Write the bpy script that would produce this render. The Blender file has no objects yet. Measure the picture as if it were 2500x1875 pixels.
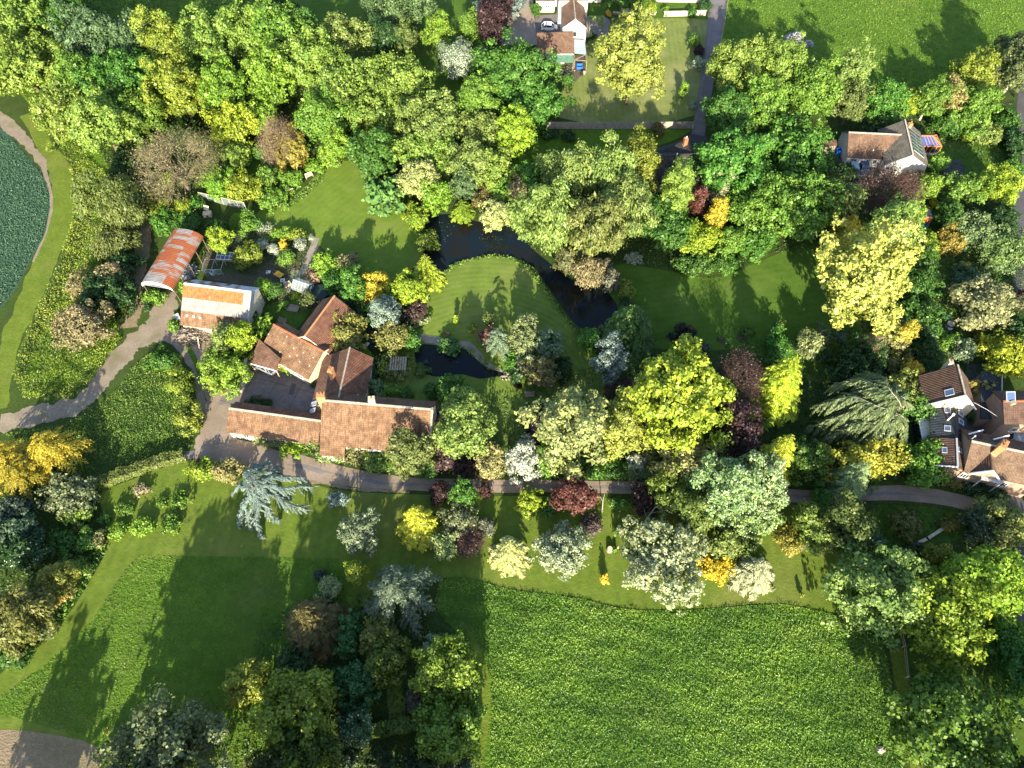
import bpy, math, random
import numpy as np
from mathutils import Vector
R = math.radians
sc = bpy.context.scene
COL = sc.collection
DEP, FPX, CH = R(58), 1750.0, 100.0
SD, CD = math.sin(DEP), math.cos(DEP)

def W(px, py, z=0.0):
    """point at height z seen at photo pixel (px,py) of the 2500x1875 photograph"""
    a, b = (px-1250)/FPX, (937.5-py)/FPX
    d = Vector((a, b*SD+CD, b*CD-SD))
    t = (z-CH)/d.z
    return Vector((d.x*t, d.y*t, z))

def ray(px, py):
    a, b = (px-1250)/FPX, (937.5-py)/FPX
    return Vector((0, 0, CH)), Vector((a, b*SD+CD, b*CD-SD))

def on_plane(px, py, p, n):
    o, d = ray(px, py)
    return o + d*((p-o).dot(n)/d.dot(n))

def sfac(py):
    return SD-(937.5-py)/FPX*CD

# ------------------------------------------------------------------ objects
def link(o, parent=None):
    COL.objects.link(o)
    if parent is not None:
        o.parent = parent
    return o

def tag(o, label=None, cat=None, group=None, kind=None):
    if label: o['label'] = label
    if cat: o['category'] = cat
    if group: o['group'] = group
    if kind: o['kind'] = kind
    return o

def thing(name, label, cat, loc=(0, 0, 0), rz=0.0, group=None):
    o = link(bpy.data.objects.new(name, None))
    o.location = loc
    o.rotation_euler = (0, 0, rz)
    o.empty_display_size = 0.3
    return tag(o, label, cat, group)

def np_mesh(name, V, F, tint=None):
    """V (n,3) float array, F (m,4) int array"""
    me = bpy.data.meshes.new(name)
    V = np.asarray(V, np.float32); F = np.asarray(F, np.int32)
    me.vertices.add(len(V)); me.vertices.foreach_set('co', V.ravel())
    me.loops.add(F.size); me.loops.foreach_set('vertex_index', F.ravel())
    me.polygons.add(len(F))
    me.polygons.foreach_set('loop_start', np.arange(0, F.size, F.shape[1], dtype=np.int32))
    if tint is not None:
        at = me.attributes.new('tint', 'FLOAT', 'FACE')
        at.data.foreach_set('value', np.asarray(tint, np.float32))
    me.update(calc_edges=True)
    return me

class MB:
    """collects polygons; build() makes ONE mesh object"""
    def __init__(s): s.v, s.f, s.uv = [], [], []
    def poly(s, pts, uvs=None):
        i = len(s.v); s.v += [tuple(p) for p in pts]
        s.f.append(list(range(i, i+len(pts))))
        s.uv.append(uvs or [(0, 0)]*len(pts))
    def box(s, c, d, x=(1, 0, 0), y=(0, 1, 0), z=(0, 0, 1)):
        c = Vector(c); x = Vector(x)*d[0]/2; y = Vector(y)*d[1]/2; z = Vector(z)*d[2]/2
        k = {}
        for a in (-1, 1):
            for b in (-1, 1):
                for e in (-1, 1): k[a, b, e] = c+x*a+y*b+z*e
        for q in (((-1,-1,-1),(-1,1,-1),(1,1,-1),(1,-1,-1)), ((-1,-1,1),(1,-1,1),(1,1,1),(-1,1,1)),
                  ((-1,-1,-1),(1,-1,-1),(1,-1,1),(-1,-1,1)), ((-1,1,-1),(-1,1,1),(1,1,1),(1,1,-1)),
                  ((-1,-1,-1),(-1,-1,1),(-1,1,1),(-1,1,-1)), ((1,-1,-1),(1,1,-1),(1,1,1),(1,-1,1))):
            s.poly([k[p] for p in q])
    def bar(s, a, b, w, h=None):
        a, b = Vector(a), Vector(b); d = b-a; L = d.length
        if L < 1e-6: return
        d /= L; up = Vector((0, 0, 1)) if abs(d.z) < .95 else Vector((1, 0, 0))
        y = up.cross(d).normalized(); z = d.cross(y)
        s.box((a+b)/2, (L, w, h or w), d, y, z)
    def slab(s, q, t):
        """quad or polygon q (top face, counter-clockwise from above) with thickness t downwards; uv in metres"""
        q = [Vector(p) for p in q]
        u = (q[1]-q[0]).normalized(); n = u.cross(q[-1]-q[0]).normalized(); w = n.cross(u)
        lo = [p-Vector((0, 0, t)) for p in q]
        s.poly(q, [((p-q[0]).dot(u), (p-q[0]).dot(w)) for p in q])
        s.poly(lo[::-1])
        for i in range(len(q)):
            j = (i+1) % len(q); s.poly([q[i], lo[i], lo[j], q[j]])
    def prism(s, pts, z0, z1):
        n = len(pts)
        s.poly([(p[0], p[1], z1) for p in pts]); s.poly([(p[0], p[1], z0) for p in pts][::-1])
        for i in range(n):
            j = (i+1) % n
            s.poly([(pts[i][0], pts[i][1], z0), (pts[j][0], pts[j][1], z0), (pts[j][0], pts[j][1], z1), (pts[i][0], pts[i][1], z1)])
    def cyl(s, c, r0, r1, h, n=12):
        c = Vector(c)
        lo = [c+Vector((math.cos(i*2*math.pi/n)*r0, math.sin(i*2*math.pi/n)*r0, 0)) for i in range(n)]
        hi = [c+Vector((math.cos(i*2*math.pi/n)*r1, math.sin(i*2*math.pi/n)*r1, h)) for i in range(n)]
        s.poly(hi); s.poly(lo[::-1])
        for i in range(n):
            j = (i+1) % n; s.poly([lo[i], lo[j], hi[j], hi[i]])
    def build(s, name, mat, parent=None, bevel=0):
        me = bpy.data.meshes.new(name)
        me.from_pydata(s.v, [], s.f)
        ul = me.uv_layers.new(name='UVMap')
        k = [c for f in s.uv for p in f for c in p]
        ul.data.foreach_set('uv', np.array(k, np.float32))
        me.materials.append(mat)
        o = link(bpy.data.objects.new(name, me))
        if parent is not None:
            o.parent = parent
            o.location = -Vector(parent.location) if parent.type == 'EMPTY' else (0, 0, 0)
            if parent.type == 'EMPTY' and abs(parent.rotation_euler.z) > 1e-6:
                o.location = (0, 0, 0)
        if bevel:
            b = o.modifiers.new('bevel', 'BEVEL'); b.width = bevel; b.segments = 2
        return o

# ------------------------------------------------------------------ materials
class NT:
    def __init__(s, name):
        s.m = bpy.data.materials.new(name); s.m.use_nodes = True
        s.t = s.m.node_tree; s.t.nodes.clear()
        s.out = s.n('ShaderNodeOutputMaterial')
    def n(s, ty, **kw):
        x = s.t.nodes.new(ty)
        for k, v in kw.items():
            if k[0] == '_': setattr(x, k[1:], v)
            else: x.inputs[k.replace('__', ' ')].default_value = v
        return x
    def l(s, a, b): s.t.links.new(a, b); return s
    def mix(s, f, a, b, mode='MIX'):
        x = s.t.nodes.new('ShaderNodeMix'); x.data_type = 'RGBA'; x.blend_type = mode
        for sock, v in ((x.inputs[0], f), (x.inputs[6], a), (x.inputs[7], b)):
            if hasattr(v, 'is_output'): s.l(v, sock)
            elif isinstance(v, (int, float)): sock.default_value = v
            else: sock.default_value = (*v, 1)
        return x.outputs[2]
    def ramp(s, f, *st):
        x = s.n('ShaderNodeMapRange', From__Min=st[0], From__Max=st[1]); x.clamp = True
        s.l(f, x.inputs[0]); return x.outputs[0]
    def math(s, op, a, b=0.0):
        x = s.t.nodes.new('ShaderNodeMath'); x.operation = op
        for sock, v in ((x.inputs[0], a), (x.inputs[1], b)):
            if hasattr(v, 'is_output'): s.l(v, sock)
            else: sock.default_value = v
        return x.outputs[0]
    def noise(s, scale, vec=None, detail=3, rough=.55, dist=0):
        x = s.n('ShaderNodeTexNoise', Scale=scale, Detail=detail, Roughness=rough, Distortion=dist)
        if vec is not None: s.l(vec, x.inputs['Vector'])
        return x.outputs[0]
    def pos(s): return s.t.nodes.new('ShaderNodeNewGeometry').outputs['Position']
    def uv(s): return s.t.nodes.new('ShaderNodeTexCoord').outputs['UV']
    def mapping(s, vec, scale=(1, 1, 1), rot=(0, 0, 0), loc=(0, 0, 0)):
        x = s.n('ShaderNodeMapping'); x.inputs['Scale'].default_value = scale
        x.inputs['Rotation'].default_value = rot; x.inputs['Location'].default_value = loc
        s.l(vec, x.inputs[0]); return x.outputs[0]
    def bsdf(s, col, rough=.85, spec=.25, bump=None, dist=.05, metal=0):
        p = s.n('ShaderNodeBsdfPrincipled', Roughness=rough, Metallic=metal)
        p.inputs['Specular IOR Level'].default_value = spec
        if hasattr(col, 'is_output'): s.l(col, p.inputs['Base Color'])
        else: p.inputs['Base Color'].default_value = (*col, 1)
        if bump is not None:
            b = s.n('ShaderNodeBump', Strength=1.0, Distance=dist); s.l(bump, b.inputs['Height'])
            s.l(b.outputs[0], p.inputs['Normal'])
        s.l(p.outputs[0], s.out.inputs[0])
        return s.m

def plain(name, col, rough=.7, spec=.3, var=.25, scale=4.0, metal=0):
    t = NT(name); n = t.noise(scale, t.pos())
    c = t.mix(t.ramp(n, .3, .7), tuple(x*(1-var) for x in col), tuple(min(1, x*(1+var)) for x in col))
    return t.bsdf(c, rough, spec, metal=metal)

def foliage():
    t = NT('foliage')
    oi = t.n('ShaderNodeObjectInfo')
    at = t.n('ShaderNodeAttribute', _attribute_name='tint')
    tint = at.outputs['Fac']
    hs = t.n('ShaderNodeHueSaturation', Saturation=.95)
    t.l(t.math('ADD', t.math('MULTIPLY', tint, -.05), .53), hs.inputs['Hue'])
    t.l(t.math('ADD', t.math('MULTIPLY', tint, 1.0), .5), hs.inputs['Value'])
    t.l(oi.outputs['Color'], hs.inputs['Color'])
    d = t.n('ShaderNodeBsdfDiffuse'); t.l(hs.outputs[0], d.inputs[0])
    tr = t.n('ShaderNodeBsdfTranslucent')
    t.l(t.mix(1.0, hs.outputs[0], (1.0, 1.0, .55), 'MULTIPLY'), tr.inputs[0])
    g = t.n('ShaderNodeBsdfGlossy', Roughness=.45); g.inputs[0].default_value = (1, 1, 1, 1)
    m1 = t.n('ShaderNodeMixShader'); m1.inputs[0].default_value = .24
    t.l(d.outputs[0], m1.inputs[1]); t.l(tr.outputs[0], m1.inputs[2])
    m2 = t.n('ShaderNodeMixShader'); m2.inputs[0].default_value = .018
    t.l(m1.outputs[0], m2.inputs[1]); t.l(g.outputs[0], m2.inputs[2])
    t.l(m2.outputs[0], t.out.inputs[0])
    return t.m

def ground_mat(name, c1, c2, c3=None, fine=2.2, coarse=.09, stripes=None, rings=None, bump=.10, speck=None, patch=(.5, .75), joints=None):
    """c1/c2 mixed by fine mottling, c3 in broad worn patches; stripes=(angle,width,amount) are mowing bands"""
    t = NT(name); p = t.pos()
    nf = t.noise(fine, p, 4, .65); nc = t.noise(coarse, p, 3)
    nm = t.noise(.55, p, 3, .6)
    c = t.mix(t.ramp(nf, .32, .68), c1, c2)
    if c3: c = t.mix(t.math('MULTIPLY', t.ramp(nc, *patch), .85), c, c3)
    if c3: c = t.mix(t.math('MULTIPLY', t.ramp(nm, .5, .8), .5), c, c3)
    c = t.mix(t.math('MULTIPLY', t.ramp(t.noise(.35, p, 2), .35, .65), .35), c, tuple(x*.6 for x in c1))
    if stripes:
        w = t.n('ShaderNodeTexWave', Scale=1.0, Distortion=.6, Detail=1.0); w.inputs['Detail Scale'].default_value = .3
        t.l(t.mapping(p, (.314/stripes[1],)*3, (0, 0, stripes[0])), w.inputs[0])
        c = t.mix(t.math('MULTIPLY', w.outputs['Fac'], stripes[2]), c, tuple(x*1.5 for x in c2))
    if rings:
        w = t.n('ShaderNodeTexWave', _wave_type='RINGS', _rings_direction='Z', Scale=1.0, Distortion=1.5, Detail=1.0); w.inputs['Detail Scale'].default_value = .4
        s = .314/rings[2]
        t.l(t.mapping(p, (s, s, 0), (0, 0, 0), (-rings[0]*s, -rings[1]*s, 0)), w.inputs[0])
        k = t.math('MULTIPLY', t.ramp(w.outputs['Fac'], .3, .9), rings[3])
        c = t.mix(k, c, (.24, .25, .09))
    if joints:
        b = t.n('ShaderNodeTexBrick', Scale=1.0, _offset=0.0)
        for k, v in (('Mortar Size', .05), ('Brick Width', joints[0]), ('Row Height', joints[1]), ('Mortar Smooth', .3)): b.inputs[k].default_value = v
        b.inputs['Color1'].default_value = (1, 1, 1, 1); b.inputs['Color2'].default_value = (.82, .82, .82, 1); b.inputs['Mortar'].default_value = (.45, .45, .42, 1)
        t.l(t.mapping(p, (1, 1, 1), (0, 0, joints[2])), b.inputs[0]); c = t.mix(1.0, c, b.outputs[0], 'MULTIPLY')
    if speck:
        v = t.n('ShaderNodeTexVoronoi', Scale=speck[1]); t.l(p, v.inputs['Vector'])
        c = t.mix(t.math('LESS_THAN', v.outputs['Distance'], speck[2]), c, speck[0])
    return t.bsdf(c, .95, .1, t.noise(fine*2, p, 3, .7), bump)

def tile_roof(name, c1, c2, c3, rowh=.32, colw=.26, lichen=.35, row=False):
    """clay pantiles; uv in metres: u along the ridge, v up the slope"""
    t = NT(name); uv = t.uv(); p = t.pos()
    b = t.n('ShaderNodeTexBrick', Scale=1.0, _offset=0.0)
    for k, v in (('Mortar Size', .012), ('Brick Width', colw), ('Row Height', rowh), ('Bias', 0)): b.inputs[k].default_value = v
    b.inputs['Color1'].default_value = (*c1, 1); b.inputs['Color2'].default_value = (*c2, 1)
    b.inputs['Mortar'].default_value = (*[x*.35 for x in c1], 1)
    t.l(uv, b.inputs[0])
    streak = t.noise(1.0, t.mapping(uv, (5.0, .35, 1)), 4, .7)
    c = t.mix(t.math('MULTIPLY', t.ramp(streak, .42, .72), .75), b.outputs[0], c3)
    c = t.mix(t.math('MULTIPLY', t.ramp(t.noise(.75, p, 5, .65), .42, .62), .7), c, tuple(x*.6 for x in c1))
    c = t.mix(t.math('MULTIPLY', t.ramp(t.noise(3.5, p, 5, .75), .58, .70), lichen), c, (.36, .33, .24))
    w = t.n('ShaderNodeTexWave', Scale=.314/colw); t.l(uv, w.inputs[0])
    w2 = t.n('ShaderNodeTexWave', _bands_direction='Y', _wave_profile='SAW', Scale=.314/rowh); t.l(uv, w2.inputs[0])
    h = t.math('ADD', w.outputs['Fac'], t.math('MULTIPLY', w2.outputs['Fac'], .7))
    return t.bsdf(c, .85, .2, h, .055)

def rust_roof(name, zinc=(.27, .265, .26), rust=(.27, .085, .032), sheet=(.72, 2.4), frac=.52, row=None):
    """corrugated sheets, some zinc, some rusted through"""
    t = NT(name); uv = t.uv(); p = t.pos()
    b = t.n('ShaderNodeTexBrick', Scale=1.0, _offset=.5)
    for k, v in (('Mortar Size', .0), ('Brick Width', sheet[0]), ('Row Height', sheet[1]), ('Bias', 0)): b.inputs[k].default_value = v
    b.inputs['Color1'].default_value = (0, 0, 0, 1); b.inputs['Color2'].default_value = (1, 1, 1, 1)
    t.l(uv, b.inputs[0])
    br = t.n('ShaderNodeRGBToBW'); t.l(b.outputs[0], br.inputs[0])
    n = t.noise(1.0, t.mapping(uv, (1.6, .5, 1)), 6, .75)
    n2 = t.noise(1.0, t.mapping(uv, (9, .7, 1)), 4, .7)
    f = t.math('ADD', t.math('MULTIPLY', br.outputs[0], .42), t.math('ADD', t.math('MULTIPLY', n, .75), t.math('MULTIPLY', n2, .45)))
    if row:
        sp = t.n('ShaderNodeSeparateXYZ'); t.l(uv, sp.inputs[0])
        inrow = t.math('MULTIPLY', t.math('GREATER_THAN', sp.outputs[1], row[0]), t.math('LESS_THAN', sp.outputs[1], row[1]))
        inrow = t.math('MULTIPLY', inrow, t.math('LESS_THAN', sp.outputs[0], row[2]))
        f = t.math('ADD', f, t.math('ADD', t.math('MULTIPLY', inrow, .62), -.33))
    k = t.ramp(f, frac+.30-.07, frac+.30+.07)
    rc = t.mix(t.ramp(t.noise(1.8, p, 4), .35, .7), rust, (.24, .06, .02))
    zc = t.mix(t.ramp(t.noise(1.2, p, 4), .3, .7), zinc, tuple(x*.72 for x in zinc))
    c = t.mix(k, zc, rc)
    w = t.n('ShaderNodeTexWave', Scale=.9); t.l(uv, w.inputs[0])
    return t.bsdf(c, .6, .3, w.outputs['Fac'], .03)

def glass_mat(name, col, rough=.12, alpha=None):
    t = NT(name)
    return t.bsdf(col, rough, .6)

def clear_glass(name, col=(.8, .9, .9), k=.28):
    t = NT(name)
    tr = t.n('ShaderNodeBsdfTransparent'); tr.inputs[0].default_value = (*col, 1)
    p = t.n('ShaderNodeBsdfPrincipled', Roughness=.15); p.inputs['Base Color'].default_value = (.5, .58, .6, 1)
    m = t.n('ShaderNodeMixShader'); m.inputs[0].default_value = k
    t.l(tr.outputs[0], m.inputs[1]); t.l(p.outputs[0], m.inputs[2]); t.l(m.outputs[0], t.out.inputs[0])
    return t.m

def water_mat(name, col, bump=.01):
    t = NT(name); p = t.pos()
    c = t.mix(t.ramp(t.noise(.25, p, 4), .4, .7), col, (.012, .010, .004))
    return t.bsdf(c, .04, .16, t.noise(3.0, p, 2), bump)

M = {}
M['leaf'] = foliage()
M['bark'] = plain('bark', (.13, .10, .075), .9, .1, .4, 3)
M['pale_bark'] = plain('pale_bark', (.42, .38, .31), .9, .1, .35, 3)
M['twig'] = plain('twig_brown', (.25, .22, .135), .9, .1, .35, .8)
M['twig_purple'] = plain('twig_purple', (.085, .05, .045), .9, .1, .4, .8)
M['twig_grey'] = plain('twig_grey', (.34, .30, .25), .9, .1, .3, .8)
M['ground'] = ground_mat('rough_ground', (.03, .055, .012), (.06, .095, .02), (.045, .055, .018))
M['lawn'] = ground_mat('lawn_grass', (.09, .155, .02), (.13, .19, .027), (.165, .195, .05), stripes=(R(38), 1.3, .06), fine=1.4, bump=.04)
M['lawn_island'] = ground_mat('island_lawn_grass', (.09, .15, .022), (.13, .185, .03), (.175, .20, .06), rings=(-5.0, 60.0, 1.1, .13), fine=1.4, bump=.04)
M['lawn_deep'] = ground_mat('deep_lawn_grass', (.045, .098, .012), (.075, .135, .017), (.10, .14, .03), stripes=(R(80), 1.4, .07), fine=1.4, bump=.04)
M['lawn_dry'] = ground_mat('dry_lawn_grass', (.115, .155, .035), (.165, .195, .055), (.235, .235, .10), stripes=(R(2), 1.2, .12), fine=1.6, bump=.04, patch=(.42, .66))
M['field'] = ground_mat('pasture_grass', (.065, .14, .012), (.115, .195, .02), (.17, .17, .05), fine=1.2, coarse=.07, bump=.25, patch=(.58, .8))
M['crop'] = ground_mat('crop_leaves', (.025, .06, .036), (.05, .105, .06), None, fine=1.5, stripes=(R(35), .55, .25), bump=.2)
M['meadow'] = ground_mat('hay_meadow_grass', (.06, .13, .012), (.105, .185, .02), (.105, .14, .03), fine=1.1, coarse=.12, bump=.35)
M['mown'] = ground_mat('mown_grass', (.075, .125, .016), (.12, .165, .024), (.165, .165, .05), fine=1.3, coarse=.06, stripes=(R(4), 1.8, .10), bump=.06)
M['verge'] = ground_mat('verge_grass', (.085, .135, .016), (.135, .18, .024), (.17, .17, .05), fine=1.6, bump=.1)
M['gravel'] = ground_mat('gravel_track', (.19, .155, .115), (.30, .25, .195), (.13, .135, .05), fine=4.5, coarse=.2, bump=.05, patch=(.58, .78))
M['drive'] = ground_mat('pinkish_tarmac', (.225, .175, .135), (.30, .24, .19), (.17, .14, .10), fine=2.2, coarse=.18, bump=.01)
M['lane'] = ground_mat('dark_lane', (.15, .135, .14), (.21, .19, .195), (.13, .115, .11), fine=3.0, bump=.01)
M['asphalt'] = ground_mat('asphalt', (.07, .068, .075), (.10, .098, .105), None, fine=4.0, bump=.01)
M['concrete'] = ground_mat('yard_concrete', (.155, .135, .135), (.235, .205, .20), (.11, .10, .09), fine=1.4, coarse=.3, bump=.01, joints=(4.2, 5.5, R(16)))
M['pale_gravel'] = ground_mat('pale_gravel', (.27, .22, .18), (.36, .30, .25), None, fine=3, bump=.02)
M['soil'] = ground_mat('garden_soil', (.085, .065, .05), (.15, .12, .095), (.05, .075, .02), fine=2.5, bump=.1, patch=(.42, .6))
M['stubble'] = ground_mat('bare_plot', (.19, .145, .095), (.28, .22, .15), (.11, .13, .04), fine=2.0, coarse=.09, bump=.15)
M['paving'] = ground_mat('stone_paving', (.20, .18, .16), (.30, .27, .24), None, fine=1.3, bump=.03)
M['water'] = water_mat('pond_water', (.006, .012, .018))
M['pantile'] = tile_roof('pantile_orange', (.13, .07, .04), (.225, .13, .075), (.29, .19, .12), lichen=.5)
M['pantile_red'] = tile_roof('pantile_red', (.13, .056, .038), (.20, .095, .062), (.23, .125, .085), lichen=.35)
M['pantile_shaded'] = tile_roof('pantile_shaded', (.12, .065, .045), (.19, .105, .07), (.13, .08, .055), lichen=.25)  # darker pantile copy: shade of slopes turned from the sun, in the colour
M['plain_tile'] = tile_roof('plain_tile', (.145, .085, .058), (.21, .13, .09), (.24, .16, .115), rowh=.2, colw=.18, lichen=.25)
M['brown_tile'] = tile_roof('brown_tile', (.085, .05, .038), (.12, .07, .052), (.15, .10, .08), rowh=.35, colw=.3, lichen=.15)
M['grey_tile'] = tile_roof('grey_tile', (.155, .135, .11), (.205, .18, .15), (.24, .21, .17), rowh=.35, colw=.33, lichen=.2)
M['slate'] = tile_roof('slate', (.035, .045, .058), (.055, .068, .085), (.045, .055, .068), rowh=.25, colw=.3, lichen=.04)
M['mottled_tile'] = tile_roof('mottled_tile', (.125, .08, .055), (.21, .14, .095), (.20, .14, .10), rowh=.22, colw=.2, lichen=.45)
M['mossy_slate'] = tile_roof('mossy_slate', (.045, .04, .038), (.075, .066, .06), (.05, .05, .045), rowh=.3, colw=.3, lichen=.5)
M['rust'] = rust_roof('rusty_barrel_sheets', frac=.44)
M['rust_row'] = rust_roof('rusty_barn_sheets', (.24, .235, .225), (.40, .13, .04), (.9, 8.0), .47, (2.2, 4.2, 10.6))
M['rust_north'] = rust_roof('rusty_north_sheets', (.45, .48, .55), (.15, .045, .03), (.9, 1.5), .54)
M['white_wall'] = plain('white_render', (.60, .585, .54), .85, .2, .05, 1.5)
M['cream_wall'] = plain('cream_plaster', (.55, .46, .33), .9, .15, .15, 1.2)
M['pink_wall'] = plain('pinkish_stone', (.30, .205, .155), .9, .15, .18, 1.5)
M['stone'] = plain('stone', (.30, .26, .21), .9, .15, .35, 2.5)
M['pale_stone'] = plain('pale_stone', (.46, .40, .32), .9, .15, .25, 2.0)
M['brick'] = plain('brick', (.36, .13, .06), .9, .15, .3, 5)
M['orange_brick'] = plain('orange_brick', (.42, .21, .10), .9, .15, .25, 5)
M['white'] = plain('white_paint', (.75, .75, .74), .5, .4, .04)
M['grey_metal'] = plain('grey_metal', (.36, .38, .40), .45, .5, .12)
M['lead'] = plain('lead_flashing', (.34, .37, .42), .5, .4, .1)
M['dark'] = plain('dark_paint', (.03, .03, .032), .6, .3, .2)
M['rubber'] = plain('tyre_rubber', (.02, .02, .02), .8, .2, .1)
M['wood'] = plain('weathered_wood', (.27, .225, .175), .85, .15, .3, 3)
M['panel_wood'] = plain('fence_wood', (.25, .23, .19), .85, .15, .25, 1.3)
M['pale_wood'] = plain('pale_wood', (.50, .42, .31), .85, .15, .25, 2)
M['orange_wood'] = plain('orange_timber', (.50, .19, .05), .6, .3, .15)
M['log'] = plain('cut_logs', (.40, .335, .26), .9, .1, .45, 1.6)
M['rubble'] = plain('rubble_stone', (.33, .33, .35), .9, .1, .5, 2.2)
M['window'] = glass_mat('window_glass', (.022, .028, .034))
M['sky_glass'] = glass_mat('rooflight_glass', (.07, .11, .22), .25)
M['blue_glass'] = glass_mat('blue_roof_glass', (.035, .075, .22), .15)
M['solar'] = glass_mat('solar_cells', (.045, .075, .075), .2)
M['poly'] = glass_mat('polycarbonate', (.27, .32, .37), .35)
M['pale_poly'] = glass_mat('pale_polycarbonate', (.52, .53, .50), .4)
M['clear'] = clear_glass('greenhouse_glass')
M['net'] = clear_glass('garden_netting', (.9, .95, .95), .14)
M['green_sheet'] = plain('green_metal_sheet', (.10, .20, .13), .5, .3, .25, 2)
M['blue_plastic'] = plain('blue_plastic', (.02, .14, .62), .4, .4, .1)
M['teal_plastic'] = plain('teal_plastic', (.02, .26, .32), .5, .4, .1)
M['yellow_plastic'] = plain('yellow_plastic', (.72, .45, .015), .5, .4, .1)
M['pond_liner'] = plain('dark_green_cover', (.012, .028, .026), .5, .3, .2)
M['car_white'] = plain('white_car_paint', (.78, .79, .80), .25, .5, .02)
M['car_blue'] = plain('blue_car_paint', (.05, .10, .17), .25, .5, .05)
M['car_pale'] = plain('pale_blue_car_paint', (.33, .44, .50), .25, .5, .05)
M['car_grey'] = plain('grey_car_paint', (.22, .24, .27), .25, .5, .05)
M['car_slate'] = plain('slate_car_paint', (.13, .19, .25), .25, .5, .05)
M['red'] = plain('red_lamp', (.5, .03, .02), .4, .4, .05)
# ------------------------------------------------------------------ vegetation
def unit(v): return v/np.maximum(np.linalg.norm(v, axis=-1, keepdims=True), 1e-9)

def leaf_quads(P, N, size, rng, U=None, asp=1.0, fold=.22):
    """one bent diamond leaf spray per point; size (n,) half-length"""
    n = len(P); N = unit(N)
    if U is None: U = rng.normal(size=(n, 3))
    U = unit(U-N*np.sum(U*N, 1, keepdims=True)); Vv = np.cross(N, U)
    s = np.asarray(size).reshape(-1, 1)*np.ones((n, 1))
    a = P+U*s; c = P-U*s; b = P+Vv*s*asp-N*s*fold; d = P-Vv*s*asp-N*s*fold
    V = np.stack([a, b, c, d], 1).reshape(-1, 3)
    return V, np.arange(4*n).reshape(n, 4)

def tubes(segs, k=5):
    """segs: list of (A,B,ra,rb)"""
    A = np.array([s[0] for s in segs], float); B = np.array([s[1] for s in segs], float)
    ra = np.array([s[2] for s in segs])[:, None]; rb = np.array([s[3] for s in segs])[:, None]
    D = unit(B-A); up = np.where(np.abs(D[:, 2:3]) > .9, [[1., 0, 0]], [[0, 0, 1.]])
    X = unit(np.cross(up, D)); Y = np.cross(D, X)
    ring = []
    for C, r in ((A, ra), (B, rb)):
        for i in range(k):
            t = 2*math.pi*i/k
            ring.append(C+(X*math.cos(t)+Y*math.sin(t))*r)
    V = np.stack(ring, 1).reshape(-1, 3); m = len(segs)
    base = (np.arange(m)*2*k)[:, None]
    F = np.concatenate([base+np.array([[i, (i+1) % k, k+(i+1) % k, k+i]]) for i in range(k)], 0)
    return V, F

def fib(n, rng, zmin=-.4):
    i = np.arange(n)+.5
    z = 1-(1-zmin)*i/n; t = i*2.399963+rng.uniform(0, 6.28)
    r = np.sqrt(np.maximum(0, 1-z*z))
    return np.stack([r*np.cos(t), r*np.sin(t), z], 1)

def lobes(d, rng, amp):
    f = np.ones(len(d))
    for j in range(6):
        k = unit(rng.normal(size=(1, 3)))[0]*rng.uniform(1.5, 3.2+j*.7); f += amp*.45*np.cos(d@k*2+rng.uniform(0, 6.28))
    return f

def crown_broad(rng, rx, ry, rz, leaf, blobr, dens=1.0, amp=.16, upb=.25, hang=0.0, flat=1.0):
    e = np.array([rx, ry, rz]); rm = (rx*ry*rz)**(1/3)
    area = 2*math.pi*((rx*ry+rx*rz+ry*rz)/3)
    nb = max(7, int(area/(blobr**2*1.55)))
    d = unit(fib(nb, rng, -.45)+rng.normal(size=(nb, 3))*.16)
    br = blobr*rng.uniform(.65, 1.35, nb)
    c = d*(e*(lobes(d, rng, amp)*rng.uniform(.86, 1.06, nb))[:, None]-np.minimum(br, rm*.8)[:, None]*.85)
    btint = rng.uniform(0, 1, nb)
    k = np.maximum(6, (dens*1.25*br**2/leaf**2*2.0)).astype(int)
    ix = np.repeat(np.arange(nb), k); n = len(ix)
    out = d[ix]; dd = unit(rng.normal(size=(n, 3))+out*.75+np.array([0, 0, upb]))
    P = c[ix]+dd*(br[ix]*np.where(rng.uniform(size=n) < .09, rng.uniform(1.0, 1.42, n), rng.uniform(.5, 1.08, n)))[:, None]*np.array([1, 1, flat])
    N = unit(dd*.8+rng.normal(size=(n, 3))*.42+np.array([0, 0, .25]))
    s = leaf*np.exp(rng.normal(size=n)*.33)
    U = None; asp = .72
    if hang:
        U = np.array([0, 0, -1.0])+out*.45+rng.normal(size=(n, 3))*.25; asp = .42; s = s*1.35
    V1, F1 = leaf_quads(P, N, s, rng, U, asp)
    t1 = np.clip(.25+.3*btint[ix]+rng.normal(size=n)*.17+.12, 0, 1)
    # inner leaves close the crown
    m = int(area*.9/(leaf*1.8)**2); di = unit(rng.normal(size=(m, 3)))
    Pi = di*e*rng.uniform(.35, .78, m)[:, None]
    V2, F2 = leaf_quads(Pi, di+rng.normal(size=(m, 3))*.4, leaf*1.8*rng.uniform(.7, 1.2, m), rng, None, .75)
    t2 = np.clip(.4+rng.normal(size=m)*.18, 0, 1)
    return np.concatenate([V1, V2]), np.concatenate([F1, F2+len(V1)]), np.concatenate([t1, t2])

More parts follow.
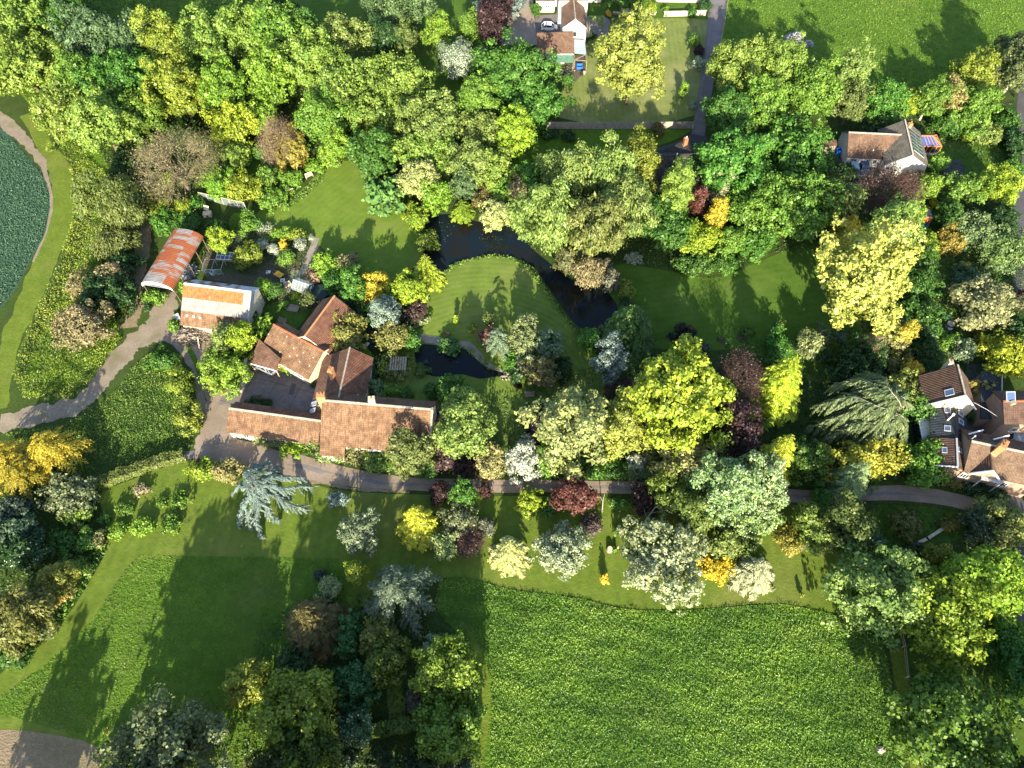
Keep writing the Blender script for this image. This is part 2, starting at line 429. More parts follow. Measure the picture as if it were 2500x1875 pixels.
def sprays_on(paths, rng, leaf, spread, hang=0.0, step=None, lift=.0):
    """feathery side sprays along branch polylines: paths = list of (k,3) arrays, with width per path"""
    Ps, Us, Ns, Ss, Ts = [], [], [], [], []
    for path, wid in paths:
        L = np.linalg.norm(np.diff(path, axis=0), axis=1); T = L.sum()
        n = max(3, int(T/(step or leaf*.55)))
        q = np.linspace(0.0, 1, n); cum = np.concatenate([[0], np.cumsum(L)])/max(T, 1e-6)
        P = np.stack([np.interp(q, cum, path[:, i]) for i in range(3)], 1)
        D = unit(np.gradient(P, axis=0)); S = unit(np.cross(D, np.array([0, 0, 1.])))
        tt = rng.uniform(0, 1)
        for side in (-1, 0, 1):
            w = wid*np.sqrt(np.maximum(.05, 1-q*.85))*rng.uniform(.6, 1.15, n)
            dirn = unit(D*(.75 if side else 1.0)+S*side*.85+np.array([0, 0, lift-hang])+rng.normal(size=(n, 3))*.14)
            if side == 0: w = w*.6
            Ps.append(P+dirn*w[:, None]*.5+rng.normal(size=(n, 3))*leaf*.12); Us.append(dirn)
            Ns.append(np.cross(dirn, np.cross(np.array([0, 0, 1.])+rng.normal(size=(n, 3))*.35, dirn)))
            Ss.append(np.maximum(w*.62, leaf*.5)); Ts.append(np.clip(.08+.42*tt+.26*q+rng.normal(size=n)*.16, 0, 1))
    P = np.concatenate(Ps); n = len(P)
    s = np.concatenate(Ss)
    V, F = leaf_quads(P, np.concatenate(Ns), s, rng, np.concatenate(Us), .34, .12)
    return V, F, np.concatenate(Ts)

def crown_conifer(rng, rad, H, leaf, lev=None, power=.68, droop=.35, ry=None):
    paths = []; nz = int(lev or max(7, H/.62)); ks = (ry or rad)/rad
    for i in range(nz):
        z = H*(.06+.94*(i+.5)/nz); L = rad*((1-z/H)**power+.06)
        k = max(4, int(5+5*L/rad*min(1.6, rad/2.5))); a0 = rng.uniform(0, 6.28)
        for j in range(k):
            a = a0+2*math.pi*(j+rng.uniform(-.3, .3))/k; l = L*rng.uniform(.72, 1.12)
            t = np.linspace(0.12, 1, 5)
            zz = z+l*(.35*t-(droop+.35)*t*t*.9)+rng.uniform(-.15, .15)
            p = np.stack([np.cos(a)*l*t, np.sin(a)*l*t*ks, np.maximum(.1, zz)], 1)
            paths.append((p, max(.28, l*.42)))
    top = np.array([[0, 0, H*.9], [0.05, 0, H*.96], [0, 0, H*1.0]]); paths.append((top, .25))
    return sprays_on(paths, rng, leaf, 1, .12)

def crown_cedar(rng, rad, H, leaf, arms=34, droop=.25, ry=None):
    paths = []; ks = (ry or rad)/rad
    for i in range(arms):
        f = (i+.5)/arms; z = H*(.25+.72*f); l = rad*(1.05-.72*f**1.6)*rng.uniform(.75, 1.1)
        a = i*2.39996+rng.uniform(-.3, .3); t = np.linspace(.08, 1, 7)
        zz = z+l*(.42*t-(.42+droop)*t*t)
        b = a+rng.uniform(-.35, .35)*t
        p = np.stack([np.cos(b)*l*t, np.sin(b)*l*t*ks, np.maximum(.2, zz)], 1)
        paths.append((p, l*.13+.25))
        for q in (2, 3, 4, 5):
            for sd in (-1, 1):
                ll = l*(.42-.055*q)*rng.uniform(.8, 1.2); bb = b[q]+sd*rng.uniform(.5, .9)
                tt = np.linspace(0, 1, 4)
                pp = p[q]+np.stack([np.cos(bb)*ll*tt, np.sin(bb)*ll*tt*ks, ll*(.15*tt-(.2+droop)*tt*tt)], 1)
                paths.append((pp, .28+ll*.12))
    return sprays_on(paths, rng, leaf, 1, .15)

def limb_tree(rng, rad, rz, zc, ry, levels=3, n1=9, n2=6, n3=7, droop=0.0, thick=.16):
    """bare branching; returns (limb segments, twig segments, tip points)"""
    limbs, twigs, tips = [], [], []
    base = np.array([0, 0, max(.3, zc-rz*.95)])
    sc3 = np.array([rad, ry, rz])
    for i, d in enumerate(fib(n1, rng, -.12)):
        d = unit(d[None]+rng.normal(size=(1, 3))*.12)[0]
        e1 = np.array([0, 0, zc-rz*.15])+d*sc3*.5*rng.uniform(.8, 1.1)
        limbs.append((base+np.array([0, 0, rz*.25]), e1, thick, thick*.5))
        for d2 in unit(fib(n2, rng, -.3)*.7+d*1.0):
            e2 = e1+d2*sc3*.34*rng.uniform(.7, 1.15); e2[2] -= droop*rz*.15
            limbs.append((e1, e2, thick*.45, thick*.2))
            for d3 in unit(rng.normal(size=(n3, 3))*.75+d2*1.0):
                e3 = e2+d3*sc3*.24*rng.uniform(.6, 1.2); e3[2] -= droop*rz*.28
                m = (e2+e3)/2+rng.normal(size=3)*.06*rad; st = e2+(e1-e2)*rng.uniform(0, .6)
                twigs.append((st, m, thick*.2, thick*.15)); twigs.append((m, e3, thick*.15, thick*.07))
                for _ in range(4):
                    e4 = e3+(rng.normal(size=3)*.13+d3*.1)*sc3*rng.uniform(.6, 1.2); e4[2] -= droop*rz*.12
                    twigs.append((m+(e3-m)*rng.uniform(0, 1), e4, thick*.10, thick*.05)); tips.append(e4)
    return limbs, twigs, np.array(tips)

def trunk_segs(rng, zt, r, rx, ry, z0=0):
    s = []; p = np.array([0, 0, z0-.2]); n = 4
    for i in range(n):
        q = np.array([rng.normal()*.04*zt, rng.normal()*.04*zt, zt*(i+1)/n]); f = 1-.55*i/n
        s.append((p, q, r*f*(1.35 if i == 0 else 1), r*(1-.55*(i+1)/n))); p = q
    for a in np.arange(6)*1.047+rng.uniform(0, 1):
        b = np.array([math.cos(a)*rx*.55, math.sin(a)*ry*.55, zt*rng.uniform(.95, 1.3)])
        s.append((np.array([0, 0, zt*rng.uniform(.45, .8)]), b, r*.42, r*.14))
    return s

def solve(kind, x0, y0, x1, y1, H=None):
    cx, cy = (x0+x1)/2, (y0+y1)/2; w, h = x1-x0, y1-y0
    dl = DEP-math.atan((937.5-cy)/FPX); s, c = math.sin(dl), math.cos(dl)
    zc = 4.0
    con = kind in 'cd'
    if kind == 's': w *= 1.16; h *= 1.16
    if kind == 'b': gx, gy = w*.03, h*.035; w += 2*gx; h += 2*gy
    for _ in range(4):
        k = (CH-zc)/(FPX*sfac(cy))
        rx = w/2*k; hv = h/2*k
        if con:
            HH = H or min(max((2*hv-rx*s)/max(c, .12), 1.1*rx), 3.6*rx, 19)
            ry = rx; rz = HH/2; zc = HH/2
        else:
            lo, hi = {'s': (.45, 1.0), 'n': (1.2, 2.6), 'w': (.6, 1.3), 't': (.6, 1.2), 'g': (.4, .8)}.get(kind, (.6, 1.35))
            ry = rx
            q = hv*hv-(ry*s)**2
            rz = math.sqrt(q)/max(c, .15) if q > 0 else lo*rx
            rz = min(max(rz, lo*rx), hi*rx)
            if c < .3 and H is None: rz = (lo+hi)/2*rx
            if H: rz = H/2.2
            rz = min(rz, 9.5)
            q = hv*hv-(rz*c)**2
            ry = math.sqrt(q)/s if q > 0 else .6*rx
            ry = min(max(ry, .6*rx), 1.5*rx)
            clear = {'s': -.12*rz, 'g': -.1*rz, 'n': .0}.get(kind, min(.16*rz, .9))
            zc = rz*.95+clear
    if con:
        P = W(cx, y1-(rx*s+HH/2*c)/k, HH/2)
    else:
        P = W(cx, cy, zc)
    return rx, ry, rz, zc, P

SEED = [7]
NAMES = {'b': ('tree', 'tree'), 'w': ('tree', 'tree'), 'n': ('tree', 'tree'), 't': ('tree', 'tree'),
         's': ('shrub', 'shrub'), 'g': ('shrub', 'shrub'), 'c': ('conifer', 'conifer'), 'd': ('cedar_tree', 'conifer')}
CROWNS = []

def plant(kind, x0, y0, x1, y1, col, label, group=None, name=None, cat=None, H=None, leaf=None, blob=None,
          fl=None, var=.0, dens=1.0, pos=None, bark='bark'):
    """a tree, conifer or shrub whose crown fills the given box of the photograph"""
    SEED[0] += 1; rng = np.random.default_rng(SEED[0])
    if col[1] >= col[0]*.97 and col[1] > col[2]*1.6: col = (col[0]*.97, col[1], col[2]*.95)
    rx, ry, rz, zc, P = solve(kind, x0, y0, x1, y1, H)
    nm, ct = NAMES[kind]
    root = thing(name or nm, label, cat or ct, (P.x, P.y, 0), 0, group)
    rm = (rx*ry)**.5
    lf = leaf or min(.22, max(.115, .095+.017*rm))
    if kind in 'cd':
        Hh = rz*2
        lf = leaf or min(.42, max(.16, .05*rx+.14))
        V, F, T = (crown_conifer if kind == 'c' else crown_cedar)(rng, rx, Hh, lf, ry=ry)
        segs = [((0, 0, -.2), (0, 0, Hh*.55), max(.06, Hh*.016), Hh*.01), ((0, 0, Hh*.55), (0, 0, Hh*.97), Hh*.01, .02)]
        for i in range(7):
            a = i*2.4; segs.append((np.array([0, 0, Hh*(.2+.09*i)]), np.array([math.cos(a)*rx*(.6-.07*i), math.sin(a)*rx*(.6-.07*i), Hh*(.25+.09*i)]), .07, .03))
    elif kind == 't':
        limbs, twigs, tips = limb_tree(rng, rx, rz, zc, ry, n1=11, n2=6, n3=6, thick=max(.05, min(.16, rx*.032)))
        m = 'twig_purple' if col[0] < .12 else 'twig'
        V, F = tubes(twigs, 3)
        me = np_mesh('twigs', V, F); me.materials.append(M[m]); link(bpy.data.objects.new('twigs', me), root)
        segs = limbs+[((0, 0, -.2), (0, 0, max(.5, zc-rz*.6)), rx*.055+.04, rx*.04+.03)]
        rep = 3
        P3 = np.repeat(tips, rep, 0)+rng.normal(size=(len(tips)*rep, 3))*.10*rm
        V, F = leaf_quads(P3, rng.normal(size=P3.shape)+[0, -.5, .9], lf*.62*rng.uniform(.6, 1.3, len(P3)), rng, None, .6)
        T = np.clip(.4+rng.normal(size=len(P3))*.25, 0, 1)
    else:
        bl = blob or {'s': min(.75, rm*.42), 'g': .5, 'n': min(.8, rm*.5), 'w': min(1.5, rm*.32)}.get(kind, min(1.15, max(.45, rm*.235)))
        if kind == 'g': lf = .42
        V, F, T = crown_broad(rng, rx, ry, rz, lf, bl, dens, hang=(kind == 'w'), amp=.26 if kind != 's' else .28,
                              upb=.25 if kind != 'w' else .1)
        V = V+np.array([0, 0, zc]); V[:, 2] = np.maximum(V[:, 2], .03)
        segs = trunk_segs(rng, max(.3, zc-rz*.1), max(.04, min(.42, rm*.05+.02)), rx, ry) if kind != 's' and kind != 'g' else \
            [((0, 0, -.1), (math.cos(a)*rx*.5, math.sin(a)*ry*.5, zc*1.1), .05, .02) for a in np.arange(5)*1.256]
        if fl:   # blossom: small pale clusters sitting on the crown
            k = rng.choice(len(F), int(len(F)*fl[1])); C = V[F[k]].mean(1)
            ctr = np.array([0, 0, zc]); C = C+unit(C-ctr)*.12
            Vf, Ff = leaf_quads(C, unit(C-ctr)+rng.normal(size=C.shape)*.3+[0, 0, .4], lf*.75*rng.uniform(.5, 1.1, len(C)), rng, None, .9)
            me = np_mesh('blossom', Vf, Ff, np.clip(.5+rng.normal(size=len(Ff))*.12, 0, 1)); me.materials.append(M['leaf'])
            ob = link(bpy.data.objects.new('blossom', me), root); ob.color = (*fl[0], 1)
    if var:
        T = np.clip(.5+(T-.5)*(1+var), 0, 1)
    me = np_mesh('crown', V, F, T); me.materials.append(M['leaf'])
    o = link(bpy.data.objects.new('crown', me), root)
    j = rng.uniform(.94, 1.06, 3)*(1+rng.normal()*.04)
    o.color = (*[min(.8, c*k) for c, k in zip(col, j)], 1)
    CROWNS.append(o)
    Vt, Ft = tubes(segs, 6)
    mt = np_mesh('trunk', Vt, Ft); mt.materials.append(M[bark])
    tr = link(bpy.data.objects.new('trunk' if kind not in 'sg' else 'stems', mt), root)
    return root

def inside(poly, X, Y):
    x0, y0 = poly[:, 0], poly[:, 1]; x1, y1 = np.roll(x0, -1), np.roll(y0, -1)
    r = np.zeros(len(X), bool)
    for a, b, c, d in zip(x0, y0, x1, y1):
        if b == d: continue
        r ^= ((b > Y) != (d > Y)) & (X < (c-a)*(Y-b)/(d-b)+a)
    return r

def scatter(name, label, cat, polys, col, n_m2, size, h, seed, kind='stuff', asp=.5, upright=.5, bands=None, pat=1.0):
    """countless grass tufts or ground plants over the photo-pixel polygons, as one object"""
    rng = np.random.default_rng(seed); PP = []
    for poly in polys:
        w = np.array([W(*p)[:2] for p in poly]); lo, hi = w.min(0), w.max(0)
        n = int(n_m2*np.prod(hi-lo)); p = rng.uniform(lo, hi, (n, 2)); PP.append(p[inside(w, p[:, 0], p[:, 1])])
    p = np.concatenate(PP); n = len(p)
    f = .5+.25*np.sin(p[:, 0]*.9+1.7*np.sin(p[:, 1]*.45+seed))+.25*np.sin(p[:, 1]*1.3+1.9*np.sin(p[:, 0]*.6))
    rows = .5+.5*np.sin(p[:, 1]*2.1+.25*p[:, 0]+1.6*np.sin(p[:, 0]*.13+p[:, 1]*.21)+.9*np.sin(p[:, 0]*.7))
    f2 = .5+.5*np.sin(p[:, 0]*.21+2*np.sin(p[:, 1]*.17+seed))
    z = h*rng.uniform(.15, 1, n)*(.4+.7*f+.25*rows)
    P = np.stack([p[:, 0], p[:, 1], z*.8+.04], 1)
    N = np.stack([rng.normal(size=n)*upright, rng.normal(size=n)*upright-.25, np.ones(n)], 1)
    V, F = leaf_quads(P, N, size*rng.uniform(.6, 1.4, n), rng, None, asp)
    T = np.clip(.5+pat*((f-.5)*.28+(f2-.5)*.32+(rows-.5)*.22)+rng.normal(size=n)*.14, 0, 1)
    me = np_mesh(name, V, F, T); me.materials.append(M['leaf'])
    o = link(bpy.data.objects.new(name, me)); o.color = (*col, 1)
    return tag(o, label, cat, None, kind)

def hedge(name, label, path, w, h, col, group=None, leaf=.16, cat='hedge', seed=1):
    """clipped hedge along ground points in photo pixels"""
    rng = np.random.default_rng(seed); pts = np.array([W(*p)[:2] for p in path])
    d = np.diff(pts, axis=0); L = np.linalg.norm(d, axis=1); cum = np.concatenate([[0], np.cumsum(L)])
    n = int(cum[-1]*(w+2*h)*1.5/leaf**2); q = rng.uniform(0, cum[-1], n)
    i = np.clip(np.searchsorted(cum, q)-1, 0, len(L)-1); t = (q-cum[i])/L[i]
    c = pts[i]+d[i]*t[:, None]; nn = np.stack([-d[i][:, 1], d[i][:, 0]], 1)/L[i][:, None]
    a = rng.uniform(-1, 1, n)*(w/2+h); top = np.abs(a) < w/2
    off = np.clip(a, -w/2, w/2); z = np.where(top, h, h-(np.abs(a)-w/2))
    z = np.maximum(.05, z*(1+.10*np.sin(q*1.9)+.06*np.sin(q*4.7))+rng.normal(size=n)*.06); off = off*(1+.12*np.sin(q*2.7+seed))+rng.normal(size=n)*.07
    P = np.stack([c[:, 0]+nn[:, 0]*off, c[:, 1]+nn[:, 1]*off, z], 1)
    N = np.where(top[:, None], np.array([0, 0, 1.]), np.stack([nn[:, 0]*np.sign(a), nn[:, 1]*np.sign(a), np.full(n, .25)], 1))+rng.normal(size=(n, 3))*.4
    V, F = leaf_quads(P, N, leaf*rng.uniform(.6, 1.3, n), rng, None, .75)
    b = pts.mean(0); root = thing(name, label, cat, (b[0], b[1], 0), 0, group)
    V = V-np.array([b[0], b[1], 0])
    me = np_mesh('foliage', V, F, np.clip(.5+rng.normal(size=n)*.18, 0, 1)); me.materials.append(M['leaf'])
    o = link(bpy.data.objects.new('foliage', me), root); o.color = (*col, 1)
    sg = [(np.array([*(x-b), 0]), np.array([*(x-b), h*.8]), .04, .02) for x in c[:max(4, int(cum[-1]/1.2))]]
    for g_ in sg:
        Vt, Ft = tubes([g_], 5); mt = np_mesh('stem', Vt, Ft); mt.materials.append(M['bark']); link(bpy.data.objects.new('stem', mt), root)
    return root

# ------------------------------------------------------------------ ground sheets
ZL = [0.0]
def smooth_poly(pts, it=2):
    p = np.array(pts, float)
    for _ in range(it):
        q = np.roll(p, -1, 0); p = np.stack([.75*p+.25*q, .25*p+.75*q], 1).reshape(-1, 2)
    return p

def sheet(name, poly, mat, z, it=2, kind='structure'):
    p = smooth_poly(poly, it) if it else np.array(poly, float)
    v = [W(*q) for q in p]; me = bpy.data.meshes.new(name)
    me.from_pydata([(a.x, a.y, z) for a in v], [], [list(range(len(v)))])
    me.materials.append(M[mat]); me.update()
    if me.polygons[0].normal.z < 0: me.flip_normals()
    o = link(bpy.data.objects.new(name, me)); o['kind'] = kind
    return o

def strip(name, pts, mat, z, kind='structure', wob=.12, seed=3):
    """pts: (px,py,width in photo pixels)"""
    rng = np.random.default_rng(seed); a = np.array(pts, float); n = 10*len(a)
    t = np.arange(len(a)); q = np.linspace(0, len(a)-1, n)
    # Catmull-Rom
    def cr(y):
        y = np.concatenate([[2*y[0]-y[1]], y, [2*y[-1]-y[-2]]]); i = np.minimum(q.astype(int), len(a)-2); u = q-i
        p0, p1, p2, p3 = y[i], y[i+1], y[i+2], y[i+3]
        return .5*(2*p1+(p2-p0)*u+(2*p0-5*p1+4*p2-p3)*u*u+(3*p1-p0-3*p2+p3)*u**3)
    X, Y, Wd = cr(a[:, 0]), cr(a[:, 1]), cr(a[:, 2])
    C = np.array([W(x, y)[:2] for x, y in zip(X, Y)]); wm = np.array([w*CH/(FPX*sfac(y)) for w, y in zip(Wd, Y)])/2
    d = unit(np.gradient(C, axis=0)); nn = np.stack([-d[:, 1], d[:, 0]], 1)
    def w2(): return wm*(1+np.convolve(rng.normal(size=n+4), np.ones(5)/5, 'valid')*wob*2)
    A = C+nn*w2()[:, None]; B = C-nn*w2()[:, None]
    V = [(*p, z) for p in A]+[(*p, z) for p in B]
    F = [[n+i, n+i+1, i+1, i] for i in range(n-1)]
    me = bpy.data.meshes.new(name); me.from_pydata(V, [], F); me.materials.append(M[mat]); me.update()
    o = link(bpy.data.objects.new(name, me)); o['kind'] = kind
    return o
# ------------------------------------------------------------------ ground, water, tracks
me = bpy.data.meshes.new('ground'); me.from_pydata([(-1500, -900, 0), (1500, -900, 0), (1500, 2500, 0), (-1500, 2500, 0)], [], [[0, 1, 2, 3]])
me.materials.append(M['ground']); o = link(bpy.data.objects.new('ground', me)); o['kind'] = 'structure'
sheet('crop_field', [(-400, 240), (-10, 300), (35, 345), (75, 390), (105, 425), (120, 455), (124, 490), (118, 540), (105, 585), (80, 625), (55, 680), (20, 735), (-40, 800), (-400, 900)], 'crop', .02)
strip('field_margin_track', [(-60, 235, 26), (-10, 275, 27), (35, 318, 25), (72, 355, 23), (98, 392, 20), (112, 425, 12), (122, 460, 7), (126, 500, 6), (112, 570, 6), (80, 640, 6)], 'gravel', .024, wob=.3)
strip('mown_grass_path', [(60, 280, 24), (112, 355, 34), (142, 410, 46), (154, 465, 54), (148, 540, 56), (122, 615, 58), (92, 690, 58), (58, 760, 54), (28, 830, 50), (8, 910, 46), (-10, 1000, 44)], 'verge', .016)
sheet('field_verge', [(0, 170), (60, 240), (130, 330), (200, 420), (240, 460), (215, 560), (190, 640), (130, 760), (80, 860), (40, 980), (150, 950), (235, 930), (270, 870), (300, 810), (250, 720), (250, 500), (280, 400), (140, 260), (60, 180)], 'field', .008)
sheet('top_dark_field', [(190, -50), (720, -50), (660, 40), (600, 70), (520, 70), (450, 50), (350, 60), (240, 40)], 'field', .008)
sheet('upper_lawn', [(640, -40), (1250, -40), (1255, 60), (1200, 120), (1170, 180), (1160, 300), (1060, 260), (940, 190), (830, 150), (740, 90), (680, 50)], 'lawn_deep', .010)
sheet('dry_lawn', [(1362, 305), (1365, 230), (1400, 190), (1430, 100), (1480, 75), (1500, 46), (1735, 44), (1735, 60), (1716, 200), (1696, 306)], 'lawn_dry', .014, 1)
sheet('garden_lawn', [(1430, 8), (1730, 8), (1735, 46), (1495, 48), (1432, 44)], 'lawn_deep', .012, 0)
sheet('stream_lawn', [(1230, 370), (1290, 330), (1345, 316), (1690, 314), (1680, 325), (1640, 345), (1590, 360), (1560, 385), (1480, 400), (1400, 410), (1250, 420)], 'field', .010, 1)
sheet('pasture', [(1775, -40), (2700, -60), (2640, 40), (2480, 100), (2440, 160), (2360, 230), (2250, 260), (2100, 260), (1980, 260), (1860, 230), (1740, 210), (1762, 90)], 'field', .010, 1)
sheet('curved_lawn', [(860, 392), (835, 393), (791, 408), (760, 440), (719, 480), (690, 497), (655, 510), (628, 512), (622, 560), (640, 590), (770, 588), (800, 620), (850, 650), (880, 690), (930, 700), (1010, 660), (1045, 600), (1022, 560), (1010, 520), (985, 495), (940, 490), (900, 470), (885, 430), (880, 398)], 'lawn', .012)
sheet('island_lawn', [(1045, 690), (1084, 663), (1132, 636), (1195, 623), (1246, 627), (1296, 655), (1320, 690), (1358, 748), (1378, 778), (1413, 814), (1450, 849), (1468, 894), (1482, 945), (1460, 1000), (1400, 1060), (1250, 1105), (1170, 1100), (1120, 1010), (1000, 1000), (930, 985), (895, 935), (960, 820), (1035, 800)], 'lawn_island', .012)
sheet('east_lawn', [(1488, 640), (1600, 655), (1664, 668), (1721, 680), (1774, 675), (1807, 657), (1875, 630), (1990, 580), (2060, 600), (2080, 720), (2110, 800), (2080, 900), (2010, 950), (1900, 880), (1790, 850), (1700, 860), (1600, 850), (1540, 840), (1500, 790), (1490, 700)], 'lawn_deep', .012)
sheet('lower_lawn', [(-60, 1690), (75, 1589), (166, 1506), (226, 1408), (264, 1340), (250, 1240), (235, 1200), (300, 1180), (455, 1120), (570, 1120), (700, 1165), (830, 1200), (1000, 1208), (1500, 1214), (1900, 1232), (2085, 1236), (2085, 1350), (2060, 1500), (1960, 1480), (1900, 1470), (1800, 1478), (1700, 1486), (1600, 1488), (1530, 1484), (1480, 1474), (1420, 1458), (1340, 1448), (1250, 1438), (1150, 1410), (1060, 1410), (950, 1470), (760, 1500), (720, 1700), (680, 1960), (-60, 1960)], 'mown', .010, 1)
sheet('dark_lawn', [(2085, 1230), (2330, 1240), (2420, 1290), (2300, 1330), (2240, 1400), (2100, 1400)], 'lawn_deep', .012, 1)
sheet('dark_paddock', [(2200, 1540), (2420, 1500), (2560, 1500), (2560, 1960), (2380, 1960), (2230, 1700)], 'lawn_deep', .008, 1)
sheet('west_hay_meadow', [(335, 1355), (600, 1359), (900, 1364), (760, 1600), (640, 1960), (250, 1900), (240, 1815), (120, 1775), (0, 1745), (-60, 1735), (-60, 1715), (0, 1703), (140, 1600), (230, 1510), (290, 1410)], 'meadow', .016, 1)
sheet('hay_meadow', [(1075, 1410), (1150, 1412), (1250, 1440), (1340, 1450), (1420, 1460), (1480, 1476), (1530, 1486), (1600, 1490), (1700, 1488), (1800, 1480), (1900, 1472), (1960, 1482), (2020, 1494), (2070, 1515), (2115, 1540), (2150, 1560), (2168, 1620), (2180, 1720), (2220, 1990), (1150, 1990), (1185, 1780), (1180, 1650), (1150, 1570), (1090, 1520), (1060, 1480)], 'meadow', .016, 1)
strip('mown_meadow_path', [(1130, 1520, 8), (1163, 1580, 13), (1180, 1650, 24), (1184, 1720, 26), (1176, 1790, 27), (1164, 1860, 30), (1155, 1960, 34)], 'verge', .024, wob=.08)
strip('glade_path', [(940, 1610, 20), (955, 1660, 36), (965, 1710, 40), (975, 1760, 40)], 'mown', .012)
strip('hay_meadow_margin_path', [(2155, 1540, 22), (2185, 1580, 34), (2200, 1650, 34), (2225, 1760, 30), (2240, 1900, 30)], 'verge', .018)
sheet('bare_plot', [(-60, 1780), (50, 1782), (140, 1795), (225, 1812), (248, 1850), (258, 1960), (-60, 1960)], 'stubble', .024, 1)
strip('earth_path', [(372, 505, 22), (355, 560, 30), (342, 620, 36), (332, 690, 38), (325, 760, 36), (318, 800, 44)], 'stubble', .012, wob=.3)
strip('gravel_track', [(418, 712, 38), (402, 760, 52), (378, 800, 60), (335, 832, 62), (300, 862, 56), (270, 905, 50), (240, 945, 46), (195, 983, 46), (135, 1006, 58), (70, 1016, 62), (0, 1030, 44)], 'gravel', .020, wob=.22)
strip('inner_track', [(365, 822, 34), (410, 822, 32), (446, 848, 26), (470, 885, 22), (485, 930, 19), (492, 980, 22), (500, 1030, 40)], 'gravel', .022, wob=.15)
strip('yard_track', [(405, 770, 44), (440, 822, 42), (476, 862, 26), (498, 905, 24), (518, 950, 36), (534, 1000, 64), (532, 1050, 80), (510, 1090, 70), (490, 1115, 40)], 'drive', .024, wob=.1)
strip('narrow_lane', [(540, 1100, 50), (490, 1108, 28), (440, 1113, 16), (385, 1128, 15), (330, 1146, 14), (270, 1160, 13), (215, 1176, 12), (150, 1200, 12)], 'lane', .026, wob=.06)
strip('main_lane', [(485, 1085, 70), (530, 1094, 72), (580, 1104, 64), (640, 1117, 58), (700, 1130, 56), (760, 1145, 56), (830, 1160, 50), (900, 1172, 42), (980, 1180, 36), (1080, 1184, 34), (1250, 1187, 33), (1400, 1188, 32), (1560, 1192, 32), (1750, 1200, 33), (1900, 1208, 34), (2000, 1212, 34), (2100, 1206, 37), (2200, 1204, 39), (2290, 1213, 39), (2370, 1232, 40), (2440, 1262, 50), (2540, 1310, 60)], 'drive', .028, wob=.04)
strip('lane_centre_wear', [(700, 1130, 7), (760, 1145, 7), (830, 1160, 7), (900, 1173, 6), (980, 1181, 6), (1080, 1185, 6), (1250, 1188, 6), (1400, 1189, 6), (1560, 1193, 6), (1750, 1201, 6), (1900, 1209, 6), (2000, 1213, 6), (2100, 1207, 6), (2200, 1205, 6), (2290, 1214, 6)], 'lane', .034, wob=.7, seed=8)
strip('lane_verge_wear', [(690, 1160, 14), (760, 1176, 12), (830, 1187, 9), (900, 1193, 8), (1000, 1200, 6)], 'stubble', .022, wob=.8, seed=9)
sheet('farm_yard', [(553, 945), (592, 953), (612, 890), (684, 905), (775, 925), (762, 990), (745, 1010), (690, 1005), (640, 985), (575, 985), (530, 990)], 'concrete', .030, 0)
sheet('barn_yard', [(606, 800), (612, 745), (618, 700), (650, 735), (622, 800), (606, 830)], 'pale_gravel', .026, 0)
sheet('dry_bank', [(436, 795), (530, 800), (560, 830), (530, 850), (495, 880), (470, 840), (440, 815)], 'stubble', .018, 1)
sheet('kitchen_garden_soil', [(560, 560), (625, 540), (640, 592), (770, 588), (800, 630), (780, 690), (830, 720), (800, 760), (720, 760), (640, 720), (560, 690), (490, 680), (500, 600)], 'soil', .010, 1)
strip('garden_paved_path', [(773, 581, 15), (755, 625, 16), (737, 668, 17)], 'paving', .022, wob=.05)
strip('garden_terrace_path', [(728, 660, 36), (716, 690, 22), (708, 715, 18)], 'paving', .020, wob=.08)
sheet('barn_garden_lawn', [(650, 740), (720, 730), (770, 740), (730, 800), (700, 812), (670, 800), (640, 770)], 'lawn_deep', .014, 1)
sheet('small_garden_lawn', [(565, 520), (598, 518), (618, 560), (585, 575), (555, 555)], 'field', .014, 1)
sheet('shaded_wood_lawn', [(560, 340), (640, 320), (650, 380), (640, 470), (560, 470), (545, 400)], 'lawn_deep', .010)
sheet('house_gravel_drive', [(1225, -40), (1298, -40), (1306, 60), (1312, 110), (1225, 110)], 'pale_gravel', .020, 0)
sheet('house_parking', [(1306, 38), (1378, 34), (1380, 92), (1308, 92)], 'lane', .026, 0)
sheet('house_patio', [(1430, 40), (1473, 38), (1490, 50), (1488, 90), (1430, 92)], 'paving', .022, 0)
sheet('shelter_floor', [(1352, 150), (1430, 130), (1430, 172), (1400, 205), (1378, 210)], 'soil', .020, 0)
strip('dark_lane', [(1755, -60, 42), (1753, 0, 41), (1744, 80, 38), (1733, 150, 35), (1720, 230, 32), (1710, 290, 30), (1704, 330, 33)], 'lane', .024, wob=.03)
sheet('slate_house_drive', [(1694, 318), (1724, 318), (1735, 400), (1700, 420), (1590, 420), (1590, 366), (1640, 352), (1675, 338)], 'asphalt', .022, 1)
strip('village_road', [(2500, 200, 20), (2496, 270, 26), (2506, 350, 30), (2510, 430, 34), (2490, 500, 38), (2478, 570, 40), (2490, 660, 40), (2500, 760, 40)], 'asphalt', .022, wob=.03)
strip('corner_road', [(2440, 1195, 40), (2480, 1240, 60), (2500, 1300, 60), (2510, 1400, 50), (2505, 1520, 40)], 'asphalt', .024, wob=.03)
sheet('bungalow_drive', [(2320, 390), (2347, 390), (2364, 432), (2290, 446), (2300, 425)], 'asphalt', .022, 0)
sheet('bungalow_yard', [(2035, 340), (2070, 340), (2160, 398), (2170, 440), (2080, 470), (2040, 410)], 'asphalt', .018, 0)
sheet('bungalow_lawn', [(2290, 345), (2460, 345), (2455, 430), (2370, 440), (2280, 400)], 'lawn_deep', .016, 1)
sheet('shed_lawn', [(2265, 500), (2300, 495), (2330, 590), (2290, 600)], 'lawn_deep', .014, 1)
sheet('narrow_garden_lawn', [(2280, 610), (2325, 590), (2345, 720), (2330, 810), (2285, 812), (2272, 700)], 'lawn', .014, 1)
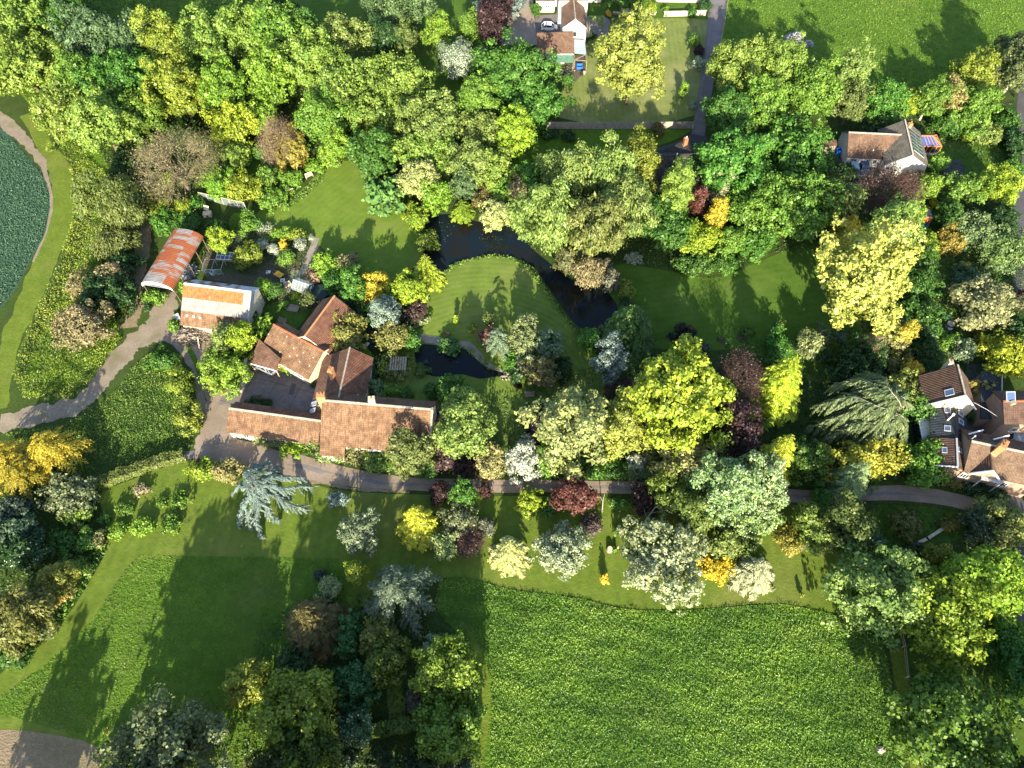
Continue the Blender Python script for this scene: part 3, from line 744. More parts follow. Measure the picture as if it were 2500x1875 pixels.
sheet('cottage_passage', [(2360, 890), (2400, 890), (2400, 1080), (2470, 1090), (2470, 1060), (2360, 1060)], 'asphalt', .016, 0)
strip('stone_terrace', [(1012, 822, 16), (1040, 826, 20), (1072, 834, 22), (1105, 838, 14), (1140, 842, 18), (1163, 862, 20), (1180, 885, 20), (1205, 900, 18), (1232, 908, 12)], 'paving', .036, wob=.15)
sheet('track_grass_strip', [(448, 833), (468, 848), (486, 885), (497, 925), (494, 945), (482, 915), (470, 880), (456, 856)], 'field', .032, 1)
sheet('yard_patch', [(712, 935), (724, 938), (716, 965), (704, 963)], 'asphalt', .036, 0)
# water lies a little above the sheet it stands on, edged by plants
sheet('main_pond', [(1031, 615), (1042, 575), (1035, 530), (1100, 520), (1170, 545), (1230, 548), (1265, 565), (1300, 610), (1345, 645), (1400, 690), (1470, 705), (1505, 735), (1512, 775), (1490, 802), (1450, 814), (1420, 806), (1390, 775), (1365, 740), (1330, 690), (1305, 653), (1272, 633), (1232, 623), (1192, 620), (1140, 632), (1102, 647), (1080, 670), (1060, 664), (1038, 642)], 'water', .040, 2)
sheet('small_pond', [(1010, 842), (1045, 840), (1069, 844), (1091, 864), (1106, 862), (1122, 848), (1142, 854), (1167, 882), (1198, 902), (1233, 911), (1240, 922), (1208, 919), (1175, 926), (1155, 921), (1122, 912), (1081, 921), (1048, 918), (1016, 896)], 'water', .042, 1)
sheet('outlet_pool', [(1243, 928), (1275, 935), (1275, 950), (1252, 946)], 'water', .040, 1)
sheet('garden_stream', [(904, 798), (927, 800), (924, 836), (900, 862), (888, 850)], 'water', .040, 1)
sheet('blue_pond', [(886, 140), (945, 142), (935, 176), (905, 170)], 'water', .030, 1)
# countless plants
scatter('meadow_grass', 'tall tufted grass of the hay meadow', 'grass', [[(1075, 1412), (1150, 1414), (1250, 1442), (1340, 1452), (1420, 1462), (1480, 1478), (1530, 1488), (1600, 1492), (1700, 1490), (1800, 1482), (1900, 1474), (1960, 1484), (2020, 1496), (2070, 1517), (2115, 1542), (2150, 1562), (2168, 1620), (2180, 1720), (2210, 1890), (1195, 1890), (1200, 1720), (1196, 1640), (1172, 1575), (1110, 1520), (1060, 1480)]], (.11, .22, .022), 40, .15, .42, 31, upright=.7, asp=.3, pat=1.6)
scatter('hay_grass', 'rough uncut grass on the lower lawn', 'grass', [[(338, 1357), (600, 1361), (880, 1366), (760, 1580), (660, 1890), (255, 1890), (242, 1812), (120, 1772), (0, 1742), (-20, 1734), (-20, 1714), (0, 1702), (140, 1600), (230, 1510), (290, 1410)]], (.105, .165, .018), 22, .11, .12, 32, upright=.6, asp=.3, pat=1.3)
scatter('wild_grass', 'wild grass and cow parsley of the triangle between the tracks', 'grass', [[(375, 855), (405, 848), (440, 880), (468, 930), (482, 990), (480, 1040), (470, 1090), (420, 1105), (330, 1130), (240, 1150), (190, 1165), (60, 1090), (10, 1060), (80, 1050), (160, 1035), (230, 1000), (290, 950), (320, 900)]], (.13, .225, .022), 40, .15, .4, 33, upright=.9, asp=.3, pat=1.3)
scatter('verge_weeds', 'tall yellow-flowered weeds on the verge between field path and willows', 'weeds', [[(-20, 160), (60, 238), (130, 330), (168, 400), (184, 465), (178, 540), (152, 625), (122, 700), (88, 770), (58, 840), (36, 920), (60, 975), (170, 978), (225, 935), (262, 880), (300, 825), (265, 760), (250, 640), (270, 540), (285, 440), (230, 400), (170, 330), (110, 260), (40, 190), (-20, 135)]], (.165, .225, .018), 28, .17, .9, 34, upright=.9, asp=.35, pat=1.6)
scatter('field_crop', 'blue-green crop leaves in the field', 'crop', [[(-60, 300), (35, 350), (75, 395), (102, 428), (116, 458), (120, 490), (113, 540), (100, 585), (75, 625), (50, 680), (15, 735), (-60, 800)]], (.06, .13, .07), 24, .14, .35, 35, upright=.5, pat=.5)
scatter('pasture_grass_tufts', 'rough tufted grass of the pasture', 'grass', [[(1780, -20), (2520, -20), (2480, 90), (2440, 150), (2360, 220), (2250, 250), (2100, 250), (1980, 240), (1860, 220), (1760, 200), (1768, 90)]], (.10, .19, .02), 9, .2, .3, 36, upright=.8, asp=.3)
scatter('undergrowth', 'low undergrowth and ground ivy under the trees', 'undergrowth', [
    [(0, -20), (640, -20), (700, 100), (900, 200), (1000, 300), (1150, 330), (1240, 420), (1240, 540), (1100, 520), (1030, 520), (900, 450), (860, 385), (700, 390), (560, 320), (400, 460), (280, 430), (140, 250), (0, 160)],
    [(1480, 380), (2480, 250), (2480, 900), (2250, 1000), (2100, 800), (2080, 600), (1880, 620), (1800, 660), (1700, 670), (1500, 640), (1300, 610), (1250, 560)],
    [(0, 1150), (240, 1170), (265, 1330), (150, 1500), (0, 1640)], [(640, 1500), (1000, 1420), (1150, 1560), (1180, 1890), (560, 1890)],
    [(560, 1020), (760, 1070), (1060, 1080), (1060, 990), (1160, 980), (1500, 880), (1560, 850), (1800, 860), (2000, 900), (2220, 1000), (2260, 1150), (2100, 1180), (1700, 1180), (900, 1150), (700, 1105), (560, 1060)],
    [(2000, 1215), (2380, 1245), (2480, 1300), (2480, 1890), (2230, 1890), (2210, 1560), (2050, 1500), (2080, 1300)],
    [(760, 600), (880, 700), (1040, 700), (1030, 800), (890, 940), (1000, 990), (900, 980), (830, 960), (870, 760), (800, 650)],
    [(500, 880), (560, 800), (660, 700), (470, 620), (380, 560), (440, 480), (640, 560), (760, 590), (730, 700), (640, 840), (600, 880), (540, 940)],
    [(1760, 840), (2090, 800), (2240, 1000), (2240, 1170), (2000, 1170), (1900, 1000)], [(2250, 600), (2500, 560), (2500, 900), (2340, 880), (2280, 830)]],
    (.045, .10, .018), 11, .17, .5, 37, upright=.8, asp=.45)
scatter('bank_grass', 'bright grass bank below the shaded wood', 'grass', [[(268, 1335), (228, 1405), (168, 1503), (76, 1586), (-20, 1650), (-20, 1615), (60, 1560), (140, 1470), (200, 1390), (240, 1325)]], (.11, .22, .018), 20, .2, .7, 38, upright=.8)
scatter('pond_margin_plants', 'marginal plants fringing the water', 'plants', [
    [(1078, 672), (1098, 652), (1132, 636), (1192, 624), (1246, 627), (1300, 655), (1325, 690), (1362, 748), (1390, 785), (1416, 810), (1450, 820), (1480, 818), (1490, 840), (1440, 850), (1400, 815), (1350, 752), (1310, 692), (1290, 662), (1244, 636), (1194, 632), (1135, 645), (1100, 664), (1086, 676)],
    [(1130, 850), (1150, 850), (1195, 890), (1240, 905), (1240, 915), (1195, 905), (1150, 870)], [(720, 488), (780, 432), (793, 408), (797, 416), (790, 442), (735, 493), (690, 510), (640, 516), (640, 505), (690, 498)]],
    (.13, .22, .025), 18, .2, .75, 39, upright=.9)
scatter('water_lilies', 'small lily pads and pond weed floating on the ponds', 'water plants', [[(1080, 880), (1110, 876), (1130, 890), (1110, 905), (1085, 900)], [(1160, 572), (1240, 568), (1240, 590), (1160, 590)], [(1055, 545), (1110, 540), (1110, 585), (1070, 600)]], (.10, .14, .05), 1.0, .12, .03, 40, upright=.05, asp=.9)
hedge('clipped_hedge', 'long clipped hedge along the lower side of the narrow lane', [(232, 1192), (290, 1168), (350, 1148), (400, 1130), (455, 1116)], 1.5, 1.5, (.125, .155, .03), seed=2)
hedge('garden_hedge', 'hedge across the foot of the dark copse', [(905, 1790), (960, 1778), (1010, 1768), (1050, 1765)], 1.6, 1.6, (.10, .16, .015), seed=3)
hedge('road_hedge', 'dark clipped hedge along the village road by the bungalow lawn', [(2462, 300), (2470, 360), (2472, 420), (2462, 450)], 1.6, 1.8, (.05, .10, .02), seed=4)
# ------------------------------------------------------------------ buildings
def V3(p, z): return Vector((p[0], p[1], z))
class House:
    def __init__(s, name, label, cat, at):
        s.root = thing(name, label, cat, (at.x, at.y, 0)); s.planes = []
    def gable(s, A, B, wl, wr, zr, zl, zrt, wall='cream_wall', roof='pantile', roof2=None, th=.16, inset=.28, end=.25, z0=0, ridge='brick', ridge_name='ridge_tiles', rname='roof', wname='wall', walls=True):
        """gabled block; A,B ridge ends, wl/wr half widths on the two sides of A->B, eaves at zl/zrt"""
        A, B = Vector((A.x, A.y, 0)), Vector((B.x, B.y, 0)); d = (B-A).normalized(); n = Vector((-d.y, d.x, 0))
        q1 = [V3(B+n*wl, zl), V3(A+n*wl, zl), V3(A, zr), V3(B, zr)]
        q2 = [V3(A-n*wr, zrt), V3(B-n*wr, zrt), V3(B, zr), V3(A, zr)]
        mb = MB()
        mb.slab(q1, th)
        if roof2 is None: mb.slab(q2, th)
        s.roof = mb.build(rname, M[roof], s.root)
        if roof2 is not None:
            mb = MB(); mb.slab(q2, th); mb.build(rname, M[roof2], s.root)
        for q in (q1, q2): s.planes.append((q[0], (q[1]-q[0]).cross(q[3]-q[0]).normalized(), (q[1]-q[0]).normalized()))
        if ridge:
            mb = MB(); mb.bar(V3(A, zr+.03), V3(B, zr+.03), .26, .14); mb.build(ridge_name, M[ridge], s.roof)
        if walls:
            a, b = A+d*end, B-d*end; mb = MB()
            il, ir = max(.05, wl-inset), max(.05, wr-inset)
            hl = zl+(zr-zl)*(wl-il)/wl-th*1.2; hr = zrt+(zr-zrt)*(wr-ir)/wr-th*1.2; ht = zr-th*1.3
            for P, sg in ((a, 1), (b, -1)):
                pts = [V3(P+n*il, z0), V3(P-n*ir, z0), V3(P-n*ir, hr), V3(P, ht), V3(P+n*il, hl)]
                mb.poly(pts if sg > 0 else pts[::-1])
            mb.poly([V3(b+n*il, z0), V3(a+n*il, z0), V3(a+n*il, hl), V3(b+n*il, hl)][::-1])
            mb.poly([V3(a-n*ir, z0), V3(b-n*ir, z0), V3(b-n*ir, hr), V3(a-n*ir, hr)])
            s.wall = mb.build(wname, M[wall], s.root)
        s.A, s.B, s.d, s.n, s.wl, s.wr, s.il, s.ir = A, B, d, n, wl, wr, max(.05, wl-inset), max(.05, wr-inset)
        return s
    def plane(s, pts, roof, th=.12, name='roof', parent=None):
        mb = MB(); mb.slab(pts, th); o = mb.build(name, M[roof], parent or s.root)
        q = [Vector(p) for p in pts]
        s.planes.append((q[0], (q[1]-q[0]).cross(q[-1]-q[0]).normalized(), (q[1]-q[0]).normalized())); return o
    def window(s, c, w, h, n, frame='white', name='window', bars=1, glass='window'):
        """a window on a vertical wall: frame mesh with its pane as a child; n points outwards"""
        n = Vector(n).normalized(); u = Vector((-n.y, n.x, 0)); c = Vector(c)+n*.03
        mb = MB(); z = Vector((0, 0, 1)); t = .09
        mb.box(c+z*(h/2-t/2), (w, .09, t), u, n, z); mb.box(c-z*(h/2-t/2), (w+.12, .15, t), u, n, z)
        for k in range(bars+2):
            mb.box(c+u*(-w/2+t/2+(w-t)*k/(bars+1)), (t*(1 if k in (0, bars+1) else .6), .085, h-2*t), u, n, z)
        f = mb.build(name, M[frame], s.root)
        mb = MB(); mb.box(c-n*.012, (w-.02, .05, h-.02), u, n, z); mb.build('pane', M[glass], f)
        return f
    def door(s, c, w, h, n, mat='wood'):
        n = Vector(n).normalized(); u = Vector((-n.y, n.x, 0)); c = Vector(c)+n*.03
        mb = MB(); mb.box(c, (w, .08, h), u, n, (0, 0, 1)); d = mb.build('door', M[mat], s.root)
        mb = MB(); mb.box(c+n*.07+u*w*.35, (.05, .06, .12), u, n, (0, 0, 1)); mb.build('handle', M['dark'], d)
    def rooflight(s, px, py, pl, w, h, glass='sky_glass'):
        p0, n, u = s.planes[pl]; c = on_plane(px, py, p0, n); v = n.cross(u)
        mb = MB(); t = .1
        for a, b, ww, hh in ((0, h/2, w+t, t), (0, -h/2, w+t, t), (w/2, 0, t, h-t), (-w/2, 0, t, h-t)):
            mb.box(c+u*a+v*b+n*.05, (ww, hh, .12), u, v, n)
        f = mb.build('rooflight', M['grey_metal'], s.root)
        mb = MB(); mb.box(c+n*.03, (w-t*.9, h-t*.9, .08), u, v, n); mb.build('pane', M[glass], f)
    def chimney(s, px, py, zb, h, w, d, mat='cream_wall', pots=2, ang=0, potmat='brick'):
        p = W(px, py, zb); r = Vector((math.cos(ang), math.sin(ang), 0)); q = Vector((-r.y, r.x, 0)); z = Vector((0, 0, 1))
        mb = MB(); mb.box(p+z*(h/2-1.0), (w, d, h+2.0), r, q, z)
        mb.box(p+z*(h-.22), (w+.14, d+.14, .16), r, q, z); mb.box(p+z*(h+.03), (w+.05, d+.05, .08), r, q, z)
        c = mb.build('chimney', M[mat], s.root)
        for k in range(pots):
            mb = MB(); mb.cyl(p+z*(h+.07)+r*((k-(pots-1)/2)*w*.42), .15, .11, .42, 10); mb.build('chimney_pot', M[potmat], c)
        mb = MB(); mb.box(p+z*.25, (w+.10, d+.10, .05), r, q, z); mb.build('flashing', M['lead'], c)
    def trim(s, a, b, w, mat='white', name='bargeboard', h=None):
        mb = MB(); mb.bar(a, b, w, h or w); return mb.build(name, M[mat], s.root)

# --- arched rusty barn
a, b = W(384, 702, 3.6), W(460, 574, 3.6); d = (b-a).normalized(); d.z = 0; n = Vector((-d.y, d.x, 0)); hw, rise = 2.95, 1.55
H = House('barn', 'open Dutch barn with a curved roof of rusty corrugated sheets', 'barn', (a+b)/2)
mb = MB(); N = 14; L = (b-a).length
def arc(t, r=0): return n*(hw+r)*math.cos(math.pi*t)+Vector((0, 0, 3.6+(rise+r)*math.sin(math.pi*t)))
ua = 7.2
for i in range(N):
    t0, t1 = i/N, (i+1)/N
    A0, A1 = Vector((a.x, a.y, 0)), Vector((b.x, b.y, 0))
    mb.poly([A0+arc(t0), A0+arc(t1), A1+arc(t1), A1+arc(t0)][::-1], [(L, ua*t0), (L, ua*t1), (0, ua*t1), (0, ua*t0)])
    mb.poly([A0+arc(t0, -.05), A0+arc(t1, -.05), A1+arc(t1, -.05), A1+arc(t0, -.05)])
for E in (A0, A1):
    for i in range(N): mb.poly([E+arc(i/N), E+arc((i+1)/N), E+arc((i+1)/N, -.05), E+arc(i/N, -.05)])
rf = mb.build('roof', M['rust'], H.root)
mb = MB()
for i in range(N):
    p0, p1 = A0-d*.02+arc(i/N, -.06), A0-d*.02+arc((i+1)/N, -.06); mb.poly([p0, p1, Vector((p1.x, p1.y, max(3.1, p1.z-.55-.3*math.sin(math.pi*(i+1)/N)))), Vector((p0.x, p0.y, max(3.1, p0.z-.55-.3*math.sin(math.pi*i/N))))][::-1])
mb.build('gable_sheet', M['white_wall'], H.root)
for k in range(5):
    for sd in (-1, 1):
        p = A0+(A1-A0)*(k/4*.96+.02)+n*sd*(hw-.12); mb = MB(); mb.box(Vector((p.x, p.y, 1.8)), (.13, .13, 3.6)); mb.build('post', M['bark'], H.root)
mb = MB()
for k in range(5):
    p = A0+(A1-A0)*(k/4*.96+.02); mb.bar(p+n*(hw-.1)+Vector((0, 0, 3.5)), p-n*(hw-.1)+Vector((0, 0, 3.5)), .08)
mb.build('tie_bars', M['grey_metal'], H.root)

# --- zinc roofed barn with a tiled lean-to
a, b = W(449, 692, 6.2), W(613, 713, 6.2)
H = House('barn', 'stone barn whose corrugated zinc roof has one rusty orange band', 'barn', (a+b)/2)
H.gable(a, b, 2.6, 3.75, 6.2, 4.2, 3.7, 'pale_stone', 'rust_north', 'rust_row', th=.08, ridge='white', ridge_name='ridge_cap', inset=.15)
d, n = H.d, H.n
e0, e1 = H.A-n*4.5-d*.15, H.B-n*4.5-d*1.6
e0, e1 = H.A-n*3.6-d*.1, H.B-n*3.6-d*1.6; lz = W(438, 793, 1.9); lw = (e0-V3(lz, 0)).dot(n)
H.plane([V3(e0-n*lw, 1.9), V3(e1-n*lw, 1.9), V3(e1, 3.55), V3(e0, 3.55)], 'pantile', .12, 'lean_to_roof')
mb = MB()
for u0, u1 in ((0, 1),):
    p, q = e0-n*(lw-.3)+d*.3, e1-n*(lw-.3)-d*.3
    mb.box((p+q)/2+Vector((0, 0, .8)), ((q-p).length, .3, 1.6), d, n, (0, 0, 1))
    for P in (p, q): mb.poly([V3(P, 0), V3(P+n*(lw-.3), 0), V3(P+n*(lw-.3), 3.4), V3(P, 1.7)])
mb.build('lean_to_wall', M['cream_wall'], H.root)
for x, y in ((457, 770), (473, 773), (489, 776)): H.rooflight(x, y, 2, .3, .3, 'window')
H.rooflight(556, 795, 2, .5, .9, 'poly')
H.trim(V3(H.B+d*.03, 6.15), V3(H.B-n*3.75+d*.03, 3.72), .10, 'grey_metal', 'verge_flashing', .3)
mb = MB(); p = H.B-d*.22; mb.poly([V3(p+n*2.4, 4.1), V3(p-n*3.5, 3.6), V3(p, 6.05)]); mb.build('gable_cladding', M['grey_metal'], H.root)
H.door(V3(H.B-d*.2-n*1.5, 1.1), 1.6, 2.2, d, 'dark')

# --- long red barn, north wing
a, b = W(744, 821, 6.3), W(817, 722, 6.3)
H = House('barn', 'long timber-framed barn with a red pantile roof and orange ridge', 'barn', (a+b)/2)
H.gable(a, b, 3.0, 4.1, 6.3, 3.9, 3.2, 'cream_wall', 'pantile_shaded', 'pantile_red', ridge='orange_brick')
mb = MB()
for k in range(5):
    p = H.A+(H.B-H.A)*(.06+.22*k)-H.n*(H.ir+.03); mb.box(V3(p, 1.6), (.16, .08, 3.0), H.d, H.n, (0, 0, 1))
mb.box(V3((H.A+H.B)/2-H.n*(H.ir+.03), 2.9), ((H.B-H.A).length*.9, .07, .2), H.d, H.n, (0, 0, 1)); mb.build('timber_frame', M['dark'], H.root)
H.trim(V3(H.A-H.d*.02+H.n*3.0, 3.95), V3(H.A-H.d*.02, 6.32), .12, 'pale_wood'); H.trim(V3(H.A-H.d*.02-H.n*4.1, 3.25), V3(H.A-H.d*.02, 6.32), .12, 'pale_wood')
H.window(V3(H.B-H.d*.25-H.n*1.5, 2.2), 1.0, 1.1, H.d, 'wood')

# --- middle barn and its car port
a, b = W(667, 792, 5.0), W(789, 858, 5.0)
H = House('barn', 'middle barn with a broad orange pantile slope facing the yard', 'barn', (a+b)/2)
H.gable(a, b, 1.6, 4.55, 5.0, 4.2, 2.75, 'cream_wall', 'pantile', th=.15)
d, n = H.d, H.n
mb = MB()
rng = np.random.default_rng(4)
for x, y in ((693, 838), (717, 850), (684, 859), (741, 861), (708, 870), (765, 873), (732, 883), (756, 893), (656, 816), (700, 822), (725, 868)):
    p0, nn, u = H.planes[1]; c = on_plane(x, y, p0, nn); mb = MB(); mb.box(c+nn*.02, (.24, .26, .04), u, nn.cross(u), nn); mb.build('pale_tile', M['stone'], H.roof)
for k in (.45, .62, .78): H.window(V3(H.A+(H.B-H.A)*k-n*H.ir, 1.4), 1.1, 1.0, -n, 'white', bars=1)
H.door(V3(H.A+(H.B-H.A)*.9-n*H.ir, 1.0), 1.0, 2.0, -n)
ce = W(632, 827, 3.6), W(685, 875, 3.9), W(674, 904, 3.1), W(610, 886, 2.5)
H = House('car_port', 'car port roof of pantiles coloured as shaded between the middle barn and the yard', 'car port', (ce[0]+ce[2])/2)
H.plane([ce[3], ce[2], ce[1], ce[0]], 'pantile_shaded', .14)  # tile colour holds the shade of this slope's grazing sun
H.trim(ce[3]+Vector((0, -.06, -.1)), ce[2]+Vector((0, -.06, -.1)), .08, 'white', 'fascia', .2)
for q in (.03, .5, .97):
    p = ce[3].lerp(ce[2], q); mb = MB(); mb.box((p.x, p.y+.25, p.z/2-.1), (.18, .18, p.z-.2)); mb.build('post', M['wood'], H.root)
p, q = ce[0], ce[3]; u_ = Vector((q.x-p.x, q.y-p.y, 0)).normalized(); mb = MB(); mb.box(((p.x+q.x)/2+.2, (p.y+q.y)/2, 1.2), ((p-q).length, .25, 2.4), u_, Vector((-u_.y, u_.x, 0))); mb.build('back_wall', M['stone'], H.root)

# --- east barn
a, b = W(827, 975, 6.0), W(854, 846, 6.4)
H = House('barn', 'east barn with a mossy pantile roof and a tall cream chimney', 'barn', (a+b)/2)
H.gable(a, b, 5.1, 3.35, 6.2, 2.9, 3.6, 'cream_wall', 'pantile_shaded', 'pantile_red', ridge='stone')
H.chimney(815, 924, 4.6, 2.7, .9, .6, 'orange_brick', 2, 1.3)
H.rooflight(767, 986, 0, .75, 1.1, 'poly'); H.rooflight(763, 1003, 0, .75, 1.1, 'poly')
for k in (.3, .6): H.window(V3(H.A+(H.B-H.A)*k-H.n*H.ir, 1.5), 1.1, 1.1, -H.n)

# --- farmhouse
a, b = W(786, 977, 7.2), W(1057, 1000, 7.2)
H = House('farmhouse', 'long white farmhouse with a sunlit orange pantile roof and two chimneys', 'house', (a+b)/2)
H.gable(a, b, 2.5, 5.4, 7.2, 5.4, 3.1, 'white_wall', 'pantile_shaded', 'pantile', th=.18, ridge='pale_stone')
d, n = H.d, H.n
H.chimney(789, 980, 6.6, 1.9, 1.2, .9, 'orange_brick', 2, .1); H.chimney(910, 984, 6.9, 1.4, .9, .7, 'cream_wall', 1, .1)
p, q = H.A-n*5.38+d*.05, H.A-n*5.38+d*3.9
H.plane([V3(p-n*1.3, 2.05), V3(q-n*1.3, 2.05), V3(q, 3.02), V3(p, 3.02)], 'pantile', .14, 'porch_roof')
mb = MB(); mb.box((p+q)/2-n*1.0+Vector((0, 0, 1.0)), (3.5, .2, 2.0), d, n, (0, 0, 1)); mb.build('porch_wall', M['white_wall'], H.root)
for k in (.36, .5, .64, .8, .92): H.window(V3(H.A+(H.B-H.A)*k-n*H.ir, 1.5), 1.2, 1.1, -n, 'white', bars=2)
H.door(V3(H.A+(H.B-H.A)*.44-n*H.ir, 1.0), 1.0, 2.0, -n)
mb = MB(); mb.box(V3(H.B-d*.08, 0)+Vector((0, 0, 6.95)), (.3, .5, .9), d, n, (0, 0, 1)); mb.bar(V3(H.B-d*.1+n*.1, 7.3), V3(H.B-d*.1-n*5.4, 3.2), .3, .18); mb.build('gable_parapet', M['stone'], H.root)
va = W(829, 977, 5.6)
for (x0, y0, x1, y1) in ((804, 962, 829, 977), (875, 964, 829, 977)):
    H.trim(W(x0, y0, 5.3), W(x1, y1, 6.0), .22, 'lead', 'valley_gutter', .08)

# --- low range
a, b = W(559, 997, 4.2), W(784, 1028, 4.2)
H = House('low_range', 'low farm range with a long narrow pantile roof beside the drive', 'outbuilding', (a+b)/2)
H.gable(a, b, 1.9, 3.15, 4.2, 3.1, 2.3, 'cream_wall', 'pantile_red', 'pantile', th=.15, ridge='pale_stone')
for k in (.2, .42, .6, .74, .9): H.window(V3(H.A+(H.B-H.A)*k-H.n*H.ir, 1.35), .9, .9, -H.n, 'white')
H.door(V3(H.A+(H.B-H.A)*.82-H.n*H.ir, 1.0), .95, 2.0, -H.n, 'white')
H.trim(V3(H.B+H.n*1.9, 3.2), V3(H.B, 4.3), .16, 'lead', 'valley_gutter', .08)

# --- white house at the top
a, b = W(1400, -6, 7.0), W(1405, 47, 7.0)
H = House('white_house', 'white rendered house with a brown tiled gable wing', 'house', (a+b)/2)
H.gable(b, a, 2.75, 2.75, 7.0, 4.9, 4.9, 'white_wall', 'plain_tile', th=.16, ridge='stone', inset=.12, end=.15)
d, n = H.d, H.n
H.window(V3(H.A+d*.15, 3.4)+n*.1*0, .95, 1.1, -d, 'dark', bars=1)
H.trim(V3(H.A-d*.02+n*2.75, 4.9), V3(H.A-d*.02, 7.03), .08); H.trim(V3(H.A-d*.02-n*2.75, 4.9), V3(H.A-d*.02, 7.03), .08)
m0 = W(1400, 0, 7.0)
A2, B2 = Vector((m0.x-3.4, m0.y+3.6, 0)), Vector((m0.x+3.6, m0.y+3.6, 0))
H.gable(A2, B2, 3.0, 3.0, 9.2, 6.6, 6.6, 'white_wall', 'plain_tile', ridge='stone', rname='main_roof', wname='main_wall', inset=.15, end=.15)
w0 = W(1331, 30, 0)
A3, B3 = Vector((w0.x-2.4, w0.y+3.4, 0)), Vector((w0.x+2.3, w0.y+3.4, 0))
H.gable(A3, B3, 3.3, 3.5, 4.6, 2.9, 2.9, 'white_wall', 'plain_tile', ridge='stone', rname='wing_roof', wname='wing_wall', inset=.12, end=.12)
H.window(V3(A3+(B3-A3)*.6-Vector((0, 3.38, 0)), 1.5), 1.1, .6, (0, -1, 0))
mb = MB(); c = W(1362, 16, 0); mb.box((c.x, c.y+1.2, 1.5), (2.3, 2.4, 3.0)); mb.build('link_wall', M['white_wall'], H.root)
H.plane([(c.x-1.3, c.y-.2, 2.9), (c.x+1.3, c.y-.2, 2.9), (c.x+1.3, c.y+2.6, 4.0), (c.x-1.3, c.y+2.6, 4.0)], 'plain_tile', .12, 'link_roof')
for k in range(3): H.window((c.x-.6+.6*k, c.y-.03, 1.9), .4, .4, (0, -1, 0), bars=0)
# conservatory bay
c = W(1443, 8, 0); mb = MB()
for k in range(6): mb.box((c.x-1.3+.7*k, c.y+.8-.15*abs(k-2.5), 1.3), (.12, .12, 2.6))
for z in (.9, 2.55): mb.box((c.x+.4, c.y+.6, z), (4.0, .14, .12))
f = mb.build('bay_frame', M['orange_wood'], H.root)
mb = MB(); mb.box((c.x+.4, c.y+1.1, 1.7), (3.7, .8, 1.6)); mb.build('pane', M['window'], f)
mb = MB(); mb.box((c.x+.4, c.y+.9, .42), (4.1, 1.1, .84)); mb.build('bay_plinth', M['white_wall'], H.root)

# --- garage, lean-tos
g = [W(1310, 80, 4.6), W(1400, 78, 4.6)]
H = House('garage', 'garage with a brown tiled roof below the parked white car', 'garage', (g[0]+g[1])/2)
H.gable(g[0], g[1], 1.2, 4.5, 4.6, 4.1, 2.5, 'white_wall', 'plain_tile', th=.15, ridge=None)
mb = MB(); k = [W(1358, 133, 2.35), W(1400, 132, 2.35)]; ln = k[1].x-k[0].x
H.trim((k[0].x, k[0].y-.02, 2.42), (k[1].x, k[0].y-.02, 2.42), .14, 'white', 'gutter')
H.plane([(k[0].x, k[0].y-2.3, 1.9), (k[1].x, k[0].y-2.3, 1.9), (k[1].x, k[0].y-.1, 2.3), (k[0].x, k[0].y-.1, 2.3)], 'green_sheet', .05, 'lean_to_roof')
for x in (k[0].x+.1, k[1].x-.1):
    mb = MB(); mb.box((x, k[0].y-2.2, .93), (.12, .12, 1.86)); mb.build('post', M['wood'], H.root)
H.plane([(k[0].x-2.6, k[0].y-2.3, 1.6), (k[0].x-.1, k[0].y-2.3, 1.6), (k[0].x-.1, k[0].y+.2, 2.35), (k[0].x-2.6, k[0].y+.2, 2.35)], 'slate', .1, 'side_roof')
H.door((k[0].x+1.2, k[0].y+.12, 1.0), 1.4, 2.0, (0, -1, 0), 'white')
p = [W(1402, 130, 2.2), W(1431, 133, 2.2), W(1427, 97, 2.9), W(1402, 96, 2.9)]
H2 = House('shelter', 'polycarbonate roofed shelter on a timber frame beside the garage', 'shelter', (p[0]+p[2])/2)
r = H2.plane(p, 'poly', .05)
mb = MB()
for q in (0, .2, .4, .6, .8, 1): mb.bar(p[0].lerp(p[1], q)+Vector((0, 0, .03)), p[3].lerp(p[2], q)+Vector((0, 0, .03)), .05)
mb.build('glazing_bars', M['grey_metal'], r)
for q in p:
    mb = MB(); mb.box((q.x, q.y, q.z/2-.05), (.1, .1, q.z-.1)); mb.build('post', M['pale_wood'], H2.root)
mb = MB(); q0, q1 = p[0]+Vector((0, -2.4, 0)), p[1]+Vector((0, -2.4, 0))
mb.bar(q0, q1, .1); mb.bar(p[1], q0, .09); mb.bar(p[0], q0, .09); mb.bar(p[1], q1, .09)
for q in (q0, q1): mb.box((q.x, q.y, q.z/2), (.1, .1, q.z))
mb.build('open_frame', M['wood'], H2.root)

# --- bungalow
a, b = W(2072, 323, 5.2), W(2225, 330, 5.2)
H = House('bungalow', 'white bungalow with a brown tiled wing and a grey cross wing bearing solar panels', 'house', (a+b)/2)
H.gable(a, b, 3.6, 4.2, 5.2, 2.6, 2.5, 'white_wall', 'grey_tile', 'plain_tile', th=.15, ridge='pale_stone', inset=.35)
for k, w in ((.14, 1.3), (.37, .8), (.48, .8), (.6, .8)): H.window(V3(H.A+(H.B-H.A)*k-H.n*H.ir, 1.5), w, 1.05, -H.n, 'white', bars=1)
H.door(V3(H.A+(H.B-H.A)*.72-H.n*H.ir, 1.0), .95, 2.0, -H.n)
H.window(V3(H.A+H.d*.25+H.n*.6, 3.4), .5, .6, -H.d, 'white', bars=0)
c0, c1 = W(2229, 378, 5.9), W(2209, 292, 5.9)
H.gable(c0, c1, 4.1, 4.2, 5.9, 3.0, 3.4, 'white_wall', 'grey_tile', th=.15, ridge='pale_stone', rname='cross_roof', wname='cross_wall')
p0, nn, u = H.planes[3]; v = nn.cross(u)
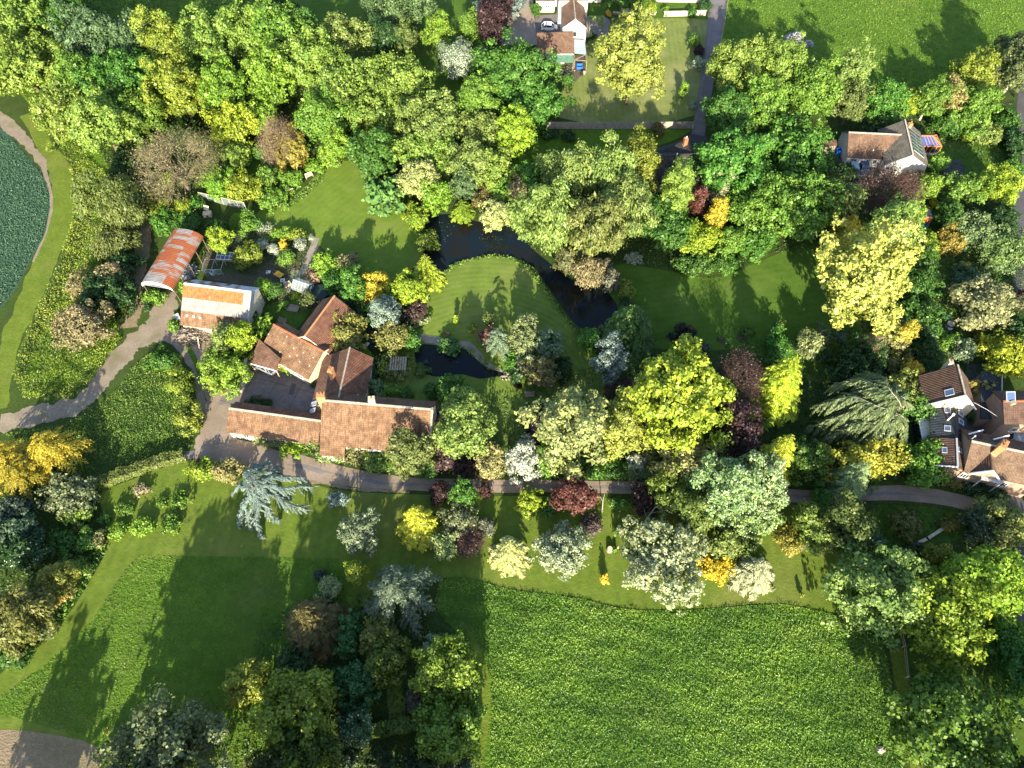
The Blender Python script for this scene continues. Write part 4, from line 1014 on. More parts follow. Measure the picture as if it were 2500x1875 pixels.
e = [on_plane(x, y, p0, nn) for x, y in ((2221, 316), (2241, 325), (2256, 387), (2231, 371))]
mb = MB(); c = sum(e, Vector())/4; Lw, Lh = (e[0]-e[3]).length*.95, 3.0
pu = ((e[0]-e[3])+(e[1]-e[2])).normalized()*1.0; pu = (pu-nn*pu.dot(nn)).normalized(); pv = nn.cross(pu)
for i in range(6):
    for j in range(2): mb.box(c+pu*((i-2.5)*Lw/6)+pv*((j-.5)*1.55)+nn*.06, (Lw/6-.05, 1.5, .06), pu, pv, nn)
sp = mb.build('solar_panels', M['solar'], H.root)
mb = MB()
for i in range(7): mb.box(c+pu*((i-3)*Lw/6)+nn*.065, (.06, 3.15, .07), pu, pv, nn)
mb.box(c+nn*.067, (Lw, .06, .07), pu, pv, nn); mb.build('panel_frame', M['grey_metal'], sp)
H.chimney(2219, 310, 5.4, .9, .6, .6, 'orange_brick', 1, .2)
mb = MB(); q = W(2130, 371, 3.0); mb.cyl((q.x, q.y, 2.8), .08, .08, .8, 8); mb.build('flue', M['white'], H.root)
# conservatory
q = [W(2256, 358, 2.3), W(2299, 358, 2.3)]; x0, x1, y0 = q[0].x, q[1].x, q[0].y; y1 = y0+3.6; rx, ry = x1-1.9, (y0+y1)/2
H3 = House('conservatory', 'orange timber conservatory with a blue glass roof joined to the bungalow', 'conservatory', (q[0]+q[1])/2)
ap = (rx, ry, 3.5); al = (x0-.6, ry, 3.5)
rf = H3.plane([(x0, y0, 2.3), (x1, y0, 2.3), ap, al], 'blue_glass', .04); H3.plane([(x1, y0, 2.3), (x1, y1, 2.3), ap], 'blue_glass', .04); H3.plane([(x1, y1, 2.3), (x0, y1, 2.3), al, ap], 'blue_glass', .04)
mb = MB(); z3 = Vector((0, 0, .05))
for s_ in ((x0, y0, 2.3), (x1, y0, 2.3), (x1, y1, 2.3), (x0, y1, 2.3)): pass
for A_, B_ in (((x0, y0, 2.3), (x1, y0, 2.3)), ((x1, y0, 2.3), (x1, y1, 2.3)), ((x1, y1, 2.3), (x0, y1, 2.3)), (al, ap), ((x1, y0, 2.3), ap), ((x1, y1, 2.3), ap)): mb.bar(Vector(A_)+z3, Vector(B_)+z3, .13)
for t in (.2, .4, .6, .8): mb.bar(Vector((x0+(x1-x0)*t, y0, 2.33)), Vector(al).lerp(Vector(ap), min(1, t*1.25))+z3*.6, .08)
for t in (.33, .66): mb.bar(Vector((x1, y0+(y1-y0)*t, 2.33)), Vector(ap)+z3*.6, .08)
for t in (0, .25, .5, .75, 1): mb.box((x0+(x1-x0)*t, y0, 1.15), (.12, .12, 2.3))
for t in (.25, .5, .75, 1): mb.box((x1, y0+(y1-y0)*t, 1.15), (.12, .12, 2.3))
mb.build('frame', M['orange_wood'], H3.root)
mb = MB(); mb.box(((x0+x1)/2, (y0+y1)/2, .3), (x1-x0-.2, y1-y0-.2, .6)); mb.build('plinth', M['white_wall'], H3.root)
mb = MB(); mb.box(((x0+x1)/2, (y0+y1)/2, 1.42), (x1-x0-.3, y1-y0-.3, 1.6)); mb.build('glazing', M['window'], H3.root)
# sheds
def shed(label, px, py, w, d_, h, roofm, wallm, rz=0, name='shed'):
    p = W(px, py, h); S = House(name, label, 'shed', p); r = Vector((math.cos(rz), math.sin(rz), 0)); q = Vector((-r.y, r.x, 0)); p.z = 0
    S.gable(p-r*w/2, p+r*w/2, d_/2, d_/2, h, h-.5, h-.5, wallm, roofm, th=.06, inset=.1, end=.1, ridge=None)
    S.door(p-q*(d_/2-.1)+Vector((0, 0, .85)), .8, 1.7, -q, 'wood'); return S
shed('brown timber shed beyond the white end of the bungalow', 2027, 343, 2.6, 2.2, 2.4, 'brown_tile', 'wood', .2)
shed('grey roofed garden shed with a red-brown door end under the lime tree', 2259, 517, 2.4, 3.2, 2.4, 'slate', 'brick', 1.55)

# --- slate house among the trees
a, b = W(1601, 383, 5.4), W(1706, 374, 5.4)
H = House('slate_house', 'dark mossy slate house half hidden by the weeping birches', 'house', (a+b)/2)
H.gable(a, b, 4.0, 4.6, 5.4, 2.8, 2.6, 'stone', 'slate', 'mossy_slate', ridge='dark')
c0, c1 = W(1690, 371, 5.2), W(1678, 338, 5.2)
H.gable(c0, c1, 4.2, 4.2, 5.2, 2.8, 2.8, 'stone', 'mossy_slate', 'slate', ridge='dark', rname='cross_roof', wname='cross_wall')
H.chimney(1671, 357, 4.4, 1.9, .7, .7, 'brick', 1, .2, 'white'); 
mb = MB(); q = W(1651, 386, 4.6); mb.cyl((q.x, q.y, 3.9), .09, .09, 1.6, 8); mb.cyl((q.x, q.y, 5.5), .16, .14, .25, 10); mb.build('flue', M['white'], H.root)

# --- brick cottages
a, b = W(2357, 966, 8.2), W(2338, 890, 8.2)
H = House('cottage', 'steep-roofed cottage with a dark slate extension and a pale lean-to', 'cottage', (a+b)/2)
H.gable(a, b, 4.1, 3.3, 8.2, 4.4, 4.8, 'cream_wall', 'brown_tile', 'mottled_tile', th=.16, ridge='stone', inset=.2)
d, n = H.d, H.n
H.trim(V3(H.A-d*.03+n*4.1, 4.45), V3(H.A-d*.03, 8.25), .2, 'white'); H.trim(V3(H.A-d*.03-n*3.3, 4.85), V3(H.A-d*.03, 8.25), .2, 'white')
H.rooflight(2318, 958, 0, 1.0, 1.2)
H.chimney(2309, 897, 6.1, 1.7, .8, .6, 'pale_stone', 1, 1.4)
c0 = Vector((H.A.x, H.A.y, 0))-n*.4-d*.0
x0 = W(2334, 1000, 4.6); x1 = W(2336, 1068, 4.6)
H.gable(x1, x0, 3.3, 2.1, 4.6, 3.6, 3.4, 'cream_wall', 'slate', th=.12, ridge='dark', rname='extension_roof', wname='extension_wall', inset=.2, end=.05)
k = len(H.planes)-2
H.rooflight(2313, 1002, k, .9, .8); H.rooflight(2313, 1046, k, .9, .8); H.rooflight(2345, 1010, k+1, .8, 1.0); H.rooflight(2346, 1030, k+1, .8, 1.0)
mb = MB(); q = W(2311, 1028, 4.0); mb.cyl((q.x, q.y, 3.9), .1, .1, 2.0, 10); mb.cyl((q.x, q.y, 5.9), .2, .2, .25, 10); mb.box((q.x, q.y, 4.05), (.5, .5, .12)); mb.build('flue', M['white'], H.root)
x2 = W(2335, 1070, 4.8); x3 = W(2338, 1140, 4.8)
H.gable(x3, x2, 3.2, 2.2, 4.8, 3.6, 3.6, 'pink_wall', 'brown_tile', 'mottled_tile', th=.12, ridge='lead', rname='low_roof', wname='low_wall', inset=.15)
k = len(H.planes)-2
H.rooflight(2306, 1099, k, .9, .6); H.rooflight(2343, 1099, k+1, .7, .7)
H.trim(V3(H.A-H.d*.03+H.n*3.2, 3.65), V3(H.A-H.d*.03, 4.85), .16, 'white')
H.window(V3(H.A+H.d*.25+H.n*1.6, 1.8), .9, 1.0, -H.d)
q = [W(2257, 1090, 2.4), W(2296, 1090, 2.9), W(2292, 1025, 2.9), W(2243, 1022, 2.4)]
lean = H.plane(q, 'pale_poly', .06, 'lean_to_roof')
mb = MB()
for t in (0, .35, .7, 1): mb.bar(q[0].lerp(q[3], t)+Vector((0, 0, .03)), q[1].lerp(q[2], t)+Vector((0, 0, .03)), .06)
mb.bar(q[0]+Vector((-.04, 0, -.02)), q[3]+Vector((-.04, 0, -.02)), .14); mb.build('glazing_bars', M['white'], lean)
mb = MB(); mb.poly([V3(q[0], 0), V3(q[3], 0), V3(q[3], 2.3), V3(q[0], 2.3)]); mb.poly([V3(q[0], 0), V3(q[1], 0), V3(q[1], 2.8), V3(q[0], 2.3)]); mb.build('lean_to_wall', M['window'], H.root)

a, b = W(2372, 1077, 7.0), W(2560, 1117, 7.0)
H = House('cottage', 'pinkish stone cottage with a mottled brown roof, gabled dormer and orange chimney', 'cottage', (a+b)/2)
H.gable(a, b, 3.6, 3.7, 7.0, 4.4, 4.4, 'pink_wall', 'brown_tile', 'mottled_tile', th=.16, ridge='pale_stone')
d, n = H.d, H.n
H.chimney(2429, 1103, 6.3, 2.5, 1.5, .8, 'orange_brick', 2, .85)
for px, py in ((2354, 1161), (2447, 1182)):
    p0 = V3(H.A-n*H.ir, 0); c = on_plane(px, py, p0, -n); H.window(c, 1.3, 1.2, -n, 'white', bars=2)
p0 = V3(H.A-n*H.ir, 0)
e = on_plane(2420, 1163, p0, -n); mb = MB(); mb.box(e-n*.45, (2.9, .9, .12), d, n, (0, 0, 1))
for s_ in (-1, 1): mb.box(Vector((e.x, e.y, 0))-n*.75+d*s_*1.3+Vector((0, 0, e.z/2)), (.14, .14, e.z), d, n, (0, 0, 1))
mb.build('porch', M['grey_metal'], H.root); H.door(Vector((e.x, e.y, 1.0)), 1.0, 2.0, -n, 'dark')
c = on_plane(2420, 1150, p0-n*.3, -n); c.z = 4.5; dz = 1.9
q0, q1, q2 = c-d*1.9-n*.1, c+d*1.9-n*.1, c+Vector((0, 0, dz))-n*.1
bk = q2+n*3.4
H.plane([q0, q2, bk], 'brown_tile', .1, 'dormer_roof'); H.plane([q2, q1, bk], 'mottled_tile', .1, 'dormer_roof')
mb = MB(); mb.poly([q0+n*.12-Vector((0, 0, .5)), q1+n*.12-Vector((0, 0, .5)), q1+n*.12-Vector((0, 0, .1)), q2+n*.12-Vector((0, 0, .1)), q0+n*.12-Vector((0, 0, .1))]); mb.build('dormer_wall', M['pink_wall'], H.root)
H.trim(q0+Vector((0, 0, .02))-n*.05, q2+Vector((0, 0, .03))-n*.05, .22, 'white'); H.trim(q1+Vector((0, 0, .02))-n*.05, q2+Vector((0, 0, .03))-n*.05, .22, 'white')
for (x0_, y0_, x1_, y1_) in ((2365, 1060, 2401, 1050), (2425, 1073, 2464, 1063)):
    A_, B_ = W(x0_, y0_, 6.0), W(x1_, y1_, 6.0); m_ = (A_+B_)/2-n*2.4; m_.z = 5.9
    H.trim(A_, B_, .18, 'white'); A2_, B2_ = A_-Vector((0, 0, .05)), B_-Vector((0, 0, .05))
    H.plane([A2_-n*1.8-Vector((0, 0, .4)), B2_-n*1.8-Vector((0, 0, .4)), B2_, A2_], 'brown_tile', .1, 'dormer_roof')
mb = MB(); q = W(2372, 1072, 6.9); mb.cyl((q.x, q.y, 6.4), .05, .05, 1.4, 8); mb.cyl((q.x, q.y, 7.8), .14, .1, .2, 8); mb.build('flue', M['grey_metal'], H.root)

a, b = W(2449, 980, 6.6), W(2580, 978, 6.6)
H = House('cottage', 'cottage with a dark red tiled roof, blue rooflight and a flat slate-coloured roof beside it', 'cottage', (a+b)/2)
H.gable(a, b, 2.6, 3.0, 6.6, 5.4, 4.9, 'pink_wall', 'brown_tile', th=.16, ridge='brick')
H.rooflight(2467, 968, 1, 1.3, 1.4); H.window(V3(on_plane(2489, 1038, V3(H.A-H.n*H.ir, 0), -H.n), 0)+Vector((0, 0, 2.6)), 1.2, 1.2, -H.n, 'white', bars=2)
H.chimney(2462, 992, 5.6, 1.2, .7, .5, 'stone', 0, .3)
q = [W(2394, 1022, 2.8), W(2446, 1022, 2.8), W(2446, 915, 2.8), W(2394, 905, 2.8)]
H.plane(q, 'slate', .2, 'flat_roof')
mb = MB(); mb.prism([(q[0].x+.15, q[0].y+.15), (q[1].x-.15, q[1].y+.15), (q[2].x-.15, q[2].y-.2), (q[3].x+.15, q[3].y-.2)], 0, 2.58); mb.build('flat_roof_wall', M['pink_wall'], H.root)
mb = MB(); mb.bar(q[1]+Vector((-.05, 0, .05)), q[2]+Vector((-.05, 0, .05)), .15, .3); mb.build('parapet', M['pale_stone'], H.root)
# ------------------------------------------------------------------ colours (linear base colours)
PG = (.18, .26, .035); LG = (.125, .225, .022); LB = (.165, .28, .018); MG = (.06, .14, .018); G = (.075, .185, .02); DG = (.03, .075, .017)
YG = (.21, .28, .014); YB = (.24, .325, .012); GO = (.42, .35, .016); GY = (.33, .39, .02); OL = (.115, .15, .032); OP = (.18, .25, .052)
GB = (.095, .165, .062); SB = (.18, .25, .215); SW = (.31, .38, .24); BL = (.13, .205, .205); PU = (.05, .024, .028); PK = (.022, .013, .017)
PR = (.115, .04, .032); BR = (.18, .165, .06); CR = (.42, .44, .15); WH = (.52, .56, .46); YO = (.205, .245, .022); BZ = (.125, .105, .028)
LIME = 'lime trees in the belt of wood north of the farm'
def T(ox, oy, rows, sc_=2.6544):
    for r in rows:
        k, x0, y0, x1, y1, c, lab = r[:7]; kw = r[7] if len(r) > 7 else {}
        plant(k, ox+x0/sc_, oy+y0/sc_, ox+x1/sc_, oy+y1/sc_, c, lab, **kw)
L = dict(group=LIME)
T(0, 0, [
 ('b', -150, -90, 330, 300, PG, 'large pale lime tree at the outer end of the wood, above the crop field', L),
 ('b', 290, -60, 600, 230, MG, 'mid green tree fringing the shaded dark field at the end of the wood', L),
 ('b', -90, 250, 380, 610, PG, 'pale lime tree overhanging the yellow flowering verge beside the farm track', L),
 ('b', 410, 100, 760, 430, GB, 'blue-green tree bordering the dark field, its crown hollow and shaded', L),
 ('b', 640, 110, 990, 430, GB, 'blue-green tree between the hollow-crowned one and a yellow-green oak', L),
 ('b', 360, 370, 700, 690, LG, 'lime tree with pale dead twigs in the middle of the wood end', L),
 ('b', 600, 350, 1030, 720, G, 'bright green tree facing a dark gap in the wood, above the brown tree', L),
 ('b', 260, 590, 620, 900, PG, 'pale lime tree leaning out over yellow bushes by the crop field', L),
 ('b', 470, 620, 860, 1000, PG, 'pale lime tree with a bare forked dead branch, nearest the brown tree', L),
 ('b', 740, 620, 1050, 900, LG, 'lime tree on the edge of the dark gap, right behind the brown tree', dict(group=LIME)),
 ('b', 920, 120, 1220, 470, YO, 'yellow-olive oak whose narrow crown stands beside the dark field', L),
 ('b', 990, 380, 1320, 770, YO, 'yellow-olive oak below the narrow one, over the dark gap in the wood', L),
 ('b', 1190, 110, 1530, 480, PG, 'tall pale lime tree standing next to the yellow-olive oaks', L),
 ('b', 1430, 80, 1780, 400, PG, 'tall pale lime tree just behind the shaded dark field edge', L),
 ('b', 1290, 420, 1640, 760, LB, 'bright lime tree in the second row behind the yellow-olive oaks', L),
 ('b', 1370, 670, 1670, 930, YB, 'yellow-lime tree lowest in the wood above the small shaded lawn', L),
 ('s', 1110, 810, 1300, 940, G, 'rich green bush between the brown tree and the yellow-lime tree'),
 ('t', 885, 850, 1405, 1295, BR, 'round brown leafless-looking tree above the rusty arched barn', dict(cat='tree')),
 ('s', 1005, 1130, 1110, 1240, YB, 'bright lime bush poking through the brown leafless-looking tree'),
 ('b', 1430, 935, 1610, 1095, PG, 'small pale green standard tree on the shaded lawn near the brown tree'),
 ('s', 1340, 1110, 1520, 1290, LB, 'lime bush at the brown-tree end of the netting fence'),
 ('b', 1450, 1130, 1680, 1300, YG, 'spreading yellow-green maple behind the netting fence'),
 ('w', 500, 1150, 730, 1430, OL, 'olive willow beside the mown grass path along the crop field'),
 ('w', 690, 1180, 940, 1510, OL, 'olive willow closest to the earth path by the arched barn'),
 ('w', 590, 1450, 890, 1690, OL, 'olive willow on the bank over the head of the earth path', {}),
 ('s', 740, 1010, 900, 1180, DG, 'dark bush at the outer foot of the brown leafless-looking tree'),
 ('s', 840, 910, 960, 1020, MG, 'mid green bush tucked between the brown tree and a pale lime tree'),
 ('s', 900, 1250, 1080, 1390, YG, 'yellow-green bush at the head of the earth path'),
 ('s', 1110, 1290, 1230, 1390, YG, 'yellow-green bush in the rough ground above the arched barn roof'),
 ('s', 1000, 1370, 1120, 1530, G, 'green bramble bush against the far end of the arched barn'),
 ('s', 1130, 1390, 1300, 1500, MG, 'mid green bramble bush behind the curved top of the arched barn'),
 ('s', 1215, 1270, 1330, 1360, G, 'green bush below the brown tree where the netting fence starts'),
 ('b', 1350, 1480, 1510, 1640, YB, 'bright yellow-lime fruit tree beside the glass cold frame'),
 ('s', 1530, 1590, 1690, 1730, YO, 'rounded golden-olive bush in the kitchen garden next to the cold frame'),
 ('s', 1340, 1425, 1460, 1500, MG, 'bean bush behind the bright yellow-lime fruit tree'),
 ('s', 1560, 1330, 1660, 1560, LG, 'leafy climber row along the kitchen garden side fence'),
])
T(625, 0, [
 ('b', -30, 50, 340, 400, LG, 'lime tree at the top of the wood where the shaded dark field ends', L),
 ('b', 40, 10, 260, 160, DG, 'dark evergreen behind the topmost lime trees, beside the upper lawn', {}),
 ('b', 180, 80, 420, 330, MG, 'mid green tree with a dark outline against the shaded upper lawn', L),
 ('b', 150, 230, 520, 600, PG, 'broad pale tree in the middle of the wood, full of creamy keys', L),
 ('b', 390, 130, 700, 420, OP, 'pale olive tree with twiggy tips beside the small blue pond', L),
 ('b', -40, 330, 240, 690, LB, 'bright lime tree above the pinkish-brown tree on the lawn', L),
 ('b', -20, 640, 130, 860, LB, 'bright lime tree low at the wood edge, next to the pinkish-brown tree', L),
 ('b', 330, 370, 720, 720, PG, 'pale tree in the heart of the wood below the twiggy olive one', L),
 ('b', 290, 620, 620, 930, LG, 'lime tree standing over the round bush at the head of the curved lawn', L),
 ('b', 430, 830, 610, 1080, LB, 'rounded lime bush at the very head of the curved lawn', dict(name='shrub', cat='shrub')),
 ('b', 730, 375, 1120, 690, PG, 'pale tree beside the small blue pond, with a dark hole in its crown', L),
 ('b', 600, 580, 960, 880, PG, 'pale tree near the pink-tipped one in the middle of the wood', L),
 ('b', 950, 640, 1320, 980, OP, 'pale olive tree at the pond end of the wood, next to a shaded lawn', L),
 ('b', 860, 860, 1260, 1110, PG, 'pale tree in front of the pale olive one, above the cream flowering tree', L),
 ('b', 640, 840, 880, 1165, MG, 'feathery mid green maple drooping over the edge of the curved lawn'),
 ('s', 760, 800, 880, 890, (.40, .30, .16), 'pink-tipped tree top showing in the middle of the pale wood', dict(name='tree', cat='tree')),
 ('b', 725, -60, 1130, 200, (.10, .17, .06), 'big blue-green pine at the top lawn, layered like cushions', dict(blob=1.6)),
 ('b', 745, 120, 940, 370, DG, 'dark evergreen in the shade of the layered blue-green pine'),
 ('b', 890, 110, 1050, 420, OL, 'dull olive evergreen in front of the layered blue-green pine'),
 ('b', 1090, 105, 1260, 310, LB, 'bright lime tree beside the dull olive evergreen on the upper lawn'),
 ('n', 1310, 85, 1440, 310, LG, 'narrow light green tree beside the tall purple beech'),
 ('b', 1420, -5, 1650, 310, PU, 'tall purple beech next to the gravel drive of the white house', dict(cat='tree')),
 ('s', 1450, -60, 1740, 110, SB, 'blue-grey conifer behind the purple beech by the gravel drive', dict(name='conifer', cat='conifer')),
 ('b', 1185, 275, 1420, 495, (.16, .21, .12), 'white-blossomed tree on the shaded lawn beside the great oak', dict(fl=(WH, .75))),
 ('b', 1310, 510, 1560, 790, LG, 'lime tree at the foot of the great oak, above the pale olive trees', {}),
 ('b', 1340, 740, 1600, 970, OP, 'pale olive tree between the round yellow-lime tree and the wood', L),
 ('b', 1240, 920, 1540, 1200, OP, 'pale tree drooping over the far bank of the main pond', L),
 ('b', 1390, 980, 1660, 1220, PG, 'pale lime tree behind the creamy bush on the pond bank', L),
 ('s', 1150, 1020, 1290, 1180, LG, 'lime bush between the cream flowering tree and the pale pond trees'),
 ('b', 930, 1040, 1180, 1280, (.36, .37, .12), 'cream-flowering tree at the edge of the curved lawn near the main pond', dict(fl=(CR, .35))),
 ('b', 1060, 1180, 1270, 1370, LB, 'bright lime bush on the main pond bank below the cream-flowering tree', dict(name='shrub', cat='shrub')),
 ('b', 1260, 1120, 1430, 1310, GB, 'grey-green small tree right above the star-shaped conifer'),
 ('s', 1410, 1190, 1530, 1380, BZ, 'golden-brown bush between the star-shaped conifer and the creamy bush'),
 ('b', 1500, 1170, 1670, 1320, LG, 'lime bush over the creamy bush by the main pond', dict(name='shrub', cat='shrub')),
 ('c', 1240, 1300, 1430, 1465, YG, 'star-shaped yellow-green conifer leaning over the main pond'),
 ('s', 1470, 1310, 1640, 1500, CR, 'creamy yellow bush reflected in the main pond'),
 ('s', 995, 1350, 1110, 1490, YG, 'round yellow-green bush at the pond end of the curved lawn'),
 ('s', 985, 1312, 1030, 1362, YG, 'small yellow-green bush behind the round one at the curved lawn'),
 ('s', 940, 1375, 972, 1416, YG, 'tiny yellow-green bush alone on the curved lawn edge'),
 ('w', 1030, 1505, 1190, 1640, (.15, .20, .02), 'weeping green mound hanging over the corner of the main pond', dict(name='shrub', cat='shrub')),
 ('g', 705, 1160, 950, 1390, (.12, .24, .05), 'giant-leaved green clump bulging onto the curved lawn', dict(name='giant_rhubarb', cat='plant')),
 ('t', 40, 780, 250, 1060, (.24, .15, .09), 'pinkish-brown tree in faded flower above the lawn benches', dict(cat='tree')),
 ('s', 130, 880, 330, 1070, (.30, .24, .04), 'yellow-ochre bush growing through the pinkish-brown tree'),
 ('b', -5, 1080, 135, 1215, LG, 'small round tree on a clear stem behind the lower lawn bench', dict(name='sapling')),
 ('s', 180, 1110, 300, 1215, LG, 'rounded pale bush directly behind the upper lawn bench', {}),
 ('s', 318, 1030, 445, 1115, LB, 'lime bush at the point where the curved lawn narrows to its head'),
 ('s', 25, 1220, 190, 1345, LG, 'broad leafy bush beside the lower lawn bench'),
 ('s', -20, 940, 75, 1030, G, 'green bush at the outer foot of the pinkish-brown tree'),
 ('s', 200, 1225, 260, 1260, LG, 'low leafy clump right by the lower lawn bench', {}),
 ('s', 820, 1060, 900, 1150, DG, 'dark bush in the shade below the feathery maple'),
 # kitchen garden beds
 ('s', 20, 1448, 105, 1515, (.33, .36, .22), 'grey-white feathery plant at the lawn corner of the kitchen garden', dict(fl=(WH, .3))),
 ('s', 112, 1478, 240, 1545, LB, 'low lime mat in the flower bed beside the curved lawn'),
 ('s', 150, 1563, 202, 1618, (.75, .48, .01), 'bright yellow flowering dome in the kitchen garden', dict(leaf=.13, name='flowering_plant', cat='plant')),
 ('s', 215, 1478, 335, 1575, YG, 'yellow-green flower clump between the lime mat and the garden path', dict(fl=(CR, .2))),
 ('s', 255, 1556, 325, 1625, (.25, .28, .2), 'white flowering plant beside the upper part of the garden path', dict(fl=(WH, .8), name='flowering_plant', cat='plant')),
 ('s', 330, 1525, 372, 1560, (.25, .28, .2), 'white flowering plant where the garden path meets the curved lawn', dict(fl=(WH, .7), name='flowering_plant', cat='plant')),
 ('s', 5, 1560, 80, 1625, (.25, .28, .2), 'white flowering plant near the golden-olive bush in the kitchen garden', dict(fl=(WH, .7), name='flowering_plant', cat='plant')),
 ('s', 85, 1585, 150, 1650, (.25, .28, .2), 'white flowering plant next to the bright yellow dome', dict(fl=(WH, .6), name='flowering_plant', cat='plant')),
 ('s', -30, 1430, 40, 1500, MG, 'mid green plant at the kitchen garden edge behind the feathery plant'),
 ('s', 160, 1620, 260, 1720, LG, 'leafy vegetable clump below the bright yellow dome'),
])
T(1250, 0, [
 ('b', -260, 300, 270, 640, G, 'great bright green oak beside the garage of the white house', dict(blob=1.35)),
 ('b', -60, 540, 315, 820, G, 'green oak standing between the great oak and the panel fence', {}),
 ('b', -90, 735, 150, 1010, YB, 'round yellow-lime tree where the panel fence ends under the oaks'),
 ('b', 585, 190, 975, 665, (.24, .27, .045), 'broad lime tree standing alone on the dry lawn inside the panel fence', dict(blob=1.0)),
 ('n', 625, 120, 800, 330, (.24, .27, .05), 'pointed lime tree directly behind the lone broad one on the dry lawn', {}),
 ('b', 1290, 280, 1560, 640, PG, 'pale lime tree overhanging the dark lane by the pasture', {}),
 ('b', 1460, 260, 1720, 560, PG, 'tall pale lime tree between the dark lane and the rubble heap', {}),
 ('b', 1255, 590, 1560, 920, MG, 'shaded mid green tree overhanging the foot of the dark lane', {}),
 ('b', 1480, 520, 1760, 860, LG, 'lime tree in the clump beside the dark lane, facing the bungalow', {}),
 ('b', 1190, 870, 1610, 1290, G, 'broad green oak beside the dark slate house'),
 ('b', 1380, 1220, 1680, 1500, LG, 'lime tree in front of the broad green oak by the slate house'),
 ('b', 690, 865, 950, 1250, YO, 'yellow-tinged pine rising beside the chimney of the slate house', dict(cat='tree')),
 ('w', 200, 950, 560, 1330, OP, 'weeping birch at the back of the big drooping clump by the stream lawn', dict(group='weeping birches beside the main pond')),
 ('w', 460, 940, 800, 1310, OP, 'weeping birch with a pale forked trunk, beside the yellow-tinged pine', dict(group='weeping birches beside the main pond')),
 ('w', 50, 1210, 430, 1640, OP, 'weeping birch hanging over the main pond at the end of its clump', dict(group='weeping birches beside the main pond')),
 ('w', 560, 1130, 940, 1530, OP, 'weeping birch next to the conical light green tree', dict(group='weeping birches beside the main pond')),
 ('w', 330, 1290, 730, 1700, (.18, .20, .05), 'weeping birch in the front of its clump, above the water', dict(group='weeping birches beside the main pond')),
 ('n', 960, 1070, 1180, 1480, PG, 'conical light green tree between the weeping birches and the red column'),
 ('n', 1150, 1175, 1258, 1460, PR, 'slim dark red column tree behind the golden cypress'),
 ('b', 1235, 1085, 1415, 1320, (.30, .30, .17), 'creamy variegated tree behind the golden cypress', dict(var=.4)),
 ('n', 1252, 1290, 1388, 1540, GO, 'upright golden-orange cypress in the border of the east lawn', dict(cat='conifer', name='conifer')),
 ('b', 1060, 1430, 1350, 1650, YB, 'vivid yellow-lime tree at the foot of the golden-orange cypress'),
 ('b', 830, 1320, 1140, 1600, MG, 'mid green tree between the weeping birches and the vivid yellow-lime tree'),
 ('s', 1500, 1240, 1680, 1500, OL, 'dull olive bush beside the lime tree in front of the broad green oak'),
 ('s', 1340, 1480, 1520, 1660, LG, 'green bush at the east lawn border beside the vivid yellow-lime tree'),
 ('s', 1480, 1480, 1680, 1680, G, 'green bush at the east lawn border under the olive bush'),
 ('s', 1480, 1520, 1560, 1590, YG, 'small yellow bush in the east lawn border', {}),
 ('s', 1145, 235, 1212, 300, LG, 'thin pale sapling on the dry lawn beside the lane', dict(name='sapling')),
 ('s', 1188, 300, 1240, 362, PU, 'dark purple maple on the dry lawn beside the lane'),
 ('s', 1175, 378, 1243, 446, (.30, .36, .24), 'silver-green bush on the dry lawn below the purple maple'),
 ('s', 1148, 650, 1200, 706, (.26, .33, .22), 'silver-green bush in the corner of the dry lawn, nearest the panel fence'),
 ('n', 1085, 530, 1140, 635, LB, 'slender lime sapling alone on the dry lawn', dict(name='sapling')),
 ('s', 908, 800, 982, 884, BZ, 'bronze-brown bush growing against the panel fence'),
 ('s', 195, 840, 290, 905, DG, 'espaliered dark shrub on the stream lawn, nearer the oaks'),
 ('s', 330, 850, 405, 915, DG, 'espaliered dark shrub on the stream lawn, nearer the slate house'),
 ('s', 700, 55, 765, 105, (.30, .35, .20), 'round variegated bush by the stone wall of the white house garden'),
 ('s', 610, 72, 645, 110, (.55, .34, .02), 'small orange-yellow bush at the end of the white house patio'),
 ('s', 780, 88, 845, 135, YG, 'yellow-green bush by the border of the dry lawn', {}),
 ('s', 868, 15, 932, 88, YG, 'taller yellow-green bush by the stepped path of the white house garden'),
 ('s', 640, -40, 880, 45, MG, 'shrubbery mass behind the stone wall of the white house garden', dict(name='shrub')),
 ('s', 840, 85, 880, 118, MG, 'low green bush at the foot of the stone wall near the stepped path'),
 ('s', 980, 40, 1015, 105, LG, 'lime bush on the lane side of the stepped path'),
 ('s', 1140, 45, 1190, 120, MG, 'mid green bush against the long pale stone wall'),
 ('s', 1210, -10, 1275, 90, DG, 'dark bush at the lane end of the long pale stone wall'),
 ('s', 120, 30, 185, 95, MG, 'mid green bush by the white house wall and its gravel drive'),
 ('s', 295, 55, 325, 180, MG, 'climber on the side wall of the white house gable', {}),
 ('s', 640, 110, 740, 135, MG, 'low dark shrub edging the dry lawn by the patio'),
 ('s', 505, 215, 540, 250, DG, 'small dark bush beside the brick patio steps'),
 ('s', 325, 490, 400, 565, MG, 'vegetable patch plants behind the garage shelter', {}),
 ('b', 60, 1050, 200, 1250, G, 'green tree between the creamy bush and the weeping birches'),
 ('s', -30, 1110, 90, 1330, (.36, .29, .15), 'pinkish-cream tree beside the weeping birch over the pond', dict(name='tree', cat='tree')),
])
